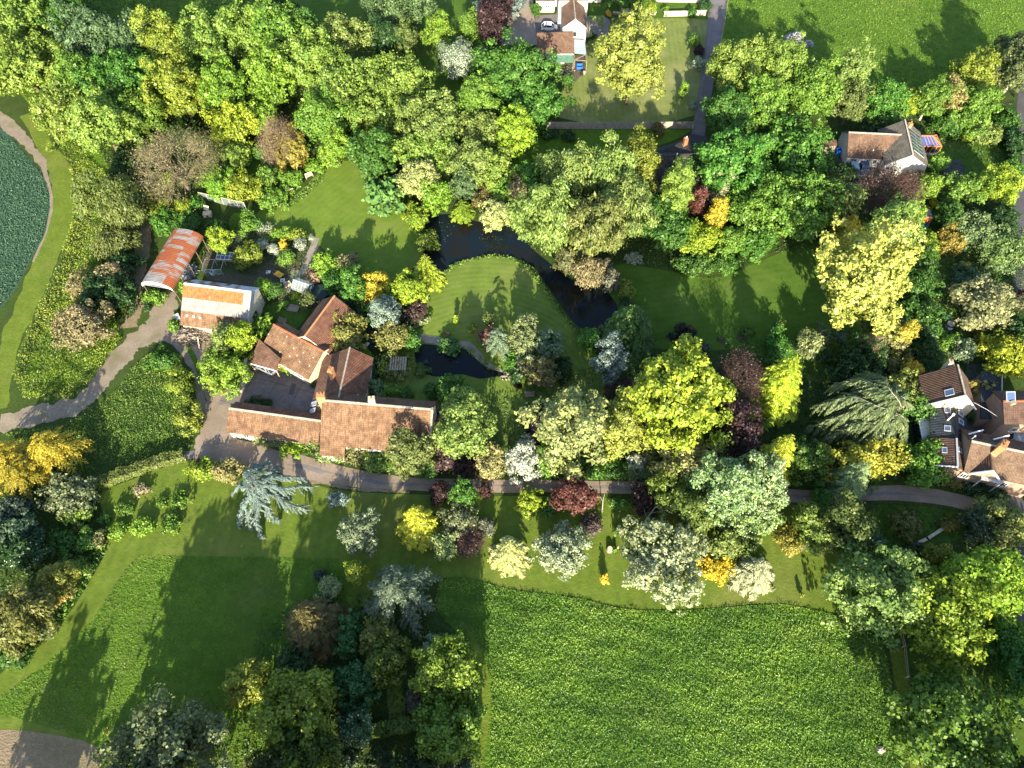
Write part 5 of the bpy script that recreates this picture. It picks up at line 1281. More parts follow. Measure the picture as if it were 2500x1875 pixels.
T(1875, 0, [
 ('b', -40, 290, 240, 640, PG, 'pale lime tree nearest the rubble heap in the pasture', {}),
 ('b', 110, 440, 430, 790, LG, 'lime tree between the ivy-clad tree and the clump by the lane'),
 ('n', 420, 330, 640, 700, OP, 'tall ivy-clad tree with a bare forked top beside the pasture', dict(bark='pale_bark')),
 ('b', 440, 560, 640, 800, (.14, .18, .04), 'olive-green tree under the tall ivy-clad one, behind the bungalow'),
 ('b', 630, 520, 880, 760, G, 'blue-green maple behind the bungalow roof', {}),
 ('b', 840, 560, 955, 780, YB, 'vivid lime tree right behind the bungalow chimney'),
 ('b', 950, 530, 1160, 770, LG, 'lime tree with pale bare stems behind the blue-roofed conservatory', dict(bark='pale_bark')),
 ('b', 1080, 510, 1260, 740, (.28, .23, .08), 'tan-leaved tree beside the lime one with pale stems'),
 ('b', 1230, 340, 1480, 600, YO, 'yellow-green tree leaning toward the dark pine at the pasture corner'),
 ('b', 1480, 170, 1780, 660, (.13, .15, .06), 'tall dark pine with pale needle tips at the pasture corner', dict(blob=1.1, bark='pale_bark')),
 ('b', 1240, 570, 1490, 800, LG, 'lime tree by the road between the dark pine and the tan-leaved tree'),
 ('s', 1060, 730, 1260, 880, MG, 'mid green bush behind the blue-roofed conservatory'),
 ('s', 1180, 700, 1380, 880, LG, 'lime bush at the end of the bungalow lawn'),
 ('s', 1260, 840, 1330, 920, YB, 'small vivid lime bush beside the bungalow lawn', {}),
 ('s', 1330, 800, 1500, 940, OP, 'pale olive bush at the corner of the bungalow lawn'),
 ('s', 1480, 690, 1600, 880, MG, 'mid green bush by the road under the dark pine'),
 ('b', -70, 800, 390, 1170, G, 'large green oak between the bungalow and the slate house'),
 ('b', -60, 1160, 390, 1570, LG, 'dense round lime oak beside the drooping golden cypress', {}),
 ('w', 300, 1130, 570, 1500, OL, 'feathery olive tree between the oaks and the bare brownish beech'),
 ('w', 405, 1310, 585, 1670, (.46, .36, .015), 'drooping golden cypress at the corner of the east lawn', dict(name='conifer', cat='conifer')),
 ('t', 590, 1075, 985, 1420, (.10, .06, .05), 'bare brownish-purple beech spreading in front of the bungalow', dict(cat='tree')),
 ('s', 890, 1090, 1000, 1180, (.22, .20, .06), 'straw-green bush against the white gable of the bungalow', dict(name='shrub', cat='shrub')),
 ('b', 960, 1130, 1115, 1310, LB, 'lime tree beside the asphalt drive of the bungalow'),
 ('b', 880, 1270, 1005, 1490, LB, 'bright lime tree in front of the bare brownish beech, near the shed'),
 ('b', 690, 1320, 960, 1620, OP, 'straggling birch with white crooked limbs under the bare beech', dict(bark='pale_bark')),
 ('b', 1040, 1000, 1160, 1125, LG, 'rounded lime bush at the corner of the bungalow gable', dict(name='shrub', cat='shrub')),
 ('b', 1110, 1140, 1430, 1330, LG, 'spreading lime shrubbery along the asphalt drive', dict(name='shrub', cat='shrub')),
 ('b', 1390, 1090, 1610, 1330, YB, 'yellow-lime tree between the road and the asphalt drive'),
 ('s', 1050, 1290, 1095, 1345, GO, 'small golden bush near the garden shed', {}),
 ('b', 1110, 1300, 1240, 1480, MG, 'mid green tree on the far side of the shed lawn'),
 ('b', 1210, 1390, 1480, 1610, (.15, .22, .08), 'grey-lime tree in the garden beyond the shed lawn'),
 ('b', 1400, 1500, 1660, 1720, (.14, .21, .06), 'grey-lime tree nearest the road in the garden beyond the shed'),
 ('s', 1090, 1490, 1250, 1650, (.24, .20, .03), 'golden-olive bush at the head of the narrow garden lawn'),
 ('b', 880, 1480, 1090, 1660, YG, 'yellow-green tree between the big golden tree and the shed lawn'),
 ('s', 520, 1060, 580, 1180, (.10, .20, .08), 'thin blue-green sapling beside the parked blue car', dict(name='sapling')),
 ('s', 400, 1060, 530, 1170, DG, 'dark low bush at the corner of the bungalow yard'),
 ('s', 1450, 1330, 1600, 1500, DG, 'dark bush by the road opposite the yellow-lime tree'),
 ('s', 1540, 850, 1670, 1010, DG, 'dark hedge shrub by the road at the end of the bungalow lawn'),
 ('s', 1540, 1010, 1640, 1180, MG, 'clipped hedge shrub by the road where the asphalt drive begins'),
 ('s', 560, 810, 760, 880, DG, 'dark shrub in the gap behind the bungalow ridge', {}),
])
T(0, 625, [
 ('s', 455, 105, 640, 270, (.22, .19, .085), 'tan faded-blossom hawthorn on the bank, the one nearer the mown path', {}),
 ('s', 640, 50, 805, 220, (.25, .21, .10), 'tan faded-blossom hawthorn on the bank, the one nearer the earth path'),
 ('s', 490, 250, 740, 420, (.13, .16, .025), 'yellow-olive bush behind the large tan hawthorn'),
 ('b', 380, 310, 700, 600, (.22, .19, .085), 'large tan faded-blossom hawthorn above the bend in the gravel track', dict(name='tree')),
 ('s', 680, 150, 880, 360, DG, 'dark thicket on the bank beside the arched barn path'),
 ('s', 560, 90, 740, 330, DG, 'dark thicket bush between the three tan hawthorns'),
 ('s', 720, -20, 890, 130, DG, 'dark thicket bush below the olive willows by the earth path'),
 ('s', 930, 215, 1060, 310, LG, 'lime weeds bush by the open near end of the arched barn'),
 ('d', -140, 1165, 280, 1580, (.44, .335, .016), 'golden yew at the outer end of the golden yew clump', dict(group='golden yews beside the narrow lane', H=7)),
 ('d', 130, 1160, 545, 1500, (.44, .335, .016), 'golden yew reaching toward the wild grass triangle', dict(group='golden yews beside the narrow lane', H=7)),
 ('d', -60, 1370, 330, 1640, (.34, .26, .018), 'golden yew in front of the clump, over the grey-green tree', dict(group='golden yews beside the narrow lane', H=6)),
 ('b', 290, 1430, 615, 1680, (.15, .18, .09), 'grey-green twiggy tree at the end of the narrow lane', dict(dens=.6)),
 ('b', -60, 1560, 210, 1740, (.08, .12, .075), 'dark grey-green pine under the golden yews'),
 ('s', 1240, 1330, 1420, 1460, YG, 'yellow-green bush in the island bed near the hedge end', {}),
 ('s', 1370, 1330, 1590, 1465, (.30, .28, .09), 'straw-tipped bush in the island bed nearest the blue cedar'),
 ('s', 1270, 1315, 1320, 1360, PR, 'small dark red plant in the island bed', {}),
 ('b', 1385, 445, 1520, 640, OP, 'pale birch in front of the tiled barn roof', dict(bark='pale_bark')),
 ('b', 1490, 440, 1650, 640, YB, 'vivid lime tree between the tiled barn and the car port'),
 ('s', 1310, 610, 1460, 800, LB, 'lime bush with white flowers beside the track below the pale birch', dict(fl=(WH, .06))),
 ('s', 1400, 660, 1600, 880, LB, 'lime bush against the yard wall near the car port'),
 ('s', 1340, 720, 1500, 890, YG, 'yellow-green bush on the verge at the drive junction'),
 ('s', 1590, 620, 1660, 720, YG, 'small yellow bush in front of the car port roof', {}),
 ('s', 1100, 740, 1240, 900, YO, 'yellow-tinged bush on the edge of the wild grass triangle'),
 ('s', 1150, 960, 1290, 1130, YO, 'yellow-tinged bush at the junction end of the wild grass triangle'),
 ('s', 960, 620, 1130, 740, G, 'green bush at the tip of the wild grass triangle', {}),
 ('s', 1500, 430, 1600, 520, MG, 'ivy climbing the corner of the tiled barn roof', {}),
 ('s', 1610, 390, 1665, 480, LB, 'lime creeper at the roof end of the middle barn', {}),
 ('n', 1170, 110, 1215, 320, LB, 'tall lime creeper on the end wall of the zinc roofed barn', dict(name='climber', cat='plant')),
 ('s', 860, 1475, 975, 1555, (.26, .24, .13), 'thin straw-coloured orchard sapling below the hedge', dict(name='sapling', dens=.5)),
 ('s', 745, 1600, 855, 1680, LG, 'orchard sapling nearest the hedge end by the narrow lane', dict(name='sapling', group='young orchard trees on the lower lawn')),
 ('s', 1115, 1545, 1210, 1635, LG, 'orchard sapling standing furthest toward the blue cedar', dict(name='sapling', group='young orchard trees on the lower lawn')),
 ('s', 1015, 1570, 1085, 1630, LG, 'smallest orchard sapling beside the one toward the blue cedar', dict(name='sapling', group='young orchard trees on the lower lawn')),
 ('s', 1100, 390, 1160, 500, LG, 'lime weeds against the track side of the tiled barn', {}),
])
T(0, 1250, [
 ('s', 705, 70, 820, 170, LB, 'orchard sapling nearest the shady wood edge', dict(name='sapling', group='young orchard trees on the lower lawn')),
 ('s', 850, 45, 990, 150, LB, 'orchard sapling in the middle of the front row', dict(name='sapling', group='young orchard trees on the lower lawn')),
 ('s', 1040, 35, 1170, 140, LG, 'orchard sapling with a shaded half, last in the front row', dict(name='sapling', group='young orchard trees on the lower lawn')),
 ('s', 640, 0, 720, 75, MG, 'shaded orchard sapling at the wood edge', dict(name='sapling', group='young orchard trees on the lower lawn')),
 ('b', 410, -50, 610, 80, PG, 'pale lime tree top in the wood below the golden yews'),
 ('b', -80, 30, 250, 200, (.06, .10, .06), 'dark blue-grey pine in the shaded wood below the golden yews'),
 ('s', 320, 130, 520, 260, MG, 'mid green bush in the shaded wood by the lower lawn'),
 ('s', 505, 130, 615, 260, G, 'bright green bush beside the rounded straw one at the wood edge'),
 ('s', 600, 125, 685, 230, (.25, .24, .09), 'rounded straw-green bush at the wood edge by the orchard'),
 ('s', 475, 80, 530, 140, BZ, 'small bronze bush in the shaded wood', {}),
 ('b', -40, 170, 300, 370, DG, 'dark tree with white flower heads in the shaded wood', dict(fl=(WH, .03))),
 ('b', 245, 340, 470, 530, (.19, .19, .03), 'yellow-olive tree at the edge of the shaded wood'),
 ('s', 400, 310, 560, 450, LG, 'lime bush overhanging the bright bank of the lower lawn'),
 ('s', 325, 450, 450, 600, (.34, .25, .06), 'orange-tinged bush above the bright bank of the lower lawn'),
 ('w', -60, 480, 330, 770, (.15, .15, .035), 'drooping olive tree in the wood along the mown strip', {}),
 ('w', -60, 650, 290, 900, (.15, .15, .035), 'drooping olive tree lowest in the wood along the mown strip', {}),
 ('s', 190, 700, 330, 830, (.20, .23, .09), 'pale grey-green bush on the bright bank of the mown strip'),
 ('s', -30, 840, 210, 990, MG, 'green bush at the bottom of the bright bank', {}),
 ('t', 1080, 1290, 1400, 1640, (.16, .18, .10), 'bare twiggy crown part of the great grey-green tree by the bare plot', dict(cat='tree')),
 ('b', 740, 1260, 1400, 1760, (.125, .15, .065), 'great grey-green tree with dead branches beside the bare plot', dict(dens=.75)),
 ('s', 660, 1460, 830, 1650, (.15, .17, .025), 'yellow-olive bush between the bare plot and the great grey-green tree'),
 ('b', 1470, 980, 1740, 1245, (.22, .25, .02), 'yellow-green tree alone at the foot of the mown slope'),
])
T(625, 625, [
 ('b', 450, 390, 730, 640, (.22, .23, .05), 'round tree with orange leaf tips leaning over the long red barn roof', dict(fl=((.40, .26, .04), .08))),
 ('b', 690, 125, 880, 310, GO, 'orange-gold maple beside the curved lawn'),
 ('b', 860, 120, 1070, 340, YB, 'yellow-lime maple between the orange-gold one and the golden redwood'),
 ('c', 985, -5, 1220, 260, GY, 'feathery golden redwood on the corner of the island lawn'),
 ('b', 745, 265, 930, 480, SB, 'silver-blue tree behind the round tree with orange leaf tips', dict(fl=((.20, .26, .04), .2))),
 ('b', 965, 295, 1110, 430, (.075, .045, .045), 'purple bush between the silver-blue tree and the island lawn', dict(name='shrub', cat='shrub', dens=.7)),
 ('s', 1000, 395, 1115, 460, (.22, .27, .12), 'pale grey-green bush edging the island lawn under the purple one'),
 ('b', 790, 450, 975, 630, (.20, .20, .05), 'bronze-green tree beside the small dark stream'),
 ('s', 960, 470, 1065, 630, G, 'green bush at the stone terrace of the small pond'),
 ('b', 540, 90, 710, 310, G, 'green tree between the kitchen garden and the orange-gold maple'),
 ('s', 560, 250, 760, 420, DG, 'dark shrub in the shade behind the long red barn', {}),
 ('s', 320, 80, 435, 175, (.24, .18, .10), 'dry brush heap beside the greenhouse', dict(name='brush_heap', cat='brush heap', dens=.8)),
 ('b', 350, -20, 545, 130, LB, 'bright lime tree at the foot of the garden path', {}),
 ('s', 440, 100, 560, 230, G, 'green bush between the brush heap and the green tree'),
 ('s', 540, -10, 665, 110, (.20, .19, .09), 'grey-green half-bare bush on the edge of the curved lawn'),
 ('s', 785, 640, 1000, 790, (.15, .19, .05), 'vine thicket over the arbour near the small pond', {}),
 ('s', 795, 640, 870, 770, YB, 'yellow-lime upright bush in the arbour vine'),
 ('s', 725, 800, 830, 905, (.13, .19, .07), 'pale rounded bush beside the east barn roof'),
 ('s', 820, 822, 940, 915, LG, 'lime rounded bush behind the farmhouse roof'),
 ('s', 660, 600, 740, 680, LB, 'lime creeper at the corner of the east barn roof'),
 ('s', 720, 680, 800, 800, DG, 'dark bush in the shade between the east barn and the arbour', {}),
 ('s', 920, 850, 1010, 930, MG, 'small shaded bush on the lawn behind the farmhouse', {}),
 ('s', 1090, 830, 1180, 930, MG, 'green bush on the lawn between the small pond and the bright green tree'),
 ('b', 1160, 780, 1390, 950, G, 'bright green tree behind the farmhouse gable, near the small pond'),
 ('b', 1190, 880, 1510, 1330, OP, 'tall pale olive birch beside the farmhouse gable'),
 ('s', 1140, 950, 1240, 1200, (.10, .065, .05), 'purple hazel bush against the farmhouse gable end', {}),
 ('s', 1145, 1180, 1300, 1410, (.075, .045, .045), 'purple bush between the farmhouse gable and the lane', {}),
 ('s', 1260, 1280, 1450, 1430, PU, 'dark purple bush at the foot of the tall pale olive birch'),
 ('s', 1425, 1250, 1610, 1430, (.33, .30, .12), 'straw-cream bush between the purple bushes and the silver bush by the lane'),
 ('s', 1520, 1225, 1600, 1335, YB, 'yellow bush behind the straw-cream one by the lane'),
 # farmhouse front shrubs
 ('s', -10, 1110, 75, 1210, (.22, .26, .10), 'pale bush at the drive end of the farmhouse front border', dict(group='shrubs along the farmhouse front')),
 ('s', 60, 1140, 200, 1250, (.17, .19, .07), 'olive bush second along the farmhouse front border', dict(group='shrubs along the farmhouse front')),
 ('s', 185, 1160, 345, 1295, YB, 'yellow-lime bush under the low range in the farmhouse front border', dict(group='shrubs along the farmhouse front')),
 ('s', 320, 1170, 420, 1270, (.18, .22, .06), 'pale flowering bush by the white stretch of the low range wall', dict(group='shrubs along the farmhouse front')),
 ('s', 415, 1200, 600, 1330, (.19, .25, .07), 'silvery lime bush before the farmhouse porch roof', dict(group='shrubs along the farmhouse front', fl=(WH, .03))),
 ('s', 540, 1150, 780, 1350, (.17, .17, .06), 'olive bush in the farmhouse front border beside the recessed wall', dict(group='shrubs along the farmhouse front')),
 ('s', 690, 1250, 880, 1400, (.12, .19, .03), 'green bush spilling onto the lane below the farmhouse', dict(group='shrubs along the farmhouse front')),
 ('s', 810, 1170, 970, 1320, (.24, .25, .06), 'pale yellow-green bush before the white wall of the farmhouse', dict(group='shrubs along the farmhouse front')),
 ('b', 890, 1150, 1160, 1430, (.16, .19, .05), 'large tree-like bush shading the gable end of the farmhouse roof', dict(group='shrubs along the farmhouse front')),
 ('s', 1050, 1280, 1180, 1430, MG, 'mid green bush by the lane under the tree-like bush', dict(group='shrubs along the farmhouse front')),
 # small garden behind the barns
 ('s', 10, 150, 110, 260, LB, 'lime bush beside the concrete yard of the zinc roofed barn'),
 ('s', 70, 180, 170, 280, MG, 'mid green bush next to the lime one by the zinc roofed barn', {}),
 ('s', 0, 380, 100, 520, LB, 'lime bush at the end of the middle barn roof', dict(leaf=.24)),
 ('s', 220, 230, 285, 280, YB, 'small yellow-lime bush by the greenhouse corner', {}),
 ('s', 165, 290, 205, 340, LG, 'small lime bush on the little lawn behind the barns'),
 ('s', 290, 240, 380, 340, (.12, .15, .04), 'olive bush by the end of the long red barn', {}),
 ('s', 160, 685, 215, 755, YB, 'yellow-lime climber on the yard wall of the middle barn', dict(name='climber', cat='plant')),
 ('s', 225, 720, 350, 785, MG, 'low planting along the yard wall of the middle barn', {}),
 ('s', 350, 790, 385, 870, DG, 'dark ivy clump where the yard meets the east barn', {}),
 ('s', -60, 915, 45, 1000, DG, 'ivy clump over the yard end of the low range roof', {}),
 ('s', 20, 925, 110, 975, DG, 'ivy trail along the low range roof in the yard', {}),
])
T(980, 540, [
 ('d', 790, 1060, 1070, 1400, (.20, .28, .17), 'pale blue-green spruce beside the stone terrace of the small pond', dict(H=7)),
 ('b', 1060, 925, 1320, 1330, (.22, .265, .10), 'tall pale green cypress in the middle of the island conifers', dict(name='conifer', cat='conifer', blob=.7)),
 ('b', 1240, 1040, 1560, 1360, (.105, .16, .09), 'dark blue-green cypress in the island conifer group', dict(name='conifer', cat='conifer', blob=.7)),
 ('b', 1120, 1290, 1330, 1510, (.22, .27, .13), 'pale grey-green bushy conifer below the island cypresses', dict(name='conifer', cat='conifer')),
 ('b', 1210, 1320, 1500, 1610, (.18, .165, .055), 'bronze-olive conifer in front of the island cypresses', dict(name='conifer', cat='conifer')),
 ('s', 1470, 1280, 1620, 1530, DG, 'dark green bush on the shaded side of the island conifers', {}),
 ('s', 745, 1035, 905, 1195, (.17, .085, .06), 'red-brown domed bush between the island lawn and the pale spruce'),
 ('s', 1010, 1280, 1130, 1450, G, 'bright green bush in front of the pale spruce'),
 ('s', 1050, 1430, 1180, 1560, DG, 'dark bush where the small pond narrows to its outlet', {}),
 ('s', 645, 990, 720, 1085, (.17, .22, .02), 'round yellow-green bush on the island lawn near the red-brown dome'),
 ('n', 500, 905, 550, 995, YB, 'tiny conical yellow conifer alone on the island lawn', dict(name='conifer', cat='conifer')),
 ('b', 785, 865, 890, 1030, (.12, .15, .03), 'thin open-crowned sapling on the island lawn', dict(dens=.35, name='sapling')),
 ('s', 360, 1140, 565, 1290, (.07, .16, .035), 'round green bush jutting into the small pond', {}),
 ('s', 130, 1370, 270, 1490, (.09, .13, .03), 'sedge clump at the near bank of the small pond', {}),
 ('s', 405, 1065, 475, 1125, (.20, .17, .06), 'straw-coloured grass tuft on the stone terrace', dict(name='grass_tuft', cat='plant')),
 ('w', 1640, 310, 1990, 630, (.22, .20, .09), 'drooping tan-olive pine leaning over the main pond', dict(name='conifer', cat='conifer')),
 ('w', 1480, 250, 1680, 520, (.17, .17, .07), 'drooping olive branches tree at the pond edge under the birches', {}),
 ('s', 1930, 440, 2100, 670, (.17, .18, .12), 'grey-green bush beside the drooping tan-olive pine'),
 ('s', 1700, 260, 1810, 380, WH, 'white flowering bush under the weeping birches', dict(name='flowering_shrub')),
 ('w', 2100, 560, 2240, 760, (.15, .19, .02), 'yellow-green weeping maple on the east lawn by the water', dict(name='shrub', cat='shrub')),
 ('s', 2110, 720, 2210, 880, DG, 'dark bush below the yellow-green weeping maple', {}),
 ('s', 1810, 1040, 1960, 1150, PU, 'purple-leaved bush at the end of the main pond'),
], 3.95)
T(1250, 625, [
 ('c', 570, 370, 970, 700, (.085, .155, .028), 'broad feathery dark green conifer at the end of the main pond', dict(H=9)),
 ('b', 545, 540, 730, 800, SB, 'silver-blue weeping pear beside the feathery dark green conifer', {}),
 ('t', 615, 790, 790, 950, (.11, .07, .06), 'twiggy mauve bush beside the huge golden-green maple', dict(cat='shrub', name='shrub')),
 ('b', 780, 590, 1380, 1230, (.275, .335, .016), 'huge golden-green maple, largest crown by the lane', dict(leaf=.26)),
 ('b', 590, 945, 860, 1310, (.30, .33, .05), 'yellow-lime tree in front of the huge golden-green maple'),
 ('b', 140, 870, 600, 1380, (.26, .285, .095), 'large pale green tree with cream-edged leaves by the shaded lawn', dict(leaf=.23)),
 ('s', 150, 1230, 330, 1420, LG, 'lime bush at the lane foot of the large pale green tree'),
 ('s', 300, 1270, 480, 1440, MG, 'mid green bush in the shade of the large pale green tree', {}),
 ('b', 85, 965, 225, 1180, (.018, .012, .022), 'purple-black bush on the shaded lawn beside the pale green tree', dict(name='shrub', cat='shrub')),
 ('s', -15, 1200, 185, 1435, (.42, .47, .37), 'silver-white bush by the lane beside the straw-cream one', {}),
 ('t', 1310, 640, 1610, 1000, (.07, .04, .04), 'purple beech top with bare pale limbs behind the golden fir', dict(cat='tree')),
 ('b', 1300, 900, 1570, 1310, (.052, .028, .03), 'dark purple beech between the huge golden maple and the golden fir'),
 ('b', 950, 1200, 1350, 1480, (.36, .345, .12), 'straw-yellow feathery tree over the lane verge', {}),
 ('s', 840, 1230, 990, 1370, (.15, .165, .05), 'dull olive bush beside the straw-yellow feathery tree', {}),
 ('s', 755, 1290, 855, 1395, (.33, .40, .31), 'silver-grey bush between the lane hedge and the yellow-lime tree'),
 ('s', 600, 1310, 760, 1440, MG, 'clipped dark bush along the lane below the yellow-lime tree', {}),
 ('s', 480, 1340, 610, 1440, G, 'bright green bush at the lane edge', {}),
 ('s', 760, 1380, 930, 1445, (.09, .15, .06), 'low clipped hedge bush by the lane under the silver-grey one', {}),
 ('b', 1190, 1300, 1560, 1700, (.20, .29, .10), 'large whitish-green flowering tree astride the lane', dict(fl=(WH, .12))),
 ('b', 1440, 1290, 1740, 1660, (.22, .30, .13), 'grey-green flowering tree beside the golden fir', dict(fl=(WH, .10))),
 ('b', 1330, 1560, 1720, 1830, (.23, .31, .09), 'whitish-green tree overhanging the arboretum grass', dict(fl=(WH, .12))),
 ('b', 890, 1400, 1180, 1680, (.15, .20, .025), 'yellow-olive feathery tree growing across the lane', {}),
 ('b', 1060, 1540, 1300, 1800, (.13, .19, .03), 'green tree under the large whitish-green flowering tree', {}),
 ('s', 1050, 460, 1190, 610, PK, 'purple-black bush in the shade of the east lawn'),
 ('s', 1180, 560, 1280, 620, (.09, .13, .09), 'grey-green bush tucked behind the huge golden-green maple', {}),
 ('s', 1480, 455, 1570, 530, (.09, .15, .02), 'thin yellow-green sapling in a mulched ring on the east lawn', dict(name='sapling', dens=.4)),
 ('b', 290, 1425, 540, 1680, PR, 'copper-red maple between the lane and the arboretum grass'),
 ('b', 35, 1510, 190, 1660, YB, 'bright lime tree by the lane next to the copper-red maple'),
 ('s', 160, 1560, 300, 1680, MG, 'mid green bush between the bright lime tree and the copper-red maple', {}),
 ('b', 775, 1490, 915, 1680, (.04, .02, .022), 'dark purple bush by the lane below the yellow-olive feathery tree', dict(name='shrub', cat='shrub')),
 ('s', 640, 1560, 760, 1660, G, 'green bush in the arboretum near the dead pale sapling', {}),
 ('s', 440, 480, 560, 600, G, 'green marginal bush at the foot of the main pond', {}),
 ('s', 290, 630, 380, 860, DG, 'dark conifer bush on the lawn side of the island conifers', {}),
 ('s', 1090, 0, 1340, 110, MG, 'mid green border shrub beside the vivid yellow-lime tree', {}),
 ('s', 1330, -10, 1480, 110, G, 'green border shrub at the bulge of the east lawn', {}),
 ('s', 730, -20, 830, 50, (.24, .30, .20), 'grey-leaved border plant at the top of the east lawn', {}),
])
T(1875, 625, [
 ('b', 330, -140, 900, 470, (.36, .385, .07), 'large golden-yellow tree at the end of the east lawn', dict(leaf=.24)),
 ('c', -100, 690, 280, 1130, (.34, .38, .012), 'upper part of the golden fir pair, taller tree beside the purple beech', dict(H=14)),
 ('c', -80, 1030, 220, 1540, (.34, .38, .012), 'golden fir nearest the lane, in front of the taller one', dict(H=12)),
 ('b', 420, 1210, 860, 1430, (.33, .32, .03), 'yellow-lime tree before the great drooping cedar'),
 ('b', 850, 1195, 1170, 1490, (.11, .24, .02), 'vivid green round tree beside the brick cottages'),
 ('s', -10, 505, 120, 690, G, 'smooth green topiary-like bush on the shaded east lawn'),
 ('s', 100, 560, 180, 640, G, 'smaller green bush joined to the topiary-like one', {}),
 ('w', 180, 430, 340, 720, (.22, .25, .09), 'drooping pale green cypress on the shaded east lawn', dict(name='conifer', cat='conifer')),
 ('w', 310, 390, 400, 640, (.10, .14, .07), 'dull weeping conifer beside the drooping pale green cypress', dict(name='conifer', cat='conifer')),
 ('s', 435, 495, 515, 560, (.12, .17, .12), 'hoop-shaped grey weeping shrub in a mulched ring', {}),
 ('s', 345, 630, 405, 690, (.06, .09, .04), 'small dark weeping shrub in a mulched ring', {}),
 ('s', 40, 420, 105, 480, (.10, .14, .03), 'young tree in the mulched ring nearest the topiary-like bush', dict(name='sapling', dens=.5)),
 ('s', 430, 560, 720, 830, DG, 'dark evergreen shrub behind the great drooping cedar', {}),
 ('t', 620, 500, 740, 620, (.30, .24, .15), 'bare tan bush between the golden tree and the cedar', dict(cat='shrub', name='shrub')),
 ('s', 720, 440, 860, 620, (.20, .20, .08), 'pale olive bush next to the upright golden one', {}),
 ('n', 835, 425, 950, 610, (.42, .36, .03), 'upright golden bush beside the tall garden hedge', dict(name='shrub', cat='shrub')),
 ('s', 720, 590, 920, 760, (.14, .15, .04), 'dull olive bush above the round golden one', {}),
 ('s', 890, 680, 1010, 800, (.60, .40, .02), 'round golden-orange bush above the cottage hedge'),
 ('b', 760, 740, 1000, 960, (.26, .28, .06), 'pale lime tree below the round golden-orange bush'),
 ('s', 850, 880, 1040, 1070, G, 'green bush at the foot of the pale lime tree near the cottages', {}),
 ('s', 880, 120, 1080, 330, MG, 'tall hedge bush by the pruned stumps of the golden tree', dict(group='tall garden hedge beside the narrow lawn')),
 ('s', 900, 300, 1090, 520, MG, 'tall hedge bush in the middle of the narrow lawn side', dict(group='tall garden hedge beside the narrow lawn')),
 ('s', 930, 480, 1090, 710, DG, 'tall hedge bush beside the garden flower bed', dict(group='tall garden hedge beside the narrow lawn')),
 ('s', 980, 660, 1100, 880, DG, 'tall hedge bush against the steep cottage roof', dict(group='tall garden hedge beside the narrow lawn')),
 ('s', 930, -60, 1090, 150, MG, 'tall hedge bush nearest the shed lawn', dict(group='tall garden hedge beside the narrow lawn')),
 ('s', 790, 320, 920, 480, MG, 'green bush under the pruned limbs of the golden tree', {}),
 ('b', 1190, 130, 1610, 480, (.235, .25, .11), 'silver birch with pale sweeping limbs above the garden table', dict(bark='pale_bark')),
 ('s', 1200, 80, 1400, 240, (.08, .14, .07), 'grey-green bush at the back of the silver birch', {}),
 ('s', 1235, 40, 1310, 110, GO, 'small golden bush behind the silver birch', {}),
 ('b', 1380, 540, 1700, 790, (.34, .38, .012), 'vivid yellow-lime tree beside the slate-dark flat roof'),
 ('s', 1318, 795, 1445, 925, (.25, .23, .05), 'palm-like tuft beside the steep cottage roof', dict(leaf=.3, name='palm_shrub')),
 ('s', 1110, 500, 1230, 620, LG, 'lime flower-bed bush at the end of the narrow lawn', {}),
 ('s', 1200, 540, 1340, 690, (.12, .17, .09), 'bluish flower-bed bush behind the steep cottage roof', {}),
 ('s', 1320, 490, 1400, 560, (.17, .17, .02), 'yellow-olive domed bush under the silver birch', {}),
 ('s', 1080, 390, 1110, 490, (.36, .34, .03), 'yellow flowering edging plant along the narrow lawn', {}),
 ('s', 1275, 955, 1330, 1100, MG, 'climber between the slate extension and the garden passage', {}),
 ('s', 1135, 1405, 1255, 1510, (.18, .20, .03), 'yellow-olive bush at the front wall of the brick cottages'),
 ('s', 1250, 1450, 1400, 1560, DG, 'dark bush with white flowers before the cottage front', dict(fl=(WH, .05))),
 ('s', 1380, 1460, 1540, 1570, DG, 'dark bush under the cottage front window', {}),
 ('c', 420, 1425, 700, 1640, (.22, .29, .13), 'pale blue-green conifer leaning across the lane', dict(H=9)),
 ('s', 290, 1510, 400, 1620, G, 'green bush at the lane edge beside the leaning conifer', {}),
 ('b', 120, 1200, 360, 1440, (.08, .14, .02), 'shaded mid green tree between the golden fir and the cedar', {}),
 ('s', 290, 1395, 430, 1500, DG, 'spiky dark plant by the lane under the yellow-lime tree', dict(leaf=.35, name='spiky_plant', cat='plant')),
 ('s', 440, 1430, 690, 1500, MG, 'low green bush by the rail fence at the lane', {}),
 ('s', 1570, 380, 1680, 560, DG, 'dark garden bush beyond the silver birch', {}),
 ('s', 1600, 180, 1690, 380, PU, 'purple bush by the road beyond the silver birch', {}),
 ('s', 1400, -20, 1600, 110, (.13, .20, .07), 'grey-lime bush between the road and the silver birch', {}),
 ('b', 1330, 1590, 1600, 1720, OP, 'pale tree at the road junction below the cottages', {}),
])
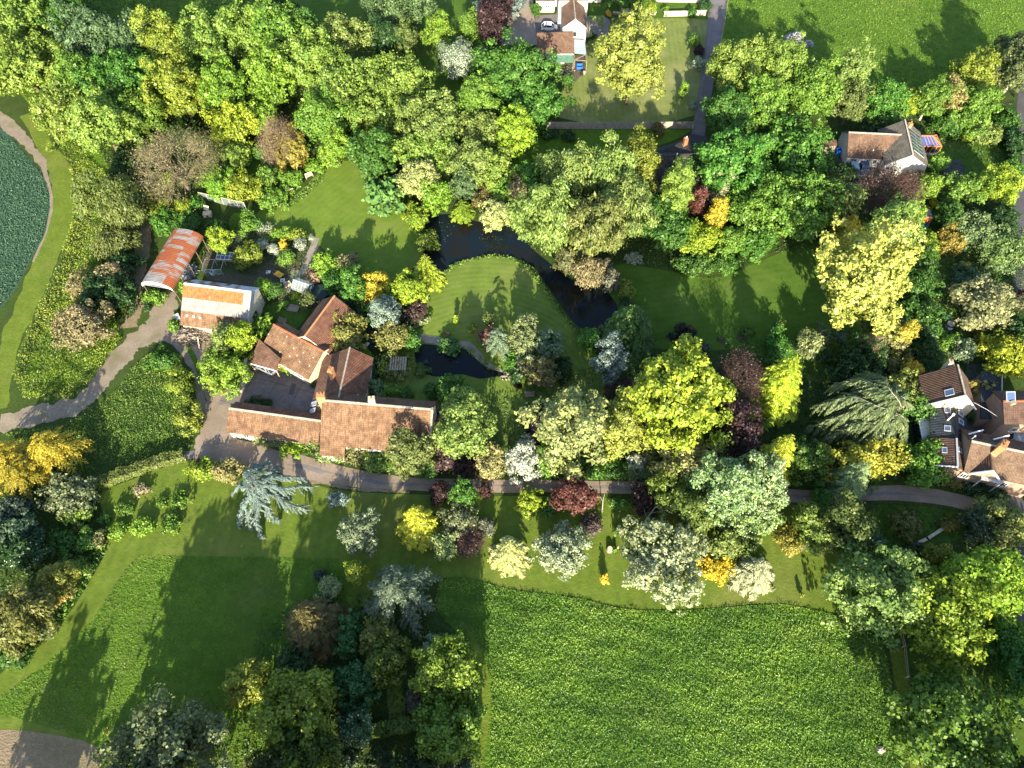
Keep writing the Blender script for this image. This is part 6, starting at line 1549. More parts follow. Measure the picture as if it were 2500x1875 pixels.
T(625, 1250, [
 ('b', 570, 30, 790, 270, (.17, .21, .12), 'round grey-green evergreen alone on the mown grass', {}),
 ('s', 470, -130, 600, -30, SB, 'silver-blue bush on the mown grass near the lane', {}),
 ('c', 885, -130, 1195, 275, (.44, .41, .012), 'feathery golden conifer on the mown grass by the lane', dict(H=9)),
 ('b', 1205, -60, 1425, 150, (.19, .21, .10), 'pale grey-green tree with a white stem near the golden conifer', dict(bark='pale_bark')),
 ('b', 1270, -200, 1430, -30, G, 'bright green tree by the lane behind the pale grey-green one', {}),
 ('s', 1140, -180, 1250, -60, (.06, .03, .03), 'dark purple bush by the lane above the golden conifer', {}),
 ('s', 1145, 140, 1285, 300, (.24, .30, .10), 'small pale lime bush below the golden conifer', {}),
 ('t', 1285, 110, 1475, 285, (.10, .05, .055), 'pinkish-purple bare-twigged bush on the arboretum grass', dict(cat='shrub', name='shrub')),
 ('s', 1450, 45, 1545, 145, (.15, .17, .11), 'small dull grey-green bush on the arboretum grass', {}),
 ('s', 1455, -180, 1520, -90, (.09, .045, .04), 'small red-brown bush by the lane near the bright lime tree', {}),
 ('c', 1500, 40, 1790, 440, (.42, .40, .13), 'pale yellow feathery conifer on the arboretum grass', dict(H=7)),
 ('n', 580, 310, 710, 470, YG, 'upright yellow-green conifer at the head of the dark copse', dict(name='conifer', cat='conifer')),
 ('s', 415, 430, 545, 555, (.26, .29, .13), 'small pale sage bush at the edge of the dark copse', {}),
 ('s', 370, 375, 445, 445, (.04, .07, .045), 'small dark blue-green bush on the mown grass by the copse', {}),
 ('d', 660, 290, 1200, 830, (.115, .155, .095), 'grey-green spreading cedar with sunlit bough tips in the copse', dict(H=9)),
 ('c', 130, 550, 560, 970, (.10, .085, .02), 'dark bronze conifer with orange tips in the copse', dict(H=10)),
 ('b', 510, 670, 680, 930, (.05, .14, .03), 'green maple in the middle of the copse'),
 ('b', 690, 660, 900, 930, (.15, .165, .035), 'olive tree at the foot of the spreading cedar'),
 ('b', 700, 830, 1000, 1090, (.09, .125, .012), 'yellow-olive tree below the olive one in the copse', {}),
 ('s', 1090, 830, 1190, 960, (.27, .36, .22), 'small silver-white bush at the edge of the lower copse', {}),
 ('b', 1020, 850, 1450, 1190, (.15, .215, .015), 'yellow-green tree beside the mown path through the hay meadow', {}),
 ('b', 1070, 1150, 1450, 1570, (.11, .18, .015), 'lime-green tree lowest beside the mown path through the hay meadow', {}),
 ('b', 150, 900, 360, 1100, (.045, .085, .02), 'dark green tree behind the broad half-lit one in the copse', {}),
 ('b', 60, 1040, 520, 1530, (.165, .21, .016), 'broad half-lit yellow-green tree in the lower copse', {}),
 ('b', 120, 1410, 530, 1700, (.075, .105, .012), 'yellow-olive tree at the foot of the copse', {}),
 ('b', 530, 1000, 790, 1220, (.045, .12, .035), 'dark blue-green tree in the middle of the lower copse', {}),
 ('s', 675, 1170, 752, 1285, (.30, .22, .015), 'golden bush beside the dark blue-green tree', {}),
 ('b', 520, 1290, 770, 1520, (.07, .12, .045), 'white-flowering bush in the shade of the lower copse', dict(fl=(WH, .10), name='shrub', cat='shrub')),
 ('s', 530, 1550, 650, 1670, (.07, .12, .045), 'second smaller white-flowering bush at the foot of the copse', dict(fl=(WH, .12))),
 ('b', 560, 1210, 710, 1350, (.03, .09, .025), 'dark shrub under the golden bush in the lower copse', dict(name='shrub', cat='shrub')),
 ('b', -60, 1560, 270, 1750, (.07, .085, .025), 'dull olive tree at the very foot of the copse', {}),
 ('s', 970, 1160, 1065, 1300, (.14, .13, .08), 'small pinkish-grey bush beside the glade', {}),
 ('s', 1250, 1570, 1395, 1690, (.05, .08, .04), 'dark grey-green bush at the end of the mown path', {}),
 ('s', 700, 1560, 900, 1690, (.03, .06, .015), 'dark undergrowth bush at the foot of the glade', {}),
 ('s', 900, 1600, 1180, 1720, (.03, .06, .015), 'dark undergrowth bush beside the lowest lime-green tree', {}),
])
T(1250, 1250, [
 ('b', 160, 85, 495, 400, (.29, .33, .18), 'silver-leaved tree on the arboretum grass beside the pale conifer', dict(fl=(WH, .10))),
 ('s', 445, 20, 585, 150, (.12, .085, .085), 'mauve domed bush on the arboretum grass', {}),
 ('n', 575, 400, 622, 482, (.62, .42, .01), 'tiny golden upright conifer alone on the arboretum grass', dict(name='conifer', cat='conifer')),
 ('b', 715, 60, 1225, 540, (.29, .33, .17), 'broad silver-white tree, biggest on the arboretum grass', dict(fl=(WH, .16), blob=.8)),
 ('s', 1232, 285, 1412, 445, (.58, .44, .01), 'bright golden bush beside the broad silver-white tree', {}),
 ('c', 1435, 220, 1750, 580, (.40, .41, .24), 'silver-cream conifer at the far side of the arboretum grass', dict(H=7)),
 ('b', 1250, 110, 1570, 310, (.15, .19, .04), 'dull yellow-olive tree behind the bright golden bush', {}),
 ('s', 650, 90, 722, 150, LG, 'small lime sapling beside the broad silver-white tree', dict(name='sapling')),
 ('s', 650, 230, 680, 265, LB, 'small weed clump at the foot of the grey tree stump', {}),
])
T(1875, 1250, [
 ('b', 185, -50, 420, 280, (.15, .19, .03), 'yellow-olive tree at the shaded end of the arboretum grass', {}),
 ('b', 330, -90, 665, 270, (.07, .10, .02), 'dark olive tree next to the yellow-olive one', {}),
 ('s', 50, 90, 205, 280, (.27, .24, .03), 'golden-tinged bush at the foot of the whitish-green tree', {}),
 ('b', 800, -20, 995, 155, (.13, .15, .03), 'shaded olive tree on the dark lawn below the lane', {}),
 ('s', 680, 165, 755, 240, (.09, .15, .13), 'small round blue-grey bush on the dark lawn', {}),
 ('b', 430, 255, 960, 770, (.17, .25, .055), 'pale green tree with grey limbs at the corner of the hay meadow', dict(bark='pale_bark')),
 ('b', 865, 400, 1390, 950, (.19, .245, .012), 'broad yellow-orange tinted tree beside the pale green one', {}),
 ('b', 1120, 255, 1645, 720, (.19, .29, .014), 'broad yellow-lime tree near the road', {}),
 ('b', 1420, 735, 1720, 1150, (.05, .16, .018), 'rich green tree beside the road at the dark paddock', {}),
 ('b', 795, 1085, 1480, 1720, (.075, .15, .012), 'huge dark green tree at the corner of the hay meadow', {}),
 ('n', 1020, 180, 1125, 420, (.17, .18, .015), 'upright yellow-olive bush by the diagonal wall', dict(name='shrub', cat='shrub')),
 ('b', 1440, -20, 1700, 240, (.20, .23, .06), 'pale tree on the road corner below the cottages', {}),
 ('s', 1280, -20, 1445, 190, (.07, .10, .05), 'dark bush with white flowers near the road corner', dict(fl=(WH, .04))),
 ('s', 1110, 40, 1235, 115, (.15, .14, .02), 'olive bush at the end of the diagonal wall', {}),
 ('n', 205, 525, 235, 555, (.20, .24, .03), 'tiny young conifer on the mown grass by the hay meadow', dict(name='conifer', cat='conifer')),
 ('s', 880, 200, 1030, 330, (.04, .07, .02), 'dark bush along the diagonal wall', {}),
])
# tall trees below the frame of the photograph that throw its long evening shadows
for i, (x, y, h) in enumerate(((-57, -9, 13), (-44, 0, 16), (-38, -4, 17), (-27, -1, 17), (-20.5, -3, 19), (-14, -4, 18), (-8, -7, 17), (54, -2, 17), (62, 4, 16), (71, 9, 17), (80, 16, 18))):
    SEED[0] += 1; rng = np.random.default_rng(SEED[0])
    root = thing('tree', 'tall green tree of the row south of the meadow', 'tree', (x, y, 0), 0, 'trees of the row south of the meadow')
    V, F, Tt = crown_broad(rng, 5, 5, h*.42, .45, 1.6, .6); V = V+np.array([0, 0, h*.58])
    me = np_mesh('crown', V, F, Tt); me.materials.append(M['leaf']); o = link(bpy.data.objects.new('crown', me), root); o.color = (.07, .12, .02, 1)
    Vt, Ft = tubes(trunk_segs(rng, h*.5, .35, 5, 5), 6); me = np_mesh('trunk', Vt, Ft); me.materials.append(M['bark']); link(bpy.data.objects.new('trunk', me), root)

# great drooping cedar and weeping blue cedar: arching arms hung with needle curtains
def arm_cedar(name, label, base_px, arms, H, col, wid, hang, seed, bark='pale_bark', leaf=.22, ll=(.12, .24), lr=.1, curve=.5, top=.05, nsub=1):
    """arms: ends in photo pixels; each arm climbs from the stem, arches and hangs"""
    rng = np.random.default_rng(seed); b = W(*base_px, 0)
    root = thing(name, label, 'conifer', (b.x, b.y, 0)); paths = []; segs = []
    B = np.array([b.x, b.y, 0])
    for (ex, ey, zt, z0, ze) in arms:
        e = np.array(W(ex, ey, ze))-B; s = np.array([0, 0, z0]); t = np.linspace(0, 1, 12)
        p = s+(e-s)*t[:, None]; p[:, 2] += (zt-max(z0, ze)+.4)*4*t*(1-t)
        side = np.array([-e[1], e[0], 0])/max(1e-3, np.hypot(e[0], e[1])); p += side*((np.sin(t*4.0+rng.uniform(0, 3))*curve+np.sin(t*9+rng.uniform(0, 6))*curve*.3)*t*(1-t)*2)[:, None]
        paths += [(p, wid*1.25), (p-[0, 0, .15], wid)]; segs += [(p[i]+[0, 0, top], p[i+1]+[0, 0, top], lr*(1-.07*i), lr*(1-.07*(i+1))) for i in range(11)]
        Ln = np.hypot(e[0], e[1])
        for q in range(1, 12):
            for sd in (-1, 1):
                for _ in range(nsub):
                    ln = Ln*rng.uniform(*ll)*(1.15-.05*q)+.25; dr = unit((p[q]-p[q-1])[None])[0]*rng.uniform(.3, 1.1)+side*sd*rng.uniform(.15, .9)
                    tt = np.linspace(0, 1, 5)[:, None]; pp = p[q]+dr*ln*tt+np.array([0, 0, -hang])*ln*tt**2+rng.normal(size=3)*.08
                    pp[:, 2] = np.maximum(.15, pp[:, 2]); paths.append((pp, wid*rng.uniform(.7, 1.2)))
    V, F, Tn = sprays_on(paths, rng, leaf, 1, hang*.45, step=leaf*.5)
    me = np_mesh('crown', V, F, Tn); me.materials.append(M['leaf']); o = link(bpy.data.objects.new('crown', me), root); o.color = (*col, 1)
    Vt, Ft = tubes(segs, 5); me = np_mesh('limbs', Vt, Ft); me.materials.append(M[bark]); link(bpy.data.objects.new('limbs', me), root)
    Vt, Ft = tubes([((0, 0, -.2), (0, 0, H*.6), .35, .22), ((0, 0, H*.6), (.2, 0, H*.97), .22, .06)], 8)
    me = np_mesh('trunk', Vt, Ft); me.materials.append(M['bark']); link(bpy.data.objects.new('trunk', me), root)
arm_cedar('cedar_tree', 'weeping blue cedar with sprawling arms on the grass below the lane', (640, 1222),
          [(755, 1189, 5.4, 4.8, 3.0), (737, 1166, 5.6, 5, 4), (742, 1242, 4.9, 4.4, 1.5), (704, 1216, 5.0, 4.5, 2.5), (679, 1270, 4.8, 4.4, .8), (638, 1310, 4.8, 4.4, .5), (610, 1288, 4.8, 4.4, .8), (583, 1284, 4.8, 4.4, .6),
           (588, 1247, 4.9, 4.6, 1.5), (569, 1203, 5.3, 4.8, 2.2), (600, 1160, 5.9, 5, 3.8), (624, 1133, 6.2, 5.2, 3.6), (652, 1126, 6.2, 5.2, 3.4), (684, 1140, 6, 5, 3.8)],
          6.0, (.18, .25, .215), .36, .6, 5, 'twig_grey', .13, (.07, .2), .05, 1.1, -.06, 2)
arm_cedar('cedar_tree', 'great drooping cedar with swooping grey limbs beside the brick cottages', (2125, 1075),
          [(1985, 1040, 9.5, 8, 2.5), (2004, 1082, 8.5, 7, 1.6), (2000, 990, 11, 9, 5), (2050, 935, 12, 10, 7), (2105, 912, 12.5, 10.5, 8), (2160, 935, 12, 10, 6), (2188, 985, 11, 9, 4.5), (2200, 1040, 9.5, 8, 3),
           (2214, 1095, 8, 7, 1.5), (2180, 1112, 8, 7, 1.2), (2125, 1112, 8, 7, 1.2), (2065, 1105, 8, 7, 1.4), (2030, 1050, 9.5, 8, 2.6), (2085, 985, 11.5, 9.5, 6.5), (2140, 1010, 11, 9, 5), (2090, 1050, 10, 8.5, 3.5), (2152, 1070, 9.5, 8, 3), (2040, 1010, 10.5, 9, 4.5), (2170, 960, 11.5, 9.5, 6), (2060, 965, 12, 10, 6.5)],
          12.0, (.14, .185, .07), .62, 1.0, 9, 'twig_grey', .19, (.16, .30), .06, 1.6, .02, 2)
# ------------------------------------------------------------------ cars, furniture, fences
def put(root, parts):
    """parts: (name, MB, material[, sub-part list]) in local coordinates"""
    for p in parts:
        me_o = p[1].build(p[0], M[p[2]], None); me_o.parent = root; me_o.location = (0, 0, 0)
        for q in (p[3] if len(p) > 3 else ()):
            c = q[1].build(q[0], M[q[2]], None); c.parent = me_o
def car(label, px, py, ang, paint, L=4.0, Wd=1.72, hgt=1.48, estate=False):
    g = W(px, py, .6); root = thing('parked_car', label, 'car', (g.x, g.y, .03), ang, 'parked cars')
    # body: cross sections along x (front = +x)
    st = [(-.5, .45, .75, .80), (-.47, .28, .92, .92), (-.36, .22, .98, .99), (0, .2, .97, 1.0), (.25, .2, .93, .99), (.40, .22, .82, .94), (.48, .28, .70, .84), (.5, .38, .58, .74)]
    mb = MB(); rings = []
    for (t, z0, z1, w) in st:
        w2 = Wd/2*w; x = t*L
        rings.append([(x, -w2*.94, z0), (x, -w2, (z0+z1)/2), (x, -w2*.93, z1-.06), (x, -w2*.8, z1), (x, w2*.8, z1), (x, w2*.93, z1-.06), (x, w2, (z0+z1)/2), (x, w2*.94, z0)])
    for r0, r1 in zip(rings, rings[1:]):
        for i in range(8): mb.poly([r0[i], r0[(i+1) % 8], r1[(i+1) % 8], r1[i]][::-1])
    mb.poly(rings[0]); mb.poly(rings[-1][::-1])
    cab = [(-.47 if estate else -.44, .93, .93), (-.40 if estate else -.33, hgt-.05, .76), (-.2, hgt, .77), (.05, hgt-.02, .76), (.13, hgt-.09, .74), (.27, .92, .9)]
    gl = MB(); rf = MB(); R2 = []
    for (t, z, w) in cab: R2.append([(t*L, -Wd/2*w, z), (t*L, Wd/2*w, z)])
    B2 = [[(t*L, -Wd/2*.93, .93), (t*L, Wd/2*.93, .93)] for t, _, _ in cab]
    for i in range(5):
        top = gl if i in (0, 4) else rf
        top.poly([R2[i][0], R2[i+1][0], R2[i+1][1], R2[i][1]])
        gl.poly([B2[i][0], B2[i+1][0], R2[i+1][0], R2[i][0]]); gl.poly([R2[i][1], R2[i+1][1], B2[i+1][1], B2[i][1]])
    for i in (1, 2, 4):
        for sd in (0, 1): rf.bar(Vector(B2[i][sd]), Vector(R2[i][sd]), .07)
    for i in range(1, 4):
        for sd in (0, 1): rf.bar(Vector(R2[i][sd]), Vector(R2[i+1][sd]), .09)
    for sd in (0, 1): rf.bar(Vector(R2[0][sd]), Vector(R2[1][sd]), .08); rf.bar(Vector(R2[4][sd]), Vector(R2[5][sd]), .08)
    put(root, [('body', mb, paint), ('windows', gl, 'window'), ('roof', rf, paint)])
    for x in (-.31*L, .31*L):
        for sd in (-1, 1):
            w = thing_part('wheel', root, 'rubber', lambda m: wheel(m, x, sd*(Wd/2-.1), .3)); thing_part('rim', w, 'grey_metal', lambda m: wheel(m, x, sd*(Wd/2-.02), .19, .1))
    for sd in (-1, 1):
        thing_part('headlight', root, 'white', lambda m: m.box((.485*L, sd*Wd*.33, .62), (.12, .32, .14)))
        thing_part('tail_light', root, 'red', lambda m: m.box((-.488*L, sd*Wd*.37, .78), (.1, .16, .26)))
        thing_part('wing_mirror', root, paint, lambda m: m.box((.19*L, sd*(Wd/2+.08), .98), (.12, .2, .13)))
    return root
def thing_part(name, parent, mat, fn):
    m = MB(); fn(m); o = m.build(name, M[mat], None); o.parent = parent; return o
def wheel(m, x, y, r, w=.2):
    n = 14; P = [(x+math.cos(i*2*math.pi/n)*r, .31+math.sin(i*2*math.pi/n)*r) for i in range(n)]
    a = [(p[0], y-w/2, p[1]) for p in P]; b = [(p[0], y+w/2, p[1]) for p in P]
    m.poly(a); m.poly(b[::-1])
    for i in range(n): j = (i+1) % n; m.poly([a[j], a[i], b[i], b[j]])
car('white hatchback parked on the tarmac of the white house', 1341, 66, R(0), 'car_white', 3.9, 1.75, 1.52)
car('dark blue estate car parked under the bungalow wall', 2109, 412, R(-96), 'car_blue', 4.5, 1.8, 1.5, True)
car('pale blue car half hidden by a sapling in the bungalow yard', 2085, 416, R(-96), 'car_pale', 4.4, 1.8, 1.5, True)
car('grey car with red tail lights under the car port', 650, 897, R(150), 'car_grey', 4.0, 1.75, 1.45)
car('slate-blue car parked behind the pinkish cottage', 2490, 1077, R(-25), 'car_slate', 4.2, 1.78, 1.45)

def bench(label, px, py, ang, mat='pale_wood', L=1.55):
    g = W(px, py, .3); root = thing('garden_bench', label, 'bench', (g.x, g.y, 0), ang, 'garden benches')
    s, b = MB(), MB()
    for k in range(4): s.box((0, -.20+.13*k, .44), (L, .11, .035))
    for k in range(4): b.box((0, .29+.03*k, .52+.12*k), (L, .035, .10))
    put(root, [('seat', s, mat), ('backrest', b, mat)])
    for x in (-L/2+.06, L/2-.06):
        thing_part('leg', root, mat, lambda m: m.box((x, -.2, .21), (.07, .07, .42)))
        thing_part('leg', root, mat, lambda m: m.bar((x, .27, 0), (x, .42, .98), .07))
        thing_part('armrest', root, mat, lambda m: m.box((x, .05, .64), (.08, .58, .04)))
bench('wooden bench higher along the curved lawn, facing the open grass', 755, 430, R(35))
bench('wooden bench lower along the curved lawn, beside the broad leafy bush', 709, 471, R(25))
bench('grey wooden bench alone on the shaded lawn south of the island conifers', 1293, 966, R(0), 'wood')
bench('weathered bench at the end of the arboretum grass by the olive tree', 1965, 1334, R(35), 'wood', 1.8)
bench('stone-coloured bench on the little lawn behind the barns', 690, 785, R(-20), 'wood', 1.5)

# panel fence
def panel_fence(label, p0, p1, n, h, mat, name='panel_fence'):
    a, b = W(*p0), W(*p1); d = (b-a)/n; u = d.normalized(); v = Vector((-u.y, u.x, 0)); root = thing(name, label, 'fence', a)
    for k in range(n):
        m = MB(); c = a+d*(k+.5)
        for i in range(6): m.box(c+u*((i-2.5)*(d.length-.12)/6)+Vector((0, 0, h*.5)), ((d.length-.12)/6-.02, .035, h*(.97+.02*math.sin(i*2+k))), u, v)
        m.box(c+Vector((0, 0, h-.02))-v*.0, (d.length-.1, .07, .05), u, v); m.box(c+Vector((0, 0, .14)), (d.length-.1, .06, .25), u, v)
        m.build('panel', M[mat], root)
    for k in range(n+1):
        m = MB(); m.box(a+d*k+Vector((0, 0, h*.53)), (.11, .11, h*1.06), u, v); m.build('post', M['wood'], root)
panel_fence('long timber panel fence along the foot of the dry lawn', (1334, 315), (1694, 314), 17, 1.75, 'panel_wood')
# netting fence
a, b = W(492, 487, 0), W(602, 512, 0); root = thing('netting_fence', 'pale netting fence on thin posts behind the kitchen garden', 'fence', a)
for k in range(7):
    p = a.lerp(b, k/6); m = MB(); m.box((p.x, p.y, .95), (.09, .09, 1.9)); m.build('post', M['pale_wood'], root)
m = MB(); m.bar(a+Vector((0, 0, 1.85)), b+Vector((0, 0, 1.85)), .07); m.build('top_rail', M['pale_wood'], root)
m = MB(); u = (b-a).normalized(); m.box((a+b)/2+Vector((0, 0, .92)), ((b-a).length, .02, 1.8), u, Vector((-u.y, u.x, 0))); m.build('netting', M['net'], root)
def rail_fence(label, pts, n, h=1.1, rails=2, mat='wood', group=None):
    P = [W(*p) for p in pts]; root = thing('rail_fence', label, 'fence', P[0], 0, group); m = MB(); posts = []
    for a, b in zip(P, P[1:]):
        for r in range(rails): m.bar(a+Vector((0, 0, h*(1-.42*r))), b+Vector((0, 0, h*(1-.42*r))), .06, .10)
        k = max(1, int((b-a).length/n)); posts += [a.lerp(b, i/k) for i in range(k+(b is P[-1]))]
    m.build('rails', M[mat], root)
    for p in posts: q = MB(); q.box((p.x, p.y, h*.55), (.11, .11, h*1.1)); q.build('post', M[mat], root)
rail_fence('double rail fence along the edge of the dark paddock', [(2192, 1540), (2202, 1580), (2210, 1655)], 2.2)
rail_fence('low rail fence by the lane under the yellow-lime tree', [(1990, 1162), (2060, 1164), (2150, 1160)], 2.0, .9)
rail_fence('post and rail fence between the dark lane and the pasture', [(1776, 10), (1768, 60), (1760, 100), (1748, 160)], 2.6, 1.0)
rail_fence('low fence between the dark lane and the dry lawn', [(1734, 60), (1722, 160), (1712, 220), (1698, 300)], 2.6, .8)
# walls
def wall(label, pts, h, t, mat='stone', name='stone_wall', cap='pale_stone'):
    P = [W(*p) for p in pts]; root = thing(name, label, 'wall', P[0]); m, c = MB(), MB()
    for a, b in zip(P, P[1:]):
        u = (b-a).normalized(); v = Vector((-u.y, u.x, 0)); L = (b-a).length+t*.9; k = max(2, int(L/.7))
        for i in range(k): m.box(a.lerp(b, (i+.5)/k)+Vector((0, 0, h/2)), (L/k-.015, t*(1+.08*math.sin(i*2.3)), h), u, v)
        c.box((a+b)/2+Vector((0, 0, h+.05)), (L, t+.1, .1), u, v)
    w = m.build('masonry', M[mat], root); c.build('coping', M[cap], w)
wall('pale stone wall closing the yard beside the car port', [(609, 893), (594, 951)], 1.9, .4, 'pale_stone')
wall('low stone wall at the gateway of the farm yard', [(552, 946), (592, 956)], 1.1, .35, 'pale_stone')
wall('long pale garden wall behind the dry lawn', [(1620, 40), (1722, 37)], 1.1, .35, 'pale_stone')
wall('garden wall between the patio and the stepped path', [(1497, 36), (1600, 36)], .6, .35, 'stone')
wall('boundary wall fragment at the top of the white house garden', [(1590, 4), (1710, 6)], 1.4, .3, 'pale_stone')
wall('diagonal low wall across the dark lawn below the lane', [(2177, 1372), (2210, 1340), (2260, 1318), (2300, 1292)], .5, .35, 'stone')
wall('dry stone edge wall of the barn garden', [(622, 790), (640, 760)], .5, .3, 'pale_stone')
# garden steps with brick piers
g = W(1457, 90); root = thing('garden_steps', 'stone steps between two brick piers below the patio', 'steps', g)
m = MB()
for k in range(3): m.box((g.x, g.y-.3+.35*k, .1+.12*k), (1.9, .36, .2+.24*k))
m.build('treads', M['paving'], root)
for s_ in (-1, 1):
    m = MB(); m.box((g.x+s_*1.25, g.y-.2, .45), (.5, .5, .9)); pr = m.build('pier', M['orange_brick'], root)
    m = MB(); m.box((g.x+s_*1.25, g.y-.2, .94), (.6, .6, .08)); m.build('cap', M['pale_stone'], pr)
# patio pergola with vine
g = W(1456, 52, 2.2); root = thing('pergola', 'patio pergola covered by a bright green vine', 'pergola', (g.x, g.y, 0)); m = MB()
for x in (-1.6, 1.6):
    for y in (-1.4, 1.4): q = MB(); q.box((g.x+x, g.y+y, 1.1), (.12, .12, 2.2)); q.build('post', M['wood'], root)
for k in range(6): m.box((g.x-1.7+.68*k, g.y, 2.25), (.08, 3.4, .12))
for y in (-1.4, 1.4): m.box((g.x, g.y+y, 2.13), (3.6, .1, .12))
m.build('beams', M['wood'], root)
rng = np.random.default_rng(77); n = 420
P = np.stack([rng.uniform(-1.8, 1.8, n), rng.uniform(-1.6, 1.7, n), 2.35+rng.normal(size=n)*.15], 1); P = P[(P[:, 1] > .2) | (P[:, 0] > .3)]
V, F = leaf_quads(P, rng.normal(size=P.shape)*.4+[0, -.2, 1], .17*rng.uniform(.7, 1.3, len(P)), rng, None, .8)
me = np_mesh('vine', V, F, rng.uniform(.2, .9, len(F))); me.materials.append(M['leaf']); o = link(bpy.data.objects.new('vine', me), root); o.location = (0, 0, 0); o.color = (.16, .25, .02, 1)
# greenhouse
def greenhouse(label, px, py, w, d, h, ang, name='greenhouse'):
    g = W(px, py, h*.6); root = thing(name, label, 'greenhouse', (g.x, g.y, 0), ang); f, p = MB(), MB(); e = h*.65
    for k in range(6):
        x = -w/2+w*k/5
        for y in (-d/2, d/2): f.bar((x, y, 0), (x, y, e), .06); f.bar((x, y, e), (x, 0, h), .06)
    for y in (-d/2, d/2):
        for z in (.05, e*.5, e): f.bar((-w/2, y, z), (w/2, y, z), .06)
        f.bar((-w/2, y/2, (e+h)/2), (w/2, y/2, (e+h)/2), .04)
    f.bar((-w/2, 0, h), (w/2, 0, h), .08)
    for s_ in (-1, 1):
        p.poly([(-w/2, s_*d/2, 0), (w/2, s_*d/2, 0), (w/2, s_*d/2, e), (-w/2, s_*d/2, e)]); p.poly([(-w/2, s_*d/2, e), (w/2, s_*d/2, e), (w/2, 0, h), (-w/2, 0, h)])
        p.poly([(s_*w/2, -d/2, 0), (s_*w/2, d/2, 0), (s_*w/2, d/2, e), (s_*w/2, 0, h), (s_*w/2, -d/2, e)])
    put(root, [('frame', f, 'grey_metal', [('panes', p, 'clear')])])
    d_ = MB(); d_.box((w/2+.04, .1, e*.48), (.04, .7, e*.9)); put(root, [('door', d_, 'white')])
greenhouse('aluminium greenhouse on the terrace of the kitchen garden', 738, 697, 3.1, 2.1, 2.3, R(-22))
g = W(551, 626, .6); root = thing('cold_frame', 'blue-tinted glass cold frame beside the yellow-lime fruit tree', 'cold frame', (g.x, g.y, 0), R(-5)); m, p = MB(), MB()
m.box((0, 0, .3), (3.2, 1.5, .6))
for k in range(5): p.bar((-1.6+.8*k, -.75, .63), (-1.6+.8*k, .75, .95), .07)
for y, z in ((-.75, .63), (.75, .95), (0, .79)): p.bar((-1.6, y, z), (1.6, y, z), .06)
q = MB(); q.poly([(-1.6, -.75, .62), (1.6, -.75, .62), (1.6, .75, .93), (-1.6, .75, .93)])
put(root, [('box', m, 'wood'), ('frame', p, 'white', [('panes', q, 'sky_glass')])])
# wire run behind the zinc roofed barn
g = W(527, 660); root = thing('wire_pen', 'dark metal framed pen behind the zinc roofed barn', 'pen', g); m = MB()
for x in (-1.7, 0, 1.7):
    for y in (-1.2, 1.2): m.box((g.x+x, g.y+y, .8), (.06, .06, 1.6))
for y in (-1.2, 1.2): m.box((g.x, g.y+y, 1.6), (3.5, .06, .06))
for x in (-1.7, 0, 1.7): m.box((g.x+x, g.y, 1.6), (.06, 2.5, .06))
m.build('frame', M['grey_metal'], root); m = MB(); m.box((g.x, g.y-1.2, .8), (3.4, .02, 1.5)); m.build('netting', M['net'], root)
# table and chairs set
def chair(label, px, py, ang, mat='wood', group='garden chairs', name='garden_chair'):
    g = W(px, py, .4); root = thing(name, label, 'chair', (g.x, g.y, 0), ang, group); s, b = MB(), MB(); s.box((0, 0, .43), (.5, .5, .05)); b.box((0, .26, .72), (.5, .05, .55))
    put(root, [('seat', s, mat), ('backrest', b, mat)])
    for x in (-.21, .21):
        for y in (-.21, .21): thing_part('leg', root, mat, lambda m: m.box((x, y, .2), (.05, .05, .4)))
def table(label, px, py, r, h, mat, n=18, base='wood'):
    g = W(px, py, h); root = thing('garden_table', label, 'table', (g.x, g.y, 0)); t, l = MB(), MB(); t.cyl((0, 0, h-.05), r, r, .05, n); l.cyl((0, 0, 0), .28, .07, h-.05, 10)
    put(root, [('tabletop', t, mat), ('pedestal', l, base)])
table('round pale table on the narrow garden lawn', 2322, 790, .62, .74, 'pale_stone')
chair('teal-blue chair behind the round pale table', 2313, 778, R(10), 'teal_plastic'); chair('wooden chair beside the round pale table, nearest the birch', 2335, 784, R(-70), 'pale_wood')
chair('white chair in front of the round pale table', 2318, 803, R(170), 'white'); chair('dark chair beside the round pale table on the hedge side', 2309, 798, R(110), 'wood')
table('small round stone table on the grass below the garage', 1427, 175, .42, .6, 'pale_stone'); chair('dark chair beside the small round stone table', 1420, 182, R(-30), 'dark')
# blue crate, trolley, kayak etc.
def tub(label, px, py, w, d, h, mat, name, cat, ang=0, z0=0):
    g = W(px, py, h); root = thing(name, label, cat, (g.x, g.y, z0), ang); m, i = MB(), MB(); t = .07
    m.box((0, 0, .05), (w, d, .1))
    for s_ in (-1, 1): m.box((s_*(w/2-t/2), 0, h/2+.05), (t, d, h-.1)); m.box((0, s_*(d/2-t/2), h/2+.05), (w-2*t, t, h-.1))
    rim = MB()
    for s_ in (-1, 1): rim.box((s_*(w/2), 0, h+.02), (.1, d+.1, .06)); rim.box((0, s_*(d/2), h+.02), (w-.1, .1, .06))
    put(root, [('body', m, mat), ('rim', rim, mat)]); return root
tub('bright blue plastic sandpit box beside the timber shelter', 1415, 160, 1.25, 1.35, .5, 'blue_plastic', 'plastic_box', 'box')
tub('blue water butt box at the white end of the bungalow', 2049, 365, .9, .9, 1.1, 'blue_plastic', 'water_butt', 'water butt')
tub('grey wooden crate beside the brown timber shed', 2028, 364, 1.2, 1.1, .8, 'wood', 'wooden_crate', 'crate')
tub('teal covered trampoline box beside the grey roofed shed', 2251, 543, 2.1, 1.8, .7, 'teal_plastic', 'garden_box', 'box', R(-3))
tub('white garden trough on the little lawn behind the barns', 743, 746, .9, .6, .5, 'white', 'garden_trough', 'trough', R(20))
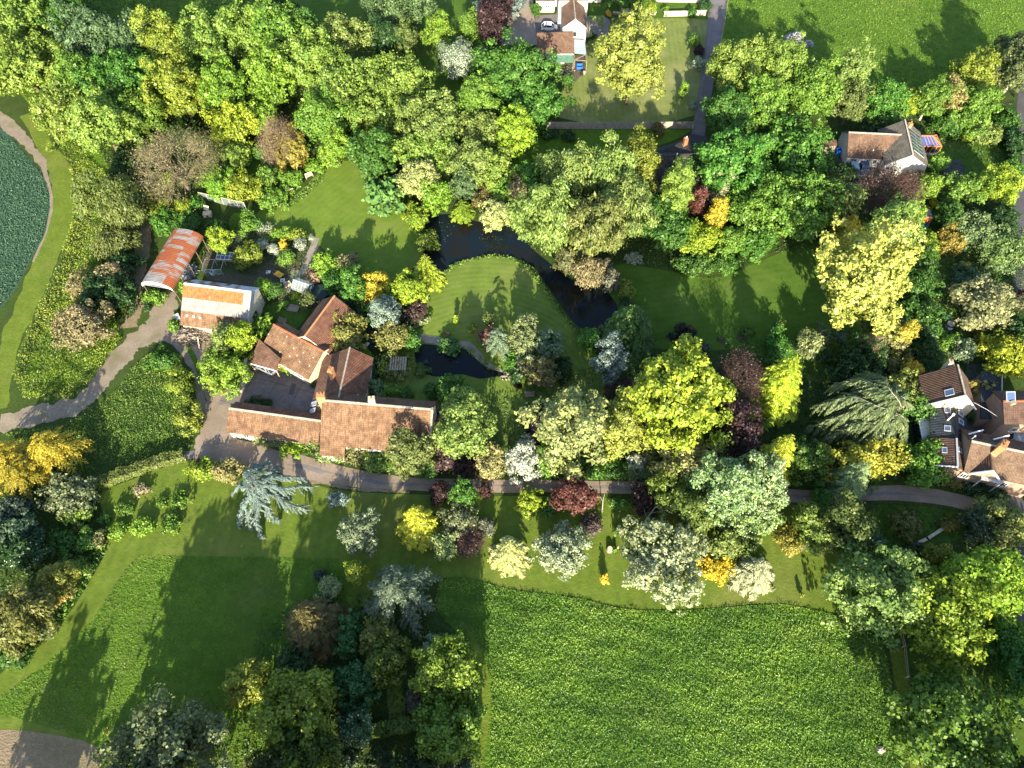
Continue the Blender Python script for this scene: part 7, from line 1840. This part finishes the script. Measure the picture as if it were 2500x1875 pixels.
tub('pale trough by the corner of the long red barn', 773, 732, 1.0, .6, .6, 'pale_stone', 'garden_trough', 'trough', R(-25))
tub('small white crate among the clutter on the garden terrace', 690, 684, .7, .6, .4, 'white', 'garden_crate', 'crate', R(10))
tub('tan wooden crate on the garden terrace path', 701, 692, 1.1, .8, .5, 'pale_wood', 'garden_crate', 'crate', R(35))
tub('white tray of pots in the shade of the terrace', 655, 664, .7, .5, .2, 'white', 'plant_tray', 'tray')
tub('small grey-blue tank behind the zinc roofed barn', 517, 663, .6, .7, .7, 'car_pale', 'water_tank', 'tank', R(-10))
tub('pale timber raised bed on the little lawn', 716, 752, 1.9, 1.3, .25, 'wood', 'raised_bed', 'raised bed', R(-14))
# round dark pool and yellow wheelbarrow
g = W(778, 714, .7); root = thing('raised_pool', 'dark green covered raised pool beside the greenhouse', 'pool', (g.x, g.y, 0), R(22)); m, t = MB(), MB()
m.cyl((0, 0, 0), 1.75, 1.75, .7, 8); t.cyl((0, 0, .7), 1.85, 1.85, .1, 8); put(root, [('side', m, 'pond_liner'), ('cover', t, 'pond_liner')])
chair('small grey metal chair by the dark green covered pool', 794, 712, R(25), 'grey_metal')
def barrow(label, px, py, ang, mat):
    g = W(px, py, .5); root = thing('wheelbarrow', label, 'wheelbarrow', (g.x, g.y, 0), ang); m = MB()
    b0 = [(-.45, -.3, .3), (.45, -.3, .3), (.45, .3, .3), (-.45, .3, .3)]; b1 = [(-.75, -.5, .62), (.8, -.5, .7), (.8, .5, .7), (-.75, .5, .62)]
    m.poly(b0)
    for i in range(4): j = (i+1) % 4; m.poly([b0[i], b0[j], b1[j], b1[i]]); m.bar(b1[i], b1[j], .07)
    put(root, [('tray', m, mat)])
    for s_ in (-1, 1): thing_part('handle', root, 'grey_metal', lambda q: q.bar((.5, s_*.22, .28), (-1.3, s_*.32, .6), .05)); thing_part('leg', root, 'grey_metal', lambda q: q.bar((-.4, s_*.28, .4), (-.5, s_*.3, 0), .05))
    thing_part('wheel', root, 'rubber', lambda q: wheel(q, .85, 0, .2, .1))
barrow('yellow wheelbarrow standing on the kitchen garden terrace', 681, 671, R(-35), 'yellow_plastic')
# chicken coop boards near netting fence
g = W(506, 522, .5); root = thing('hen_house', 'small pale hen house with its lid raised inside the netting fence', 'hen house', (g.x, g.y, 0), R(8)); m, l = MB(), MB()
m.box((0, 0, .4), (1.5, 1.1, .8)); l.bar((-.1, .6, .85), (.1, 1.0, 1.7), 1.1, .06); h_ = MB(); h_.box((0, -.57, .35), (.35, .04, .4)); put(root, [('box', m, 'pale_wood'), ('lid', l, 'pale_wood'), ('hatch', h_, 'dark')])
# arbour over the path near the small pond
g = W(972, 888, 2.2); root = thing('arbour', 'weathered arbour roof showing through the vine near the small pond', 'arbour', (g.x, g.y, 0)); m = MB()
for k in range(7): m.box((-1.2+.4*k, 0, 2.3), (.28, 2.6, .06))
put(root, [('slatted_roof', m, 'wood')])
for x in (-1.1, 1.1):
    for y in (-1.1, 1.1): thing_part('post', root, 'wood', lambda q: q.box((x, y, 1.13), (.12, .12, 2.26)))
# footbridge over the garden stream and small jetty
def plank_bridge(label, p0, p1, w, mat):
    a, b = W(*p0, .35), W(*p1, .35); root = thing('footbridge', label, 'bridge', ((a.x+b.x)/2, (a.y+b.y)/2, 0)); m, r = MB(), MB(); u = (b-a).normalized(); v = Vector((-u.y, u.x, 0)); n = max(4, int((b-a).length/.22))
    for k in range(n): m.box(a.lerp(b, (k+.5)/n)-Vector((root.location.x, root.location.y, 0)), ((b-a).length/n-.02, w, .06), u, v)
    for s_ in (-1, 1): r.bar(a+v*s_*w*.4-root.location-Vector((0, 0, .1)), b+v*s_*w*.4-root.location-Vector((0, 0, .1)), .1)
    put(root, [('planks', m, mat), ('beams', r, 'wood')])
plank_bridge('white plank footbridge over the small garden stream', (890, 848), (900, 836), .5, 'white')
plank_bridge('short plank bridge across the ditch on the stream lawn', (1489, 344), (1497, 351), 1.0, 'wood')
# boat on the stream
g = W(1393, 374, .3); root = thing('rowing_boat', 'white upturned boat by the water near the weeping birches', 'boat', (g.x, g.y, 0), R(-6)); m = MB(); S = []
for t in np.linspace(-1, 1, 9):
    w = .75*(1-abs(t)**2.2)+.04; S.append([(t*2.0, -w, .06), (t*2.0, -w*.75, .35), (t*2.0, 0, .5), (t*2.0, w*.75, .35), (t*2.0, w, .06)])
for r0, r1 in zip(S, S[1:]):
    for i in range(4): m.poly([r0[i], r1[i], r1[i+1], r0[i+1]])
k = MB(); k.bar((-1.9, 0, .52), (1.9, 0, .52), .06); put(root, [('hull', m, 'white'), ('keel', k, 'grey_metal')])
# log and rubble heaps, sawn timber
def heap(name, label, cat, px, py, rx, ry, h, n, ln, r, mat, seed, rnd=1.0, kind='stuff'):
    rng = np.random.default_rng(seed); g = W(px, py, 0); sg = []
    for _ in range(n):
        a, q = rng.uniform(0, 6.28), math.sqrt(rng.uniform(0, 1)); x, y = math.cos(a)*q*rx, math.sin(a)*q*ry; z = max(.08, h*(1-q*q)*rng.uniform(.5, 1.05))
        t = rng.uniform(0, 3.14)*rnd; dv = np.array([math.cos(t), math.sin(t), rng.normal()*.22])*ln*rng.uniform(.5, 1.3)/2; c = np.array([g.x+x, g.y+y, z])
        k = r*rng.uniform(.6, 1.5); sg.append((c-dv, c+dv, k, k*.85))
    V, F = tubes(sg, 5); k = len(sg)
    caps = [[i*10+j for j in (0, 1, 2, 3)] for i in range(k)]+[[i*10+5+j for j in (0, 1, 2, 3)] for i in range(k)]
    me = np_mesh(name, V, np.concatenate([F, np.array(caps)])); me.materials.append(M[mat]); return tag(link(bpy.data.objects.new(name, me)), label, cat, None, kind)
heap('log_pile', 'untidy heap of logs and branches before the tiled barn', 'log pile', 472, 820, 3.1, 1.9, 1.5, 520, 1.1, .065, 'log', 51)
heap('rubble_heap', 'grey rubble heap in the pasture', 'rubble', 1938, 97, 2.2, 1.9, 1.7, 260, .5, .2, 'rubble', 52)
heap('rubble_heap', 'smaller grey rubble heap beside the first in the pasture', 'rubble', 1972, 109, 1.3, 1.1, .9, 110, .5, .18, 'rubble', 53)
heap('scrap_heap', 'dark scrap metal heap beside the arched barn', 'scrap', 463, 668, 1.2, 2.2, .9, 90, 1.3, .06, 'grey_metal', 54)
heap('stone_heap', 'stones and pots against the wall behind the east end of the zinc barn', 'stones', 620, 848, 1.1, 1.8, .9, 80, .5, .16, 'stone', 55)
heap('mulch_ring', 'bark mulch around a young tree on the east lawn', 'mulch', 1811, 824, 1.0, .8, .12, 90, .3, .05, 'bark', 56)
heap('mulch_ring', 'second ring of bark mulch on the shaded east lawn', 'mulch', 1760, 829, .8, .6, .12, 60, .3, .05, 'bark', 57)
heap('mulch_ring', 'bark mulch by the topiary-like bush on the east lawn', 'mulch', 1899, 806, 1.0, .8, .12, 90, .3, .05, 'bark', 58)
heap('plant_pots', 'clutter of pots beside the greenhouse', 'pots', 758, 704, .7, 1.2, .4, 36, .3, .13, 'brick', 59)
heap('garden_clutter', 'clutter of pots and tools under the green lean-to of the garage', 'clutter', 1384, 172, 1.8, 1.5, .5, 60, .5, .09, 'pale_wood', 60)
heap('brush_pile', 'pale sticks beside the tall garden hedge', 'brush', 2205, 1003, 1.5, .6, .4, 40, 1.8, .035, 'log', 61, .2)
heap('rockery', 'stone edging at the outlet of the small pond', 'stones', 1245, 920, 1.4, .7, .4, 40, .6, .16, 'pale_stone', 62)
# long sawn plank, leaning tree limbs, stump, pruned stumps
a, b = W(482, 822, .9), W(487, 852, .15); root = thing('plank', 'long pale plank leaning on the log heap', 'plank', (a.x, a.y, 0)); m = MB(); m.bar(a, b, .24, .06); m.build('board', M['pale_wood'], root)
def limb(name, label, cat, segs, mat='twig_grey'):
    S = [(np.array(W(*a)), np.array(W(*b)), r, r2) for a, b, r, r2 in segs]; V, F = tubes(S, 6)
    me = np_mesh(name, V, F); me.materials.append(M[mat]); return tag(link(bpy.data.objects.new(name, me)), label, cat)
limb('dead_tree', 'dead pale tree with forked bare branches below the lane', 'tree', [((1560, 1300, 0), (1580, 1265, 2.5), .14, .11), ((1580, 1265, 2.5), (1600, 1238, 3.6), .11, .07), ((1600, 1238, 3.6), (1632, 1232, 4.4), .07, .03), ((1600, 1238, 3.6), (1640, 1252, 4.0), .06, .03), ((1580, 1265, 2.5), (1572, 1245, 3.8), .06, .03), ((1590, 1252, 3), (1625, 1246, 3.4), .05, .02)])
limb('dead_tree', 'slender dead pale sapling trunk near the copper-red maple', 'tree', [((1470, 1250, 0), (1472, 1225, 2.2), .09, .07), ((1472, 1225, 2.2), (1476, 1206, 3.6), .06, .02), ((1472, 1225, 2.2), (1465, 1212, 3.4), .05, .02)])
limb('pruned_stump', 'thick pruned limb stump beside the golden-yellow tree', 'stump', [((2208, 700, 2), (2220, 684, 3.6), .34, .30), ((2220, 684, 3.6), (2226, 676, 4.2), .32, .28)], 'pale_bark')
limb('pruned_stump', 'lower pruned limb stump under the golden-yellow tree', 'stump', [((2206, 740, 1.2), (2226, 720, 2.8), .28, .26)], 'pale_bark')
limb('bare_limbs', 'white bare birch limbs rising out of the golden-yellow tree', 'tree', [((2190, 590, 8.5), (2205, 565, 10.5), .2, .16), ((2205, 565, 10.5), (2225, 545, 12), .14, .07), ((2205, 565, 10.5), (2188, 553, 11.6), .1, .05), ((2198, 577, 9.6), (2222, 572, 11), .09, .04), ((2172, 590, 8), (2168, 555, 11), .12, .05)], 'pale_bark')
S = W(1488, 1343, 0); root = thing('tree_stump', 'grey cut tree stump on the arboretum grass', 'stump', (S.x, S.y, 0)); m = MB(); m.cyl((0, 0, 0), .5, .38, .7, 12); t = MB(); t.cyl((0, 0, .7), .36, .36, .02, 12); put(root, [('stump_body', m, 'wood'), ('cut_face', t, 'pale_wood')])
S = W(2153, 1829, .5); root = thing('boulder', 'pale pinkish boulder at the edge of the hay meadow', 'boulder', (S.x, S.y, 0)); rng = np.random.default_rng(3)
bm_ = MB(); NR = 5; D = [Vector((math.cos(a)*math.cos(e), math.sin(a)*math.cos(e)*.8, math.sin(e)*.75))*(.62+.08*math.sin(3*a+e*4)+.05*math.sin(7*a)) for e in (-.3, .15, .55, .95, 1.3) for a in [i*.524 for i in range(12)]]
for e in range(NR-1):
    for i in range(12): j = (i+1) % 12; bm_.poly([D[e*12+i], D[e*12+j], D[e*12+12+j], D[e*12+12+i]])
bm_.poly(D[-12:]); put(root, [('rock', bm_, 'stone')])
limb('fallen_pole', 'white pole lying at the edge of the wild grass triangle', 'pole', [((447, 1061, .5), (455, 1053, .9), .07, .07)], 'white')
limb('fence_post', 'pale leaning post in the rough ground by the arched barn', 'post', [((390, 555, 1.6), (398, 572, .2), .07, .07)], 'pale_bark')
limb('fallen_branch', 'pale dead branch in the rough ground above the arched barn', 'branch', [((398, 535, .8), (428, 546, .6), .06, .03), ((398, 535, .8), (400, 545, .5), .05, .03)], 'pale_bark')
limb('gate_post', 'white gate post at the end of the panel fence', 'post', [((1691, 315, 0), (1692, 305, 1.4), .09, .09)], 'white')
g = W(433, 778, .5); root = thing('trailer', 'small white trailer at the track end of the tiled barn', 'trailer', (g.x, g.y, 0), R(-60)); m, c_ = MB(), MB(); m.box((0, 0, .6), (1.4, 1.0, .5)); c_.poly([(-.7, -.5, .9), (.7, -.5, .9), (.7, .5, 1.05), (-.7, .5, 1.05)]); put(root, [('box', m, 'white'), ('cover', c_, 'white')])
for s_ in (-1, 1): thing_part('wheel', root, 'rubber', lambda q: wheel(q, 0, s_*.58, .27, .14))
thing_part('drawbar', root, 'grey_metal', lambda q: q.bar((.7, 0, .45), (1.4, 0, .4), .07))
limb('overhead_cable', 'thin overhead cable between two cottages', 'cable', [((2378, 983, 4.7), (2410, 1000, 4.2), .02, .02), ((2410, 1000, 4.2), (2441, 1021, 4.0), .02, .02)], 'white')

# ------------------------------------------------------------------ camera, sun, sky
cam = bpy.data.cameras.new('camera'); cam.sensor_width = 36; cam.lens = 36*FPX/2500; cam.clip_end = 6000; cam.clip_start = 1
co = link(bpy.data.objects.new('camera', cam)); co.location = (0, 0, CH); co.rotation_euler = (R(32), 0, 0); sc.camera = co
sun = bpy.data.lights.new('sun', 'SUN'); sun.energy = 5.0; sun.angle = R(.5); sun.color = (1.0, .89, .67)
so = link(bpy.data.objects.new('sun', sun)); so.rotation_euler = (R(68.5), 0, R(0)); so.location = (0, -50, 80)
w = bpy.data.worlds.new('World'); sc.world = w; w.use_nodes = True; nt = w.node_tree
sky = nt.nodes.new('ShaderNodeTexSky'); sky.sky_type = 'NISHITA'; sky.sun_disc = False; sky.sun_elevation = R(21.5); sky.sun_rotation = R(180)
bg = nt.nodes['Background']; bg.inputs[1].default_value = .115; nt.links.new(sky.outputs[0], bg.inputs[0])
sc.view_settings.view_transform = 'Standard'; sc.view_settings.look = 'None'; sc.view_settings.exposure = 1.72; sc.view_settings.gamma = 1
sc.render.engine = 'CYCLES'; sc.cycles.max_bounces = 5; sc.cycles.diffuse_bounces = 2; sc.cycles.transmission_bounces = 4; sc.cycles.transparent_max_bounces = 8; sc.cycles.glossy_bounces = 2
